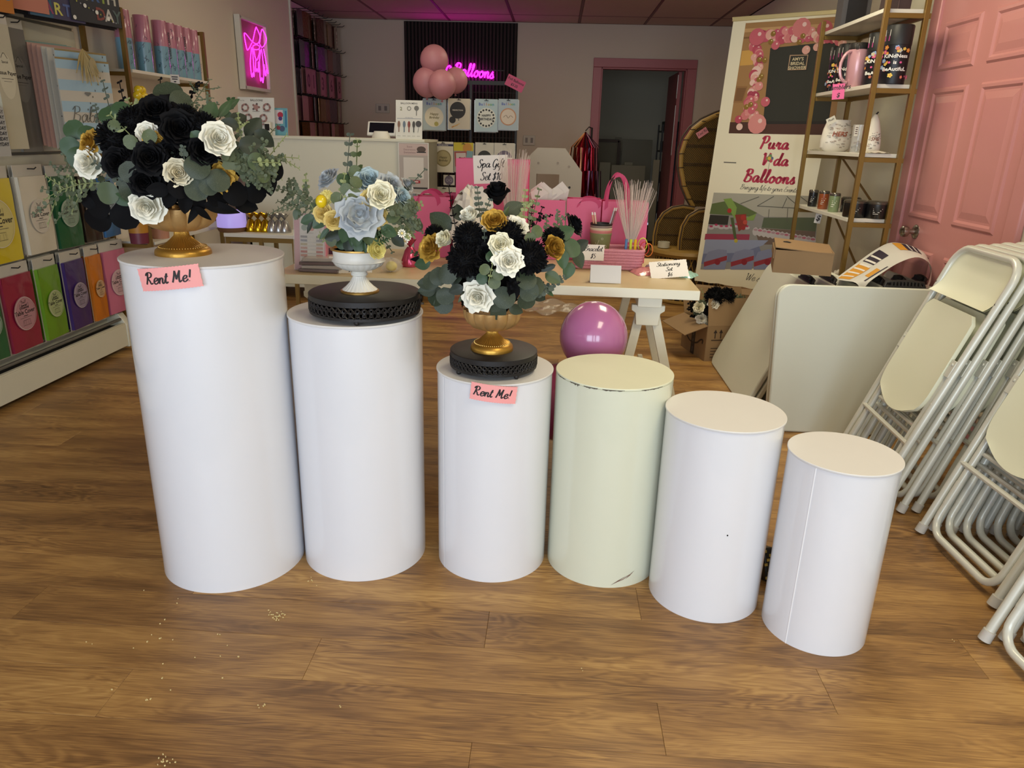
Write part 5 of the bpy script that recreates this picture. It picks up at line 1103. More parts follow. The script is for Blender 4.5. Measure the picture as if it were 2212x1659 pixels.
for k in range(n):
    for d in (1, -1):
        a0 = 2 * PI * k / n; sk.tube([(sx + (R1 + (R0 - R1) * t) * math.cos(a0 + d * .42 * t), -.25 + (R1 + (R0 - R1) * t) * math.sin(a0 + d * .42 * t), .02 + .34 * t) for t in (0, .33, .66, 1)], .004, 4, cap=False)
obj('lattice_base', sk, m_rat, pc, smooth=0)
obj('base_ring', B().tube([(sx + R1 * math.cos(a), -.25 + R1 * math.sin(a), .014) for a in [2 * PI * j / 32 for j in range(32)]], .014, 6, closed=True), m_rat, pc)
obj('liner', B().lathe([(R0 * .92, .02), (R0 * .9, .36)], 32, (sx, -.25, 0)), m_bind, pc)
t = Print(); t.card(.09, .05, .0006, 'cf7f84'); t.script('Rent Me', 0, -.008, .012, '4a2a2c', .2); o = t.build('price_tag'); o.matrix_world = Matrix.Translation(ony(1517, 287, 6.24)) @ Matrix.Rotation(-.62, 4, 'Y'); tag(o, 'small pink tag clipped to the peacock chair rim', 'tag')
tp = onz(1428, 548, .418); b = B().lathe([(.034, 0), (.048, 0), (.048, .045), (.034, .045), (.034, 0)], 28); tag(obj('tape_roll', b, mat('white_tape', 'bdb59c', .5), None, (wc.x + sx - .22, WY - .3, .416)), 'roll of white tape on the peacock chair seat', 'tape')
# ------------------------------------------------------------------ cartons on the floor, one filled with flowers
c0, c1 = onz(1525, 787), onz(1474, 752); dv = (c1 - c0); ang = math.atan2(dv.y, dv.x) - PI / 2
CW, CD, CH = .40, dv.length, .215
ctr = c0 + Vector((0, .06, 0)) + Matrix.Rotation(ang, 3, 'Z') @ Vector((CW / 2, CD / 2, 0))
bx = carton(ctr, ang, CW, CD, CH, 'open brown carton full of black and white flowers on the floor')
obj('flap', B().box((-.075, 0, 0), (.15, CD, .004)), m_card, bx, (-CW / 2, 0, CH), (0, math.radians(-20), 0))
obj('flap', B().box((0, 0, .08), (CW, .004, .16)), m_card, bx, (0, -CD / 2, CH), (math.radians(-12), 0, 0))
obj('flap', B().box((0, 0, .08), (CW, .004, .16)), m_card, bx, (0, CD / 2, CH), (math.radians(-25), 0, 0))
pr = Print(); pr.rect(0, CH / 2, .05, CH, '2a2420')
for i in range(4): pr.rect(.0, .03 + .05 * i, .012, .03, '5a504a')
pr.line(spline([(-.13, CH * .72), (-.11, CH * .5), (-.06, CH * .36), (0, CH * .33), (.06, CH * .4), (.10, CH * .52), (.13, CH * .55), (.13, CH * .45)]), .014, '2a1c14', .4)
pr.build('tape_print', bx, (-CW / 2 - .003, 0, 0), (0, 0, -PI / 2))
pr = Print()
for x in (.02, .055): pr.rect(x - CW / 2 + .03, CH * .74, .006, .04, '2a1c14'); pr.poly([(x - CW / 2 + .018, CH * .80), (x - CW / 2 + .042, CH * .80), (x - CW / 2 + .03, CH * .9)], '2a1c14')
pr.rect(.0375 - CW / 2 + .03, CH * .6, .08, .005, '2a1c14')
for i in range(4): pr.rect(-CW / 2 + .07, .08 - .018 * i, .08, .004, '2a1c14')
pr.build('arrow_print', bx, (0, -CD / 2 - .003, 0))
fb = Bouquet(empty('flower_arrangement', (ctr.x, ctr.y, .06), 'black and white flower bundle packed in the open floor carton', 'flowers', 'silk flower arrangements'), 1540, 655, 75, 60, .12, ctr.y - .02)
fb.core('blackleaf', 120, .15, .11, .13, .13, 34)
for px, py, r, m in ((1515, 688, 12, 'white'), (1534, 690, 13, 'ivory'), (1510, 664, 12, 'ivory'), (1541, 657, 12, 'white')): fb.bloom('rose', ROSE[0], px, py, r, m, -.03, .5, k=1.05)
for px, py, r in ((1545, 642, 24), (1570, 640, 20), (1535, 670, 20)): fb.bloom('pompom', POM, px, py, r, 'black', 0, .5)
fb.sprig((1520, 690), (1490, 655), 10, 14, 'blackleaf', dz=.02, twigs=4); fb.sprig((1520, 690), (1518, 650), 10, 13, 'sage', dz=-.02, twigs=5); fb.sprig((1530, 660), (1515, 625), 7, 9, 'pale', 'thin', dz=.02); fb.sprig((1580, 650), (1608, 642), 7, 10, 'sage', dz=.02, twigs=3); fb.sprig((1520, 670), (1500, 675), 8, 12, 'sage', dz=-.02, twigs=3)
q0 = ony(1520, 690, 4.95); bc2 = carton((1.16, 4.86, 0), math.radians(-20), .42, .20, .30, 'closed plain brown carton standing behind the flower carton')
obj('lid', B().box((0, 0, .303), (.424, .204, .004)), m_card, bc2)
# ------------------------------------------------------------------ trestle table
m_oak = mat('pale_oak_laminate', 'c9b48a', .4, var=.08, vscale=10); m_wtab = mat('white_table_edge', 'e2ddc6', .45)
TB = empty('trestle_table', (-.24, 2.9, 0), 'long trestle table with pale oak top and white edge behind the pillars', 'table', rz=math.radians(-1.0)); TZ = .74
obj('table_top', B().box((0, 0, TZ - .018), (1.53, .70, .034)), m_wtab, TB, bev=.002); obj('top_surface', B().box((0, 0, TZ - .0006), (1.526, .696, .0012)), m_oak, TB)
for xo in (.60, -.62):
    obj('trestle_beam', B().box((xo, 0, TZ - .055), (.085, .62, .04)), m_wtab, TB, bev=.002)
    for y in (-.26, .26):
        obj('clamp_block', B().prism([(xo - .06, TZ - .075), (xo + .06, TZ - .075), (xo + .06, TZ - .095), (xo + .045, TZ - .105), (xo + .04, TZ - .15), (xo - .04, TZ - .15), (xo - .045, TZ - .105), (xo - .06, TZ - .095)], .03, Matrix.Translation((0, y - .015, 0))), m_wtab, TB, bev=.002)
        for s, fx in ((-1, -.13), (1, .2)):
            obj('trestle_leg', B().bar((xo + s * .022, y + .02, TZ - .09), (xo + fx, y + .02, .006), .034, .022, (0, 1, 0)), m_wtab, TB, bev=.002)
    obj('trestle_stretcher', B().box((xo + .045, 0, .3), (.02, .56, .045)), m_wtab, TB, bev=.002)
def Tt(px, py): return onz(px, py, TZ + .0005)
# pink gift bags
m_pbag = mat('pink_kraft_paper', 'd95f84', .55, var=.02); m_pbag2 = mat('deep_pink_paper', 'c23463', .5); m_hand2 = mat('magenta_ribbon', 'c01e58', .5)
def gift_bag(px0, px1, ptop, Y, lab, d=.10, handle=None, flap=True, tissue=False):
    a, c = ony(px0, ptop, Y), ony(px1, ptop, Y); w = c.x - a.x; h = (a.z + c.z) / 2 - TZ - .001
    t = empty('gift_bag', ((a.x + c.x) / 2, Y + d / 2, TZ + .001), lab, 'gift bag', 'pink gift bags on the trestle table')
    k = .0015
    obj('front', B().box((0, -d / 2, h / 2), (w, k, h)), m_pbag, t); obj('back', B().box((0, d / 2, h / 2), (w, k, h)), m_pbag, t)
    for s in (-1, 1):
        obj('gusset', B().add([(s * w / 2, -d / 2, 0), (s * w / 2, d / 2, 0), (s * (w / 2 - .025), 0, h), (s * w / 2, -d / 2, h), (s * w / 2, d / 2, h), (s * (w / 2 - .01), 0, h * .3)], [(0, 1, 5), (0, 5, 2, 3), (1, 4, 2, 5)]), m_pbag2, t, smooth=0)
    obj('bottom', B().box((0, 0, .001), (w, d, .002)), m_pbag, t)
    if handle:
        for y in (-d / 2 - .002, d / 2 + .002):
            x0 = handle[0] * w; hh = handle[1]
            obj('handle', B().grid(lambda u, v, y=y: Vector((x0 + .045 * math.cos(PI * (1 - u)) + (.007 if v > .5 else -.007) * abs(math.cos(PI * u)), y, h - .03 + hh * math.sin(PI * u) ** .8 + (v - .5) * .014)), 14, 1), m_hand2, t)
    if tissue:
        tb = B(); rnd = random.Random(int(px0))
        for i in range(7):
            x = rnd.uniform(-w * .35, w * .35); an = rnd.uniform(-.5, .5); hh = rnd.uniform(.04, .08); yy = rnd.uniform(-d * .3, d * .3)
            tb.add([(x - .03, yy, h - .02), (x + .03, yy + .012, h - .02), (x + .035 + an * .03, yy - .01, h + hh * .55), (x + an * .05, yy + .01, h + hh), (x - .04 + an * .03, yy + .015, h + hh * .5)], [(0, 1, 2), (0, 2, 3), (0, 3, 4)])
        obj('tissue_paper', tb, mat('white_tissue', 'e0d8cc', .8), t, smooth=0)
    return t, w, h
gb, w, h = gift_bag(985, 1143, 344, 3.10, 'tallest pink gift bag with the Spa Gift Set card', .12)
pr = Print(); pr.card(.142, .112, .0006, 'ece4da'); pr.script('Spa Gift', 0, .008, .0165, '221c1e', .26, .6); pr.script('Set $10', 0, -.042, .0165, '221c1e', .24, .6)
Pq = ony(1057, 368, 3.035); o = pr.build('price_card', gb, (Pq.x - gb.location.x, -.0615, Pq.z - TZ), (0, -.05, 0))
obj('top_card', B().box((0, -.02, h + .004), (w * .52, .06, .003)), mat('white_card', 'e6e2d8', .6), gb)
gift_bag(893, 972, 425, 3.06, 'pink gift bag left of the spa bag with its mouth open', .10, (-.1, .05))
gift_bag(955, 1010, 418, 3.165, 'darker pink gift bag tucked behind the left gift bag', .07)
gift_bag(1148, 1222, 432, 3.11, 'pink gift bag with white tissue right of the spa bag', .10, None, True, True)
gift_bag(1225, 1300, 430, 3.12, 'pink gift bag behind the paper cups', .09, (.15, .03))
gift_bag(1302, 1402, 436, 3.10, 'right end pink gift bag with tall magenta handle', .10, (-.18, .135))
# white tissue bundle
ws = Tt(1035, 600); b = B(); rnd = random.Random(21)
def crumple(c, rx, ry, rz, seed, n=14):
    r2 = random.Random(seed); ph = [r2.uniform(0, 6) for _ in range(6)]
    def fn(u, v):
        a = 2 * PI * u; t = PI * v; k = 1 + .14 * math.sin(3 * a + ph[0]) * math.sin(2 * t + ph[1]) + .10 * math.sin(7 * a + 5 * t + ph[2]) + .07 * math.sin(11 * a - 7 * t + ph[3])
        return Vector((c[0] + rx * k * math.sin(t) * math.cos(a), c[1] + ry * k * math.sin(t) * math.sin(a), c[2] - rz * k * math.cos(t)))
    return B().grid(fn, n * 2, n)
p = ony(1018, 450, 2.95); tag(obj('tissue_bundle', crumple((0, 0, .1), .085, .05, .125, 3), mat('white_tissue', 'e0d8cc', .8), None, (p.x, p.y, TZ + .065), smooth=.2), 'crumpled white tissue bundle in front of the spa bag', 'tissue')
# fibre wands
def wands(px, py, Y, n, spread, L, lab, seed, z0=None):
    p = ony(px, py, Y); r2 = random.Random(seed); t = empty('light_wands', (p.x, p.y, TZ + .108), lab, 'toy'); m = mat('clear_fibre', 'e6d6cc', .35, alpha=.4)
    b = B()
    for i in range(n):
        x = r2.uniform(-.03, .03); d = Vector((x * spread + r2.uniform(-.012, .012), r2.uniform(-.03, .03), L * r2.uniform(.8, 1))); b.tube([(x * .5, 0, 0), tuple(d * .5 + Vector((x * .3, 0, 0))), tuple(d)], [.0011, .0009, .0006], 4)
    o = obj('fibres', b, m, t); o['kind'] = 'stuff'
    for k, c in enumerate(('5b7fae', 'c8d83a', 'e0b020')): obj('grip', B().cyl(((k - 1) * .018, -.004, -.10), ((k - 1) * .018, -.004, .012), .0055, 8), mat('grip_' + c, c, .35), t)
    return t
wands(1108, 470, 2.99, 110, 1.9, .34, 'spray of clear fibre wands in front of the spa bag', 1)
wands(1362, 530, 2.93, 110, 2.6, .24, 'spray of clear fibre wands standing in the pink rope basket', 2)
# rope basket, cups, pencils, cards
A, C_ = Tt(1243, 590), Tt(1385, 588); bw = C_.x - A.x; rb = empty('rope_basket', ((A.x + C_.x) / 2, 2.965, TZ), 'pink braided rope basket at the right of the trestle table', 'basket')
m_rope = mat('pink_rope', 'd48c98', .8, bump=.5, bscale=300)
for k in range(7):
    z = .008 + .0115 * k; e = 1 + .012 * k; hx, hy, r_ = bw / 2 * e, .065 * e, .02; pts = []
    for cx_, cy_, a in ((hx - r_, hy - r_, 0), (-hx + r_, hy - r_, 90), (-hx + r_, -hy + r_, 180), (hx - r_, -hy + r_, 270)):
        for j in range(5): q = math.radians(a + 90 * j / 4); pts.append((cx_ + r_ * math.cos(q), cy_ + r_ * math.sin(q), z))
    obj('rope_coil', B().tube(pts, .0066, 8, closed=True), m_rope, rb)
obj('basket_floor', B().box((0, 0, .006), (bw * .94, .11, .004)), m_rope, rb)
pr = Print(); pr._m('eae0d4'); pr.b.prism(zig(.088, .062, 8, .001), .0007); pr.k = 0; pr.script('Bracelet', 0, .006, .0105, '221c1e', .24, .6); pr.script('$5', 0, -.022, .0105, '221c1e', .24, .6)
p = ony(1281, 546, rb.location.y - .08); pr.build('price_card', rb, (p.x - rb.location.x, -.079, p.z - TZ))
for k, (c, px, py) in enumerate((('c83a2a', 1392, 536), ('c8d83a', 1388, 528), ('d8772a', 1400, 540))):
    p = ony(px, py, rb.location.y); r_ = .018; tag(obj('bracelet', B().tube([(r_ * math.cos(a), .003 * math.sin(2 * a), r_ * 1.4 * math.sin(a)) for a in [2 * PI * j / 20 for j in range(20)]], .0018, 6, closed=True), mat('neon_cord_' + c, c, .5), None, p), '%s cord bracelet hooked on the rope basket corner' % ('red', 'lime', 'orange')[k], 'bracelet')
p = Tt(1297, 570); cu = empty('paper_cups', (ony(1298, 500, 3.03).x, 3.03, TZ + .010), 'nested green paper cups lettered FIND yourself', 'cup')
for k, (c, z0) in enumerate((('7d8454', 0), ('c98078', .012), ('d8c8a6', .021), ('8c7c72', .03), ('1c1c1c', .038))):
    obj('cup', B().lathe([(1e-4, z0), (.032, z0), (.0445, z0 + .115), (.0455, z0 + .117), (.0445, z0 + .12), (.043, z0 + .117), (.031, z0 + .004), (1e-4, z0 + .004)], 32), mat('paper_cup_' + c, c, .5), cu)
pr = Print(); pr.eps = .0003; pr.text('FIND', 0, .062, .020, 'dcd8be'); pr.text('yourself', 0, .042, .018, 'dcd8be', 0, .3); pr.line(spline([(-.03, .05), (-.02, .07), (-.012, .095)]), .0014, 'cfcaa8'); pr.line(spline([(-.02, .07), (-.026, .085)]), .0014, 'cfcaa8'); pr.ring(.0, .1, .003, .0042, 'cfcaa8', 10)
def bdc(q): R_ = .0325 + .0125 * q.z / .115 + .0006 - q.y; a = q.x / .042; return Vector((R_ * math.sin(a), -R_ * math.cos(a), q.z))
pr.bend = bdc; pr.build('cup_print', cu, rot=(0, 0, .1))
for k, (x0, x1, px, lab, c) in enumerate(((-.012, -.04, 0, 'salmon pencil leaning left in the paper cups', 'd6906c'), (-.004, -.03, 0, 'pale pencil leaning left in the paper cups', 'd9b494'), (.01, .05, 0, 'silver pencil leaning right in the paper cups', 'b8b4b0'), (.016, .058, 0, 'dark red pencil leaning right in the paper cups', '8a4a40'))):
    t = empty('pencil', Vector(cu.location) + Vector((x0, 0, .05)), lab, 'pencil'); v = Vector((x1 - x0, .0, .17 if k > 1 else .15))
    obj('shaft', B().tube([(0, 0, 0), tuple(v * .93)], .0036, 6), mat('pencil_' + c, c, .4), t); obj('tip', B().tube([tuple(v * .93), tuple(v)], [.0036, .003], 6), mat('pencil_end', 'e6e0d8', .5), t)
A, C_ = Tt(1278, 612), Tt(1337, 612); t = empty('folded_card', ((A.x + C_.x) / 2, A.y + .02, TZ), 'blank white folded table card', 'card')
obj('front_face', B().add([(-.055, -.012, .0015), (.055, -.012, .0015), (.055, .012, .062), (-.055, .012, .062)], [(0, 1, 2, 3)]), mat('blank_card', 'd6d2cc', .6), t); obj('back_face', B().add([(-.055, .036, .0015), (.055, .036, .0015), (.055, .012, .062), (-.055, .012, .062)], [(3, 2, 1, 0)]), mat('blank_card', 'd6d2cc', .6), t)
p = Tt(1437, 598); t = empty('stationery_packet', (p.x, p.y + .05, TZ + .001), 'pink and mint wrapped stationery packets with a Stationary Set card', 'packet')
def pillow(w, d, h, s): return B().grid(lambda u, v: Vector(((u - .5) * w, (v - .5) * d, h * (math.sin(PI * u) * math.sin(PI * v)) ** .5 + .003 * math.sin(23 * u + s) * math.sin(19 * v))), 14, 12).grid(lambda u, v: Vector(((.5 - u) * w, (v - .5) * d, 0)), 1, 1)
for k, (x, y, r_, c, w_, d_) in enumerate(((-.05, .02, .25, 'd68a88', .14, .11), (.02, .055, -.1, 'd99a94', .14, .10), (.06, .0, -.5, '9cc9b9', .13, .09), (-.02, .07, .1, '9d8c9c', .08, .06))): obj('wrapper', pillow(w_, d_, .022, k), mat('glossy_wrap_' + c, c, .2, coat=.7), t, (x, y, .012 * (k % 2)), (0, 0, r_), smooth=.5)
pr = Print(); pr._m('ece4da'); pr.b.prism(zig(.142, .085, 9, .0013), .0007); pr.k = 0
for i, tx in enumerate(('Stationary', 'Set', '$6')): pr.script(tx, 0, .017 - .026 * i, .0102, '1c1818', .26, .6)
pr.build('price_card', t, (.01, -.055, .03), (-.9, -.12, 0))
# art sets at the left of the table
p = Tt(660, 588); t = empty('art_set', (p.x + .005, p.y + .04, TZ + .001), 'boxed paint and crayon set standing at the left of the trestle table', 'art set', rz=-.05)
pr = Print(); pr.card(.118, .205, .02, 'c77a90', 0, .103); pr.rect(.008, .11, .092, .18, 'd9d4d0')
for i, (x, z, c) in enumerate(((-.02, .18, 'd9b82a'), (.008, .18, '6f6258'), (.036, .18, '2f4f88'), (-.02, .155, '3a7562'), (.008, .155, 'd0592c'), (.036, .155, 'c9c5c2'))): pr.disc(x, z, .0115, c, 16)
pr.rect(.0, .136, .03, .006, 'b9b5b1')
for i, c in enumerate(('2c2a44', '33406a', 'a08c3c', 'b05a34', 'a84a44', 'b8705c')): pr.rect(.008, .122 - .0135 * i, .085, .008, c); pr.rect(.008, .122 - .0135 * i, .034, .0095, 'd2cdc6')
pr.build('display_front', t, rot=(-.12, 0, 0)); obj('clear_cover', B().box((0, -.004, .103), (.122, .002, .208)), m_clear, t, rot=(-.12, 0, 0))
p = Tt(705, 580); t = empty('colouring_pack', (p.x + .005, p.y + .09, TZ + .001), 'pink colouring pack with cartoon print beside the white urn', 'art set')
pr = Print(); pr.card(.12, .18, .012, 'd79aa0', 0, .09); pr.poly([(-.055, .17), (-.055, .09), (-.02, .09)], 'e0b8bc'); pr.rect(.0, .05, .045, .025, '5a3550'); pr.rect(.03, .09, .06, .02, '4a5a9a', .4); pr.disc(.035, .08, .022, '5a4a86', 10); pr.rect(.04, .045, .03, .03, '3e6a52', .3)
pr.build('front', t, rot=(-.15, 0, 0))
for k in range(4):
    p = Tt(690, 589); o = empty('crayon_tray', (p.x + .01 * (k % 2), p.y + .045, TZ + .001 + .0135 * k), 'clear crayon tray, %s from the bottom of the flat stack' % ORD[k], 'art set', 'flat crayon trays', rz=.08 * (k - 1))
    obj('tray', B().box((0, 0, .006), (.15, .10, .0115)), mat('smoky_plastic_%d' % (k % 2), ('6a5a5c', 'a8a09c')[k % 2], .15, coat=.6), o, bev=.002); obj('insert', B().box((0, 0, .0122), (.13, .085, .001)), mat('tray_insert', 'c0b4a8', .3, coat=.6, var=.2, vscale=40), o)
pr = Print(); pr._m('ece6da'); pr.b.prism(zig(.16, .062, 9, .0011), .0007); pr.k = 0
for i, tx in enumerate(('K-Pop Dancers', 'Coloring', '$5')): pr.script(tx, 0, .012 - .019 * i, .0085, '1c1818', .25, .6)
p = ony(757, 575, Tt(757, 592).y + .012); o = pr.build('price_card'); o.location = (p.x, p.y, TZ + .033); o.rotation_euler = (-.25, -.06, 0); tag(o, 'white K-Pop colouring price card behind the white urn', 'tag')
p = Tt(842, 590); t = empty('wrapped_soap', (p.x, p.y + .03, TZ + .022), 'yellow egg soap wrapped in clear film behind the white urn', 'soap')
obj('soap', B().ball((0, 0, 0), .022, 16, .85), mat('yellow_soap', 'd9c85a', .4), t); obj('film', crumple((0, 0, .004), .042, .03, .026, 9, 8), mat('clear_film', 'e4e0d8', .12, alpha=.25, coat=.5), t, smooth=.3)
p = Tt(880, 580); t = empty('tinsel_weight', (p.x, p.y + .06, TZ + .001), 'pink tinsel balloon weight left of the gold rose', 'balloon weight')
def weight(t, m, s=1.0):
    obj('body', B().lathe([(1e-4, 0), (.03 * s, 0), (.032 * s, .01 * s), (.018 * s, .05 * s), (.009 * s, .062 * s)], 12, wob=lambda a, z: 1 + .08 * math.sin(6 * a)), m, t)
    b = B(); r2 = random.Random(3)
    for i in range(26):
        a = r2.uniform(0, 6.28); l = r2.uniform(.025, .045) * s; u = Vector((math.cos(a) * .8, math.sin(a) * .8, 1)).normalized(); w_ = Vector((-math.sin(a), math.cos(a), 0)) * .006 * s; o = Vector((0, 0, .06 * s)); b.add([o - w_ * .3, o + u * l - w_, o + u * l * 1.08 + w_, o + w_ * .3], [(0, 1, 2, 3)])
    obj('foil_burst', b, m, t, smooth=0)
weight(t, mat('pink_foil', 'c8506e', .2, .7), 1.2)
# ------------------------------------------------------------------ balloons behind the pillars
def balloon(P, r, m, lab, group, stretch=1.08, tilt=0, cat='balloon'):
    t = empty('balloon', P, lab, cat, group, rot=(0, tilt, 0))
    prof = []
    for k in range(21):
        a = PI * k / 20; z = -math.cos(a) * r * stretch; q = math.sin(a) * r
        if a < PI / 2: q *= 1 - .10 * (math.cos(a)) ** 2
        prof.append((max(q, 1e-4), z))
    obj('skin', B().lathe(prof, 36), m, t); obj('knot', B().lathe([(1e-4, -r * stretch - .016), (.011, -r * stretch - .014), (.004, -r * stretch - .004), (.008, -r * stretch + .003)], 10), m, t); return t
m_bal = mat('pink_latex', 'b56c9a', .2, coat=.5); m_bald = mat('mauve_latex', '96385f', .25, coat=.3); m_balr = mat('dusty_rose_latex', 'b57880', .5)
balloon(ony(1282, 728, 2.36), .113, m_bal, 'shiny pink balloon floating just behind the cream pillar', 'pink balloons behind the pillars', 1.06)
balloon((.05, 2.37, .365), .128, m_bald, 'dark mauve balloon behind the gap between two pillars', 'pink balloons behind the pillars')
balloon((.26, 2.40, .138), .122, m_bald, 'lowest mauve balloon on the floor behind the cream pillar', 'pink balloons behind the pillars')
# crinkled film on the floor
p = onz(1180, 672); r2 = random.Random(31)
tag(obj('plastic_film', B().grid(lambda u, v: Vector(((u - .5) * .75, (v - .5) * .35, .041 + .025 * math.sin(9 * u + 4 * v) * math.sin(7 * v + 2 * u) + .015 * math.sin(23 * u - 13 * v))), 30, 16), mat('clear_film', 'e4e0d8', .12, alpha=.25, coat=.5), None, (p.x, p.y, .0), smooth=.4), 'crinkled clear plastic film lying on the floor under the trestle table', 'plastic')

# ------------------------------------------------------------------ small things on the floor
p = onz(1660, 1268); t = empty('foil_scrap', (p.x, p.y + .04, 0), 'black and gold patterned foil scrap between the two shortest pillars', 'foil')
b = B().box((0, 0, .05), (.03, .06, .10)); obj('body', b, mat('black_foil', '1a1714', .3, .4), t, rot=(-.35, 0, .3), bev=.004)
b = B()
for k in range(7): b.box((-.012 + .008 * (k % 3), -.031, .012 + .013 * k), (.009, .002, .008))
o = obj('gold_pattern', b, mat('gold_print', 'a8914a', .35, .6), t, rot=(-.35, 0, .3)); o['kind'] = 'stuff'
b = B(); r2 = random.Random(14)
for px, py, n, sp_ in ((598, 1328, 26, 14), (470, 1373, 2, 4), (350, 1365, 8, 60), (250, 1440, 6, 90), (480, 1420, 5, 60), (565, 1525, 5, 5), (325, 1510, 3, 8), (360, 1640, 12, 14), (740, 1528, 2, 4), (1250, 1450, 2, 10), (670, 1258, 5, 12), (350, 1282, 3, 30), (2060, 1382, 2, 4)):
    for i in range(n):
        q = onz(px + r2.gauss(0, 1) * sp_ * .8, py + r2.gauss(0, 1) * sp_ * .5); s_ = r2.uniform(.0008, .002); b.box((q.x, q.y, .0016), (s_ * 2, s_ * 1.4, .0022), Matrix.Rotation(r2.uniform(0, 3), 3, 'Z'))
o = obj('confetti_crumbs', b, mat('cream_crumb', 'd8c48a', .7)); tag(o, 'scattered cream confetti crumbs on the front floor planks', 'confetti', kind='stuff')
# ------------------------------------------------------------------ dark slat feature panel and neon lettering on the back wall
m_dslat = mat('walnut_slat', '22120d', .75, var=.15, vscale=20)
fp = empty('slat_panel', (-1.14, YB, 0), 'dark walnut slat panel behind the neon lettering on the back wall', 'wall panel')
obj('felt_backing', B().box((0, -.006, 1.215), (1.28, .01, 2.43)), mat('black_felt', '0e0b0b', .95), fp)
for k in range(32): obj('slat', B().box((-.62 + .04 * k, -.022, 1.215), (.024, .022, 2.42)), m_dslat, fp, bev=.002)
m_neon = mat('magenta_neon', 'f528e0', .3, emit=4.5)
m_neon2 = mat('magenta_neon_bright', 'ff10e8', .3, emit=14)
m_neonb = mat('clear_acrylic', '6a2a4a', .2, alpha=.35)
NY = YB - .06; MN = Matrix.Translation((0, NY, 0)); Q = PPX(MN)
a, c = Q(980, 165), Q(1066, 165); st, W_ = strokes('Balloons', 1, .22, .1); sc = (c[0] - a[0]) / W_; zb = Q(1020, 163)[1]
ns = empty('neon_sign', (a[0], NY, zb), 'glowing magenta neon script reading Balloons on the slat panel', 'neon sign')
for k in st: obj('neon_tube', B().tube([(p.x * sc, 0, p.y * sc * 1.12 - p.x * sc * .06) for p in k], .0075, 6), m_neon2, ns)
st2, W2 = strokes('Vida', 1, .22, .1)
for k in st2: obj('neon_tube', B().tube([((p.x - W2 - .4) * sc, 0, p.y * sc * 1.12 + .03) for p in k], .0075, 6), m_neon2, ns)
obj('mount_rail', B().box((.1, .025, .06), (.95, .006, .012)), m_blk, ns)
def plate(px, py, Y, w, h, lab, kind):
    p = ony(px, py, Y); t = empty('wall_plate', p, lab, kind); obj('cover', B().box((0, 0, 0), (w, .012, h)), mat('pale_plate', 'b8b0a4', .5), t, bev=.003)
    for s in (-1, 1): obj('socket', B().box((s * w * .22, -.007, 0), (w * .2, .004, h * .5)), mat('grey_insert', '7c736e', .5), t, bev=.001)
plate(827, 234, YB - .008, .16, .10, 'pale thermostat plate on the back wall left of the slats', 'thermostat'); plate(1143, 303, YB - .008, .14, .11, 'pale outlet plate on the back wall right of the slats', 'outlet')
# ------------------------------------------------------------------ counter with its signs
CY = 5.45; cr_ = ony(916, 311, CY); cl_ = ony(590, 296, CY); cz = ony(760, 303, CY).z
ct = empty('counter', ((cl_.x + cr_.x) / 2 - .12, CY + .3, 0), 'pale grey-white service counter on casters in the middle of the shop', 'counter'); cw = cr_.x - cl_.x + .24
m_ctr = mat('pale_counter_laminate', 'd8d7c4', .45)
obj('front_panel', B().box((0, -.3 + .01, (cz + .09) / 2), (cw, .02, cz - .09)), m_ctr, ct, bev=.002)
for s in (-1, 1): obj('side_panel', B().box((s * (cw / 2 - .01), .0, (cz + .09) / 2), (.02, .6, cz - .09)), mat('counter_side_shaded', '8d8a7c', .5), ct, bev=.002)  # ends stand in shade, so their laminate colour is painted darker
obj('top', B().box((0, 0, cz + .008), (cw + .01, .62, .02)), m_ctr, ct, bev=.002); obj('base_shelf', B().box((0, .01, .10), (cw - .04, .56, .02)), m_ctr, ct)
for sx_ in (-1, 1):
    for sy_ in (-1, 1):
        obj('caster', B().cyl((sx_ * (cw / 2 - .05) - .012, sy_ * .24, .035), (sx_ * (cw / 2 - .05) + .012, sy_ * .24, .035), .034, 14).box((sx_ * (cw / 2 - .05), sy_ * .24, .075), (.03, .03, .03)), m_hand, ct)
def flyer(px0, px1, py0, py1, Y, lab, draw, lean=-.12, base=None, skew=0):
    c0 = ony((px0 + px1) / 2, py1, Y); w = ony(px1, py1, Y).x - ony(px0, py1, Y).x; h = ony(px0, py0, Y).z - ony(px0, py1, Y).z
    z = base if base is not None else c0.z
    t = empty('sign_holder', (c0.x, c0.y, z), lab, 'sign'); pr = Print(); pr.card(w, h, .003, 'd8d8d2', 0, h / 2); draw(pr, w, h); pr.build('printed_sheet', t, rot=(lean, 0, skew)); return t, w, h
def draw_balloon_menu(pr, w, h):
    pr.text('BALLOONS', .02 * w, h * .9, h * .07, '3a3430', .0006); pr.text('Pura Vida', -w * .38, h * .9, h * .035, '3a3430')
    for x, z in ((-.3, .72), (0, .74), (.3, .74), (-.22, .45), (.2, .45), (-.1, .2), (.2, .2)):
        pr.ring(x * w, z * h, w * .06, w * .11, 'a8827c', 16) if abs(x) > .15 else pr.disc(x * w, z * h, w * .07, 'a8827c', 12)
        for k in range(5): a_ = k * 1.25; pr.disc(x * w + w * .085 * math.cos(a_), z * h + w * .085 * math.sin(a_), w * .03, ('8a6a64', '6a5a58')[k % 2], 8)
        pr.rect(x * w, z * h - h * .11, w * .2, h * .012, '8a8680')
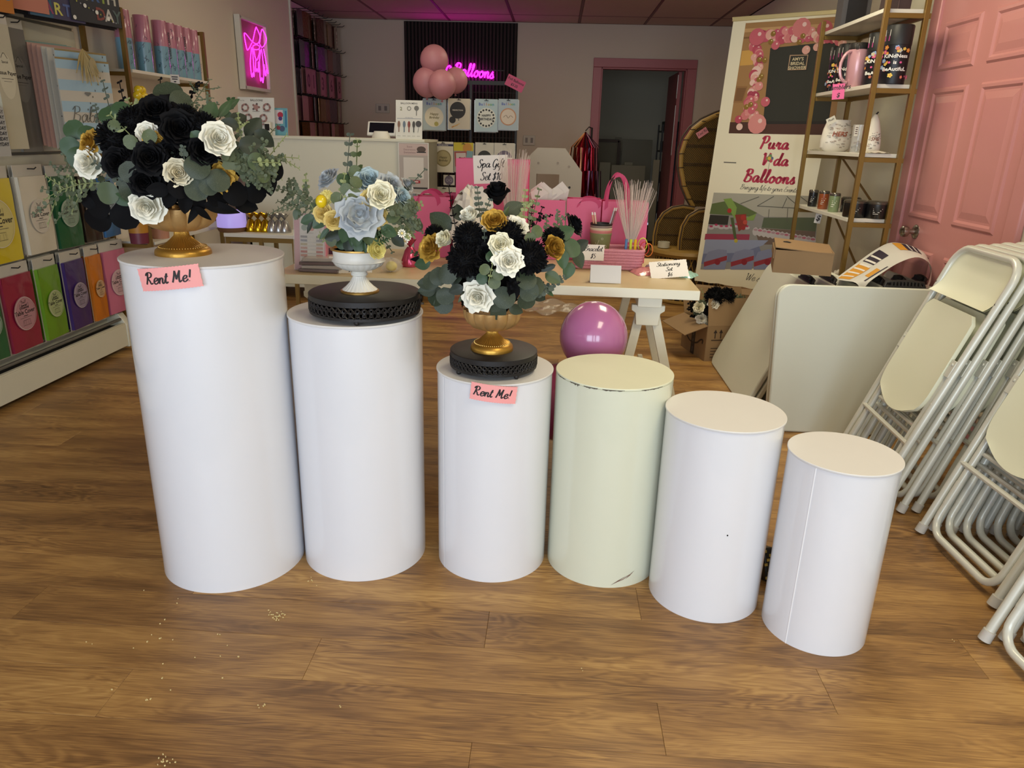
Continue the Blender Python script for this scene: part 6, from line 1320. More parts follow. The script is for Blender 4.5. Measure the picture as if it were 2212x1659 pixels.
def draw_menu2(pr, w, h):
    pr.text('BALLOON MENU', 0, h * .9, h * .06, '3a3a40', .0004); pr.rect(0, h * .53, w * .9, h * .008, '4a5a80'); pr.text('FOIL BALLOON', 0, h * .545, h * .03, '4a5a80')
    pr.text('2', -w * .3, h * .74, h * .12, '7a7a50', .001); pr.ring(0, h * .79, w * .05, w * .08, '8a8a84'); pr.disc(w * .28, h * .8, w * .09, '6e6e6a'); pr.rect(w * .28, h * .68, w * .03, h * .14, '6e6e6a')
    for x, c in ((-.38, '8a6a5a'), (-.18, '6a7a8a'), (0, '8a4a44'), (.18, '4a4a48')): pr.disc(x * w, h * .38, w * .055, c, 10, h * .09); pr.rect(x * w, h * .24, w * .04, h * .12, c)
    pr.disc(w * .36, h * .4, w * .11, '4a4a4c'); pr.line([(w * .36, h * .3), (w * .34, h * .18)], .002, '4a4a4c')
    for x in (-.38, -.18, 0, .18, .36): pr.rect(x * w, h * .08, w * .12, h * .01, '9a9a94')
ctop = cz + .018
flyer(516, 594, 206, 288, 5.55, 'tilted balloon arch flyer at the left end of the counter', draw_balloon_menu, base=ctop)
def draw_card(pr, w, h):
    pr.rect(0, h / 2, w, h, '6aa6b4'); pr.rect(-w * .1, h * .68, w * .55, h * .5, 'd0ccd0'); pr.disc(0, h * .75, w * .2, 'b03048', 10); pr.disc(.0, h * .62, w * .14, '4a3a78', 10); pr.disc(w * .1, h * .25, w * .2, '4a5a78', 10); pr.disc(-w * .15, h * .28, w * .14, '8a3a48', 10); pr.rect(w * .38, h * .6, w * .12, h * .6, '3a78a0')
flyer(591, 622, 228, 288, 5.62, 'narrow teal character flyer on the counter', draw_card, base=ctop)
flyer(855, 912, 218, 303, 5.5, 'balloon price menu in a clear holder at the right end of the counter', draw_menu2, base=ctop, skew=0)
c0 = ony(585, 285, 5.55); t = empty('card_reader', (c0.x, 5.5, ctop), 'small white card reader on the counter', 'card reader'); obj('body', B().box((0, 0, .045), (.045, .03, .09)), m_white, t, bev=.006); obj('screen', B().box((0, -.0155, .055), (.034, .002, .045)), mat('dark_screen', '10121c', .1), t)
c0 = ony(818, 300, 5.52); t = empty('tablet_till', (c0.x, 5.6, ctop), 'white tablet till with black screen on the counter', 'tablet')
obj('base', B().lathe([(1e-4, 0), (.07, 0), (.065, .02), (.05, .05), (1e-4, .05)], 24, sy=.8), m_white, t); obj('bezel', B().box((0, 0, .075), (.215, .018, .11)), mat('white_plastic', 'd6d6d2', .35), t, rot=(-.5, 0, 0), bev=.005); obj('screen', B().box((0, -.0098, .08), (.185, .002, .078)), mat('dark_screen', '10121c', .1), t, rot=(-.5, 0, 0))
def draw_event(pr, w, h):
    pr.rect(0, h * .5, w * .94, h * .97, 'b4aca6'); pr.rect(0, h * .86, w * .94, h * .22, 'c8b4ae'); 
    for i, tx in enumerate(('Event', 'Decorations', 'Everywhere')): pr.text(tx, -w * .12, h * (.90 - .055 * i), h * .05, '8a6a70')
    pr.disc(w * .26, h * .87, w * .15, '5a4c44', 12, h * .06); pr.rect(w * .26, h * .815, w * .3, h * .02, '2a2826'); pr.rect(0, h * .5, w * .66, h * .42, 'd9d5ce')
    pr.rect(0, h * .31, w * .34, h * .012, '5a8a6a'); pr.disc(-w * .2, h * .235, w * .07, 'a8303a'); pr.rect(.05 * w, h * .235, w * .32, h * .055, 'a8303a'); pr.rect(.05 * w, h * .235, w * .2, h * .02, 'e8dcd8'); pr.rect(0, h * .11, w * .9, h * .03, '2a2826')
t, w, h = flyer(862, 927, 308, 418, CY - .025, 'event decoration poster propped against the front of the counter', draw_event, 0)
obj('easel_foot', B().box((0, .008, -.42), (.02, .01, .84)).box((0, .004, -t.location.z + .006), (.12, .03, .012)), m_grey, t)
# ------------------------------------------------------------------ wire rack of foil balloon packs
RY = 6.2; rl, rr_ = ony(920, 300, RY).x, ony(1114, 300, RY).x; rk = empty('wire_rack', ((rl + rr_) / 2, RY, 0), 'black wire grid rack hung with foil balloon packs', 'rack'); rw = rr_ - rl; rz1 = ony(1000, 178, RY).z
for x in (-rw / 2, 0, rw / 2): obj('upright', B().box((x, 0, rz1 / 2), (.018, .018, rz1)), m_blk, rk)
obj('top_bar', B().box((0, 0, rz1), (rw + .02, .02, .03)), m_blk, rk); obj('foot_bar', B().box((0, 0, .012), (rw + .02, .03, .024)), m_blk, rk)
for s in (-1, 1): obj('foot', B().box((s * rw / 2, 0, .012), (.03, .4, .024)), m_blk, rk)
for k in range(17): obj('grid_wire', B().cyl((-rw / 2, .004, .2 + .085 * k), (rw / 2, .004, .2 + .085 * k), .0025, 5), m_blk, rk)
for k in range(11): obj('grid_wire', B().cyl((-rw / 2 + rw * (k + .5) / 11, .004, .05), (-rw / 2 + rw * (k + .5) / 11, .004, rz1), .0025, 5), m_blk, rk)
def d_white(pr, w, h): pr.rect(0, h * .5, w, h, 'a9b8be'); rainbow(pr, w, h); pr.disc(0, h * .42, w * .42, 'd6d0bc', 24); pr.text('Happy', 0, h * .48, h * .11, '6a6238', .0004, .2); pr.text('Birthday', 0, h * .37, h * .10, '6a6238', .0004, .2); pr.disc(.1 * w, h * .2, w * .1, 'a8a05a', 8)
def rainbow(pr, w, h):
    for i, (ch, c) in enumerate(zip('Balloon', ('3a4a9a', '4a5ab0', '7a4a9a', 'b8703a', 'b8a03a', '5a9a4a', '3a8a9a'))): pr.text(ch, (-.3 + .1 * i) * w, h * .80, h * .12, c, .001)
def d_black(pr, w, h): pr.rect(0, h * .5, w, h, 'c8bda6'); pr.disc(-w * .06, h * .62, w * .36, '2c2822', 24); pr.text('PERFECTION', -w * .06, h * .60, h * .065, 'd0c8b4', .0004); pr.disc(-w * .3, h * .30, w * .15, '2c2822', 16); pr.rect(-w * .02, h * .34, w * .03, h * .12, '2c2822'); pr.rect(-w * .2, h * .1, w * .3, h * .04, 'b8803a', .4); pr.rect(-w * .1, h * .14, w * .3, h * .03, 'd0a868', .4)
def d_hb(pr, w, h):
    pr.rect(0, h * .5, w, h, 'a9bcc0'); rainbow(pr, w, h); pr.disc(0, h * .42, w * .42, 'd0d0c4', 24)
    for k in range(16): a_ = k * .393; pr.disc(w * .34 * math.cos(a_), h * .42 + w * .34 * math.sin(a_), w * .045, '2c2c28', 8)
    pr.text('HAPPY', 0, h * .46, h * .10, '3a3a34', .0006); pr.text('BIRTHDAY', 0, h * .35, h * .10, '24241f', .0008)
def d_rose(pr, w, h): pr.rect(0, h * .5, w, h, 'a6b4ba'); rainbow(pr, w, h); pr.disc(0, h * .42, w * .42, 'b88a6a', 24); pr.disc(0, h * .42, w * .36, 'cdbfae', 24); pr.line(spline([(-w * .25, h * .4), (-w * .1, h * .47), (0, h * .38), (w * .12, h * .46), (w * .25, h * .4)], 5), .004, '6a5a4a', .4)
def d_gold(pr, w, h): pr.rect(0, h * .5, w, h, 'd4ceba'); pr.rect(0, h * .89, w, h * .07, '3a3a5a'); pr.text('FOIL BALLOON', 0, h * .87, h * .05, 'd8d4c8', .0004); pr.disc(0, h * .46, w * .4, '8d8258', 24); pr.disc(0, h * .46, w * .34, 'a69a70', 24); pr.text('Happy', 0, h * .46, h * .10, '5a5030', .0006, .2); pr.text('Birthday', 0, h * .36, h * .09, '5a5030', .0006, .2)
def d_yel(pr, w, h): pr.rect(0, h * .5, w, h, '9a9488'); pr.rect(0, h * .86, w, h * .28, 'c2b12e'); pr.disc(w * .2, h * .82, w * .24, 'c08a3a', 12); pr.rect(-w * .12, h * .45, w * .66, h * .5, '9a4a44', .05); pr.rect(-w * .12, h * .45, w * .5, h * .4, 'c8b8b0', .05); [pr.disc(w * (-.3 + .12 * k), h * (.38 + .1 * (k % 2)), w * .05, '3a3030', 6) for k in range(4)]; pr.rect(w * .3, h * .55, w * .3, h * .35, '7a9aa0', -.1)
def d_30(pr, w, h): pr.rect(0, h * .5, w, h, 'c4c0b2'); pr.disc(0, h * .5, w * .38, '2c2c28', 24); pr.text('30', 0, h * .42, h * .24, 'd4d0c4', .001)
def d_pur(pr, w, h): pr.rect(0, h * .5, w, h, 'c4bfb2'); pr.disc(0, h * .48, w * .40, '6a6072', 24); [pr.ring(w * x_, h * .48, w * .08, w * .13, '9a94a2', 14) for x_ in (-.15, .15)]
def pack(px0, px1, py0, py1, Y, lab, draw, n=3):
    c0 = ony((px0 + px1) / 2, py1, Y); w = ony(px1, py1, Y).x - ony(px0, py1, Y).x; h = ony(px0, py0, Y).z - ony(px0, py1, Y).z
    for k in range(n):
        t = empty('foil_balloon_pack', (c0.x + .006 * k * (1 if k % 2 else -1), Y + .018 * k, c0.z - .004 * k), lab if k == 0 else lab.replace('front', ORD[k]), 'balloon pack', 'foil balloon packs on the wire rack')
        if k == 0:
            pr = Print(); pr.card(w, h, .006, 'c8c8c0', 0, h / 2); draw(pr, w, h); pr.build('printed_pouch', t); obj('hang_hook', B().tube([(0, RY - Y, h * .965), (0, -.02, h * .965), (0, -.03, h * .985)], .003, 6), m_blk, t); obj('hang_slot', B().box((0, -.003, h * .955), (w * .18, .003, h * .02)), m_hand, t)
        else: obj('pouch', B().box((0, .003, h / 2), (w, .006, h)), mat('pale_pouch', 'b4b8b4', .3, coat=.4), t, bev=.002)
FYp = RY - .10
for px0, px1, py0, py1, nm, d in ((914, 962, 213, 281, 'white Happy Birthday', d_white), (968, 1015, 213, 279, 'cream pack with black balloon', d_black), (1026, 1074, 214, 284, 'spotted Happy Birthday', d_hb), (1076, 1118, 214, 280, 'rose gold ringed', d_rose)): pack(px0, px1, py0, py1, FYp, 'front %s foil pack, upper row of the wire rack' % nm, d)
for px0, px1, py0, py1, nm, d in ((936, 979, 306, 372, 'gold birthday', d_gold), (980, 1022, 308, 372, 'yellow topped', d_yel), (1026, 1066, 308, 374, 'black number thirty', d_30), (1067, 1110, 309, 375, 'grey purple number', d_pur)): pack(px0, px1, py0, py1, FYp, 'front %s foil pack, lower row of the wire rack' % nm, d, 2)
pack(934, 985, 404, 470, FYp, 'front white foil balloon pack in the bottom row of the wire rack', d_30, 1); pack(958, 982, 378, 400, FYp + .02, 'front small grey printed packet between the rack rows', d_pur, 1)
for P_, r_, lab in (((938, 130), .108, 'top dusty pink balloon of the rack cluster'), ((922, 178), .108, 'left dusty pink balloon of the rack cluster'), ((955, 183), .104, 'front dusty pink balloon of the rack cluster'), ((984, 174), .095, 'right dusty pink balloon half behind the rack cluster')):
    dY = {938: .02, 922: 0, 955: -.17, 984: .09}[P_[0]]; balloon(ony(P_[0], P_[1], RY - .14 + dY), r_, m_balr, lab, 'dusty pink balloons on the rack', 1.04)
pr = Print(); pr.card(.15, .085, .0008, 'b8486e'); pr.text('Foil Balloons', 0, .008, .026, '2a1218', .0005); pr.text('$3.25', 0, -.026, .026, '2a1218', .0005); o = pr.build('price_tag'); o.matrix_world = Matrix.Translation(ony(1113, 180, RY - .02)) @ Matrix.Rotation(.42, 4, 'Y'); tag(o, 'pink Foil Balloons price tag at the end of the rack bar', 'tag')
# ------------------------------------------------------------------ marquee zero, tinsel and things by the doorway
MY = 6.9; MQ = Matrix.Translation((ony(1187, 380, MY).x, MY, 0)); Q = PPX(MQ); mz = empty('marquee_number', MQ.translation, 'white wooden marquee number zero with bulb holes', 'marquee number')
x0, x1 = Q(1112, 360)[0], Q(1257, 380)[0]; zt = Q(1187, 320)[1]; cz_ = Q(1257, 372)[1]; cc = zt - cz_; xw = x1 - x0
out = [(x0 + cc, zt), (x1 - cc * .8, zt), (x1, zt - cc), (x1, cc + .02), (x1 - cc * .8, .02), (x0 + cc, .02), (x0, cc + .02), (x0, zt - cc)]
hx0, hx1, hz1 = Q(1158, 400)[0], Q(1207, 400)[0], Q(1180, 376)[1]; inn = [(hx0, hz1), (hx1, hz1), (hx1, hz1), (hx1, zt - hz1), (hx1, zt - hz1), (hx0, zt - hz1), (hx0, zt - hz1), (hx0, hz1)]
b = B(); n = 8; vs = [(x, y, z) for y in (0, .16) for ring in (out, inn) for x, z in ring]
b.add(vs, [(i, (i + 1) % 8, 8 + (i + 1) % 8, 8 + i) for i in range(8)] + [(16 + i, 24 + i, 24 + (i + 1) % 8, 16 + (i + 1) % 8) for i in range(8)] + [((i + 1) % 8, i, 16 + i, 16 + (i + 1) % 8) for i in range(8)] + [(8 + i, 8 + (i + 1) % 8, 24 + (i + 1) % 8, 24 + i) for i in range(8)])
bmm = bmesh.new(); me_ = b.mesh('face', 0); bmm.from_mesh(me_); bmesh.ops.remove_doubles(bmm, verts=bmm.verts, dist=1e-5); bmesh.ops.recalc_face_normals(bmm, faces=bmm.faces); bmm.to_mesh(me_); bmm.free(); me_.materials.append(mat('white_mdf', 'b9b1a4', .5)); link('face', me_, mz)
for px, py in ((1163, 352), (1205, 352), (1230, 405), (1140, 400), (1229, 360), (1140, 360)): x, z = Q(px, py); obj('bulb_hole', B().cyl((x, -.003, z), (x, .002, z), .011, 10), mat('bulb_brass', '8a7c6a', .4, .5) if py < 400 else m_hand, mz)
TYp = 7.3; p = ony(1265, 285, TYp); tn = empty('tinsel_garland', (p.x, TYp, p.z), 'red foil tinsel bunch hanging beside the back doorway', 'tinsel')
for nm, c, n_, s_ in (('red_strands', '8a1020', 130, 5), ('copper_strands', '7a4a2c', 40, 6), ('violet_strands', '4a2a3c', 40, 7)):
    b = B(); r2 = random.Random(s_)
    for i in range(n_):
        a_ = r2.uniform(0, 6.28); q = r2.uniform(.02, .11) ; L_ = r2.uniform(.55, .8); off = {'8a1020': 0, '7a4a2c': -.05, '4a2a3c': .06}[c]; w_ = .006
        pts = [Vector((0, 0, 0)), Vector((off + q * math.cos(a_) * .8, q * math.sin(a_) * .6, -.14)), Vector((off + q * math.cos(a_), q * math.sin(a_) * .7, -.35)), Vector((off * 1.1 + q * math.cos(a_) * 1.25 + r2.uniform(-.02, .02), q * math.sin(a_) * .6, -L_))]
        for k in range(3): u = Vector((math.cos(a_ * 3 + k), math.sin(a_ * 3 + k), 0)) * w_; b.add([pts[k] - u, pts[k] + u, pts[k + 1] + u, pts[k + 1] - u], [(0, 1, 2, 3)])
    o = obj(nm, b, mat('foil_' + c, c, .18, .75), tn, smooth=0); o['kind'] = 'stuff'
obj('stand_pole', B().cyl((.06, .05, -p.z + .01), (.06, .05, .04), .01, 8), m_blk, tn); obj('stand_hook', B().tube([(.06, .05, .035), (.03, .02, .045), (0, 0, .01)], .006, 6), m_blk, tn); obj('stand_foot', B().lathe([(1e-4, 0), (.13, 0), (.12, .015), (1e-4, .02)], 24, (.06, .05, -p.z)), m_blk, tn)
def board(px0, px1, py0, Y, lab, col, lean=.08, t_=.02):
    a_, c_ = ony(px0, py0, Y), ony(px1, py0, Y); o = empty('leaning_board', ((a_.x + c_.x) / 2, Y, 0), lab, 'board', 'boards in the storeroom'); obj('panel', B().box((0, 0, a_.z / 2), (c_.x - a_.x, t_, a_.z)), mat('board_' + col, col, .6), o, rot=(-lean, 0, 0), bev=.003)
board(1322, 1396, 356, 9.9, 'large grey board leaning in the storeroom', '85806c'); board(1350, 1368, 350, 10.15, 'narrow pale board behind the large grey board', '8e8974'); board(1296, 1320, 350, 10.05, 'pale board nearest the left of the doorway', '8a8570'); board(1346, 1412, 300, 10.7, 'tall pale sheet at the back of the storeroom', '7d7866'); board(1412, 1426, 345, 9.6, 'narrow pale board against the right of the doorway', '8b8773', .02); board(1330, 1344, 296, 10.9, 'thin tall slat behind the storeroom boards', '7a7562')
o = empty('picture_frame', (ony(1310, 350, 10.5).x, 10.5, 0), 'brown framed panel standing in the storeroom', 'frame'); a_ = ony(1290, 303, 10.5); c_ = ony(1340, 303, 10.5); fw = c_.x - a_.x
for nm, cc2, dd in (('top_rail', (0, 0, a_.z), (fw, .03, .04)), ('side_rail', (fw / 2, 0, a_.z / 2), (.04, .03, a_.z)), ('side_rail', (-fw / 2, 0, a_.z / 2), (.04, .03, a_.z))): obj(nm, B().box(cc2, dd), mat('dark_wood', '3a2718', .6), o)
obj('canvas', B().box((0, .01, a_.z / 2), (fw - .04, .01, a_.z - .02)), mat('grey_canvas', '6f6a58', .8), o)
o = empty('storage_rack', (ony(1442, 400, 10.3).x, 10.5, 0), 'dark storage rack at the right of the storeroom', 'rack')
for z in (.3, .7, 1.1, 1.35): obj('rack_shelf', B().box((0, 0, z), (.26, .4, .02)), m_hand, o); obj('stored_box', B().box((.0, 0, z + .07), (.2, .3, .12)), mat('dusty_box_%d' % int(z * 10), ('5a5548', '3c463c', '6a5a4a', '54585a')[int(z * 10) % 4], .7), o)
for sx_ in (-1, 1):
    for sy_ in (-1, 1): obj('rack_post', B().box((sx_ * .13, sy_ * .2, .72), (.02, .02, 1.44)), m_hand, o)
# ------------------------------------------------------------------ neon bow on the left wall
BXp = XL + .03; MBW = Matrix.Translation((BXp, 6.4, 0)) @ Matrix.Rotation(PI / 2, 4, 'Z'); Q = PPX(MBW)
bw_ = empty('bow_sign', (BXp, 6.4, 0), 'framed magenta neon bow on a pink board on the left wall', 'neon sign', rz=PI / 2)
Zm = lambda x, y: (480 + x / 5.183, y / 5.183)
P0, P1, P2, P3 = Q(*Zm(170, 190)), Q(*Zm(470, 290)), Q(*Zm(510, 1010)), Q(*Zm(235, 985)); fx0, fx1 = (P0[0] + P3[0]) / 2, (P1[0] + P2[0]) / 2; fz0, fz1 = (P2[1] + P3[1]) / 2, (P0[1] + P1[1]) / 2
obj('pink_board', B().box(((fx0 + fx1) / 2, .012, (fz0 + fz1) / 2), (fx1 - fx0, .012, fz1 - fz0)), mat('rose_board', 'a0566a', .6), bw_)
for nm, c, d in (('frame_side', (fx0, 0, (fz0 + fz1) / 2), (.03, .045, fz1 - fz0 + .03)), ('frame_side', (fx1, 0, (fz0 + fz1) / 2), (.02, .045, fz1 - fz0 + .03)), ('frame_rail', ((fx0 + fx1) / 2, 0, fz0), (fx1 - fx0, .045, .025)), ('frame_rail', ((fx0 + fx1) / 2, 0, fz1), (fx1 - fx0, .045, .02))): obj(nm, B().box(c, d), m_white, bw_, bev=.002)
for s in ([(300, 460), (225, 370), (220, 420), (245, 545), (265, 550), (302, 480)], [(310, 470), (345, 315), (360, 322), (392, 400), (382, 470), (350, 490), (310, 470)], [(388, 490), (408, 350), (425, 335), (466, 430), (445, 500), (415, 530), (395, 500)], [(315, 512), (350, 500), (385, 515), (385, 545), (350, 556), (315, 545), (315, 512)],
          [(298, 530), (285, 700), (302, 860), (316, 815), (328, 855), (320, 700), (310, 545)], [(325, 560), (340, 640), (360, 672), (385, 600), (388, 555)], [(345, 670), (345, 800), (360, 770), (375, 805), (375, 690)], [(402, 560), (388, 700), (400, 900), (416, 870), (428, 925), (436, 800), (420, 610), (408, 545)], [(432, 545), (455, 660), (486, 820), (466, 785), (456, 850), (440, 720)]):
    pts = [Q(*Zm(*p)) for p in s]; pts = spline(pts, 5); obj('neon_tube', B().tube([(p.x, -.022, p.y) for p in pts], .0036, 6), m_neon, bw_)
# ------------------------------------------------------------------ hook rack of foil packets at the rear left
HR = empty('hook_rack', (XR2, 8.1, 0), 'wall rack of long hooks at the rear left corner', 'rack'); HR.location = (0, 0, 0)
obj('peg_panel', B().box((XR2 + .006, 8.15, 1.35), (.01, 1.4, 1.9)), mat('mauve_pegboard', '6a504e', .7), HR)
pm = []
for k, (c, r_, me_) in enumerate((('5a3b2c', .25, .5), ('5c4e50', .3, .4), ('a07272', .35, .2), ('6a3a34', .3, .4), ('7a5632', .25, .6), ('4a4450', .3, .4))):
    b = B().box((0, 0, -.115), (.005, .15, .23)); m_ = b.mesh('foil_packet', 0); m_.materials.append(mat('foil_packet_' + c, c, r_, me_, bump=.3, bscale=30)); pm.append(m_)
hk = B().tube([(0, 0, 0), (.24, 0, 0), (.262, 0, .014)], .0035, 6).mesh('hook'); hk.materials.append(m_blk)
zr = [ony(690, py, 8.1).z for py in (38, 100, 156, 212, 265)]
rnd = random.Random(77)
for r_, z in enumerate(zr):
    for k in range(9):
        y = 7.55 + .15 * k; link('hook', hk, HR, (XR2 + .012, y, z))
        for j in range(3):
            ci = ([0, 0, 1, 0, 4], [1, 5, 1, 5, 3], [2, 2, 1, 2, 5], [3, 4, 2, 3, 1], [4, 3, 4, 2, 4])[r_][(k + j + rnd.randint(0, 1)) % 5]; o = link('foil_packet', pm[ci], None, (XR2 + .06 + .06 * j + rnd.uniform(-.01, .01), y, z - .004), (rnd.uniform(-.04, .04), 0, rnd.uniform(-.25, .25)))
            tag(o, '%s foil packet, %s hook from the room, %s one, %s of rear hook rack' % (('brown', 'charcoal', 'rose', 'rust', 'bronze', 'slate')[ci], ORD[k], ('back', 'middle', 'front')[j], ('top row', 'second row', 'middle row', 'fourth row', 'lowest row')[r_]), 'balloon packet', 'foil packets in the %s of the hook rack' % ('top row', 'second row', 'middle row', 'fourth row', 'lowest row')[r_])
for ch, k, wd in (('0', 0, 'zero'), ('1', 1, 'one'), ('3', 3, 'three'), ('6', 5, 'six'), ('8', 7, 'eight')):
    t = empty('number_packet', (XR2 + .225, 7.56 + .15 * k, zr[2] - .235), 'rose foil packet with a big %s, middle row of the rear hook rack' % wd, 'balloon packet', 'number balloon packets', rz=PI / 2); pr = Print(); pr.card(.15, .23, .004, '8a5c5e', 0, .115); pr.rect(0, .115, .12, .2, '94686a'); pr.text(ch, 0, .06, .17, '4a2420', .002); pr.build('printed_pouch', t)
# ------------------------------------------------------------------ low gold bench with diffuser and balloon weights
BZ = .58; A = onz(484, 503, BZ); bx1 = ony(640, 510, A.y).x; bc = empty('low_bench', ((A.x + bx1) / 2, A.y + .14, 0), 'low white bench with gold legs in front of the counter', 'bench'); bl_ = bx1 - A.x
obj('bench_top', B().box((0, 0, BZ - .012), (bl_, .30, .024)), m_white, bc, bev=.002)
for s in (-1, 0, 1): 
    for y in (-.13, .13): obj('leg', B().box((s * (bl_ / 2 - .02), y, (BZ - .024) / 2), (.024, .024, BZ - .024)), m_brass, bc)
obj('rail', B().box((0, -.13, BZ - .04), (bl_ - .02, .02, .03)), m_brass, bc)
p = onz(517, 495, BZ); t = empty('diffuser', (p.x, A.y + .10, BZ), 'glowing lilac diffuser with wooden base on the low bench', 'diffuser')
obj('wood_base', B().lathe([(1e-4, 0), (.085, 0), (.092, .012), (.094, .03), (1e-4, .03)], 32), mat('diffuser_wood', '6b4a30', .5), t); obj('lit_body', B().lathe([(.094, .03), (.095, .04), (.094, .11), (.085, .13), (.06, .138), (1e-4, .14)], 32), mat('lilac_glow', 'a99ae6', .4, emit=.55), t)
for k, (px, c) in enumerate(((553, 'gold'), (570, 'gold'), (587, 'gold'), (602, 'silver'), (618, 'silver'), (632, 'silver'))):
    p = onz(px, 497, BZ); t = empty('foil_weight', (p.x, A.y + .12, BZ), '%s foil balloon weight, %s from the diffuser on the low bench' % (c, ORD[k]), 'balloon weight', 'foil balloon weights'); weight(t, mat(c + '_foil', 'b8921c' if c == 'gold' else 'b8bac0', .18, .9), 1.35)
# ------------------------------------------------------------------ gold wall shelf with confetti cannons
GX0, GX1 = XL + .01, -2.30; GY0, GY1 = 4.12, 5.02; gz = onx(340, 158, GX1).z; gs = empty('wall_shelf', ((GX0 + GX1) / 2, (GY0 + GY1) / 2, 0), 'gold framed shelf unit by the left wall under the confetti cannons', 'shelf'); go = Vector(gs.location)
gt = onx(262, 16, GX1).z
for z in (gz, .60): obj('shelf_board', B().box((0, 0, z - .008), (GX1 - GX0, GY1 - GY0, .016)), m_marb, gs, bev=.001)
for x in (GX0 + .012, GX1 - .012):
    for y in (GY0 - .03, GY1 + .0): obj('post', B().box((x - go.x, y - go.y, gt / 2), (.022, .022, gt)), m_brass, gs)
for y in (GY0 - .03, GY1):
    for z in (gt - .011, gz - .026, .58): obj('rail', B().box((0, y - go.y, z), (GX1 - GX0 - .03, .018, .02)), m_brass, gs)
for k in range(9):
    y = GY0 + .06 + .098 * k; x = GX1 - .06 - (.06 if k in (1, 3) else 0)
    t = empty('confetti_cannon', (x, y, gz), 'pink and blue confetti cannon, %s from the near end of the wall shelf' % ORD[k], 'confetti cannon', 'confetti cannons on the wall shelf')
    obj('blue_half', B().lathe([(1e-4, 0), (.041, 0), (.041, .158)], 28), mat('cannon_blue', '6f97aa', .25, coat=.5), t); obj('pink_half', B().lathe([(.041, .158), (.041, .292), (.04, .296), (1e-4, .296)], 28), mat('cannon_pink', 'b07284', .25, coat=.5), t)
    pr = Print(); pr.eps = .0004
    if k % 2 == 1: pr.text('Confetti Cannons', .0, .17, .02, '2a2430', .0002, 0, PI / 2)
    rnd = random.Random(k)
    for i in range(16): x_, z_ = rnd.uniform(-.045, .045), rnd.uniform(.03, .27) if i < 4 else rnd.uniform(.03, .14); pr.line(spline([(x_, z_), (x_ + .006, z_ + .008), (x_ + rnd.uniform(-.008, .012), z_ + .016)], 3), .0022, '3a3f52')
    def bdk(q): a_ = q.x / .0415; R_ = .0416 - q.y; return Vector((R_ * math.sin(a_), -R_ * math.cos(a_), q.z))
    pr.bend = bdk; pr.build('cannon_print', t, rot=(0, 0, .65))
p = onx(389, 178, GX1 + .02); pr = Print(); pr.card(.05, .05, .0006, 'c9c4bc'); pr.rect(0, .012, .034, .006, '2a2430'); pr.rect(0, 0, .03, .006, '2a2430'); pr.rect(0, -.014, .012, .007, '2a2430'); o = pr.build('price_tag'); o.location = (GX1 + .02, p.y - .06, gz - .02); o.rotation_euler = (0, 0, .5); tag(o, 'small white price tag under the confetti cannons', 'tag')
p = onx(281, 190, -2.2); fl = empty('balloon_flower', p, 'yellow twisted balloon flower on the gold shelf post', 'balloon flower'); fl.location = (GX1 + .055, GY0 - .05, p.z - .03)
m_yb = mat('yellow_latex', 'd9b81c', .25, coat=.4)
for k in range(6): a_ = k * PI / 3; obj('petal', B().ball((.0, .033 * math.cos(a_), .033 * math.sin(a_)), .023, 14), m_yb, fl)
obj('centre', B().ball((.014, 0, 0), .019, 14), m_yb, fl)
p = onx(298, 500, -2.3)
for k, (px, lab, cs) in enumerate(((300, 'layered orange and plum candle glass on the lower gold shelf', ('6a2a3a', 'b07a2a')), (345, 'layered green and peach candle glass on the lower gold shelf', ('b8846c', '3a5a3c')))):
    p = onx(px, 500, -2.36); t = empty('candle_glass', (-2.36, p.y, .60), lab, 'candle'); obj('lower_layer', B().lathe([(1e-4, 0), (.05, 0), (.053, .06)], 28), mat('wax_' + cs[0], cs[0], .4), t); obj('upper_layer', B().lathe([(.053, .06), (.056, .125), (.05, .125), (1e-4, .12)], 28), mat('wax_' + cs[1], cs[1], .4), t)
c0 = onx(455, 520, -2.2); t = empty('shelf_sign', (-2.36, 4.86, .60), 'white printed box with red lettering on the lower gold shelf', 'box', rz=.9); pr = Print(); pr.card(.24, .10, .05, 'c0b6aa', 0, .05); pr.line(spline([(-.11, .04), (-.08, .07), (-.06, .035), (-.03, .065), (0, .05), (.01, .06)], 6), .016, '9a2a3c', .5); [pr.rect(.045 + .014 * (k % 6), .065 - .024 * (k // 6), .008, .014, '7a5a3a') for k in range(12)]; pr.build('printed_front', t)
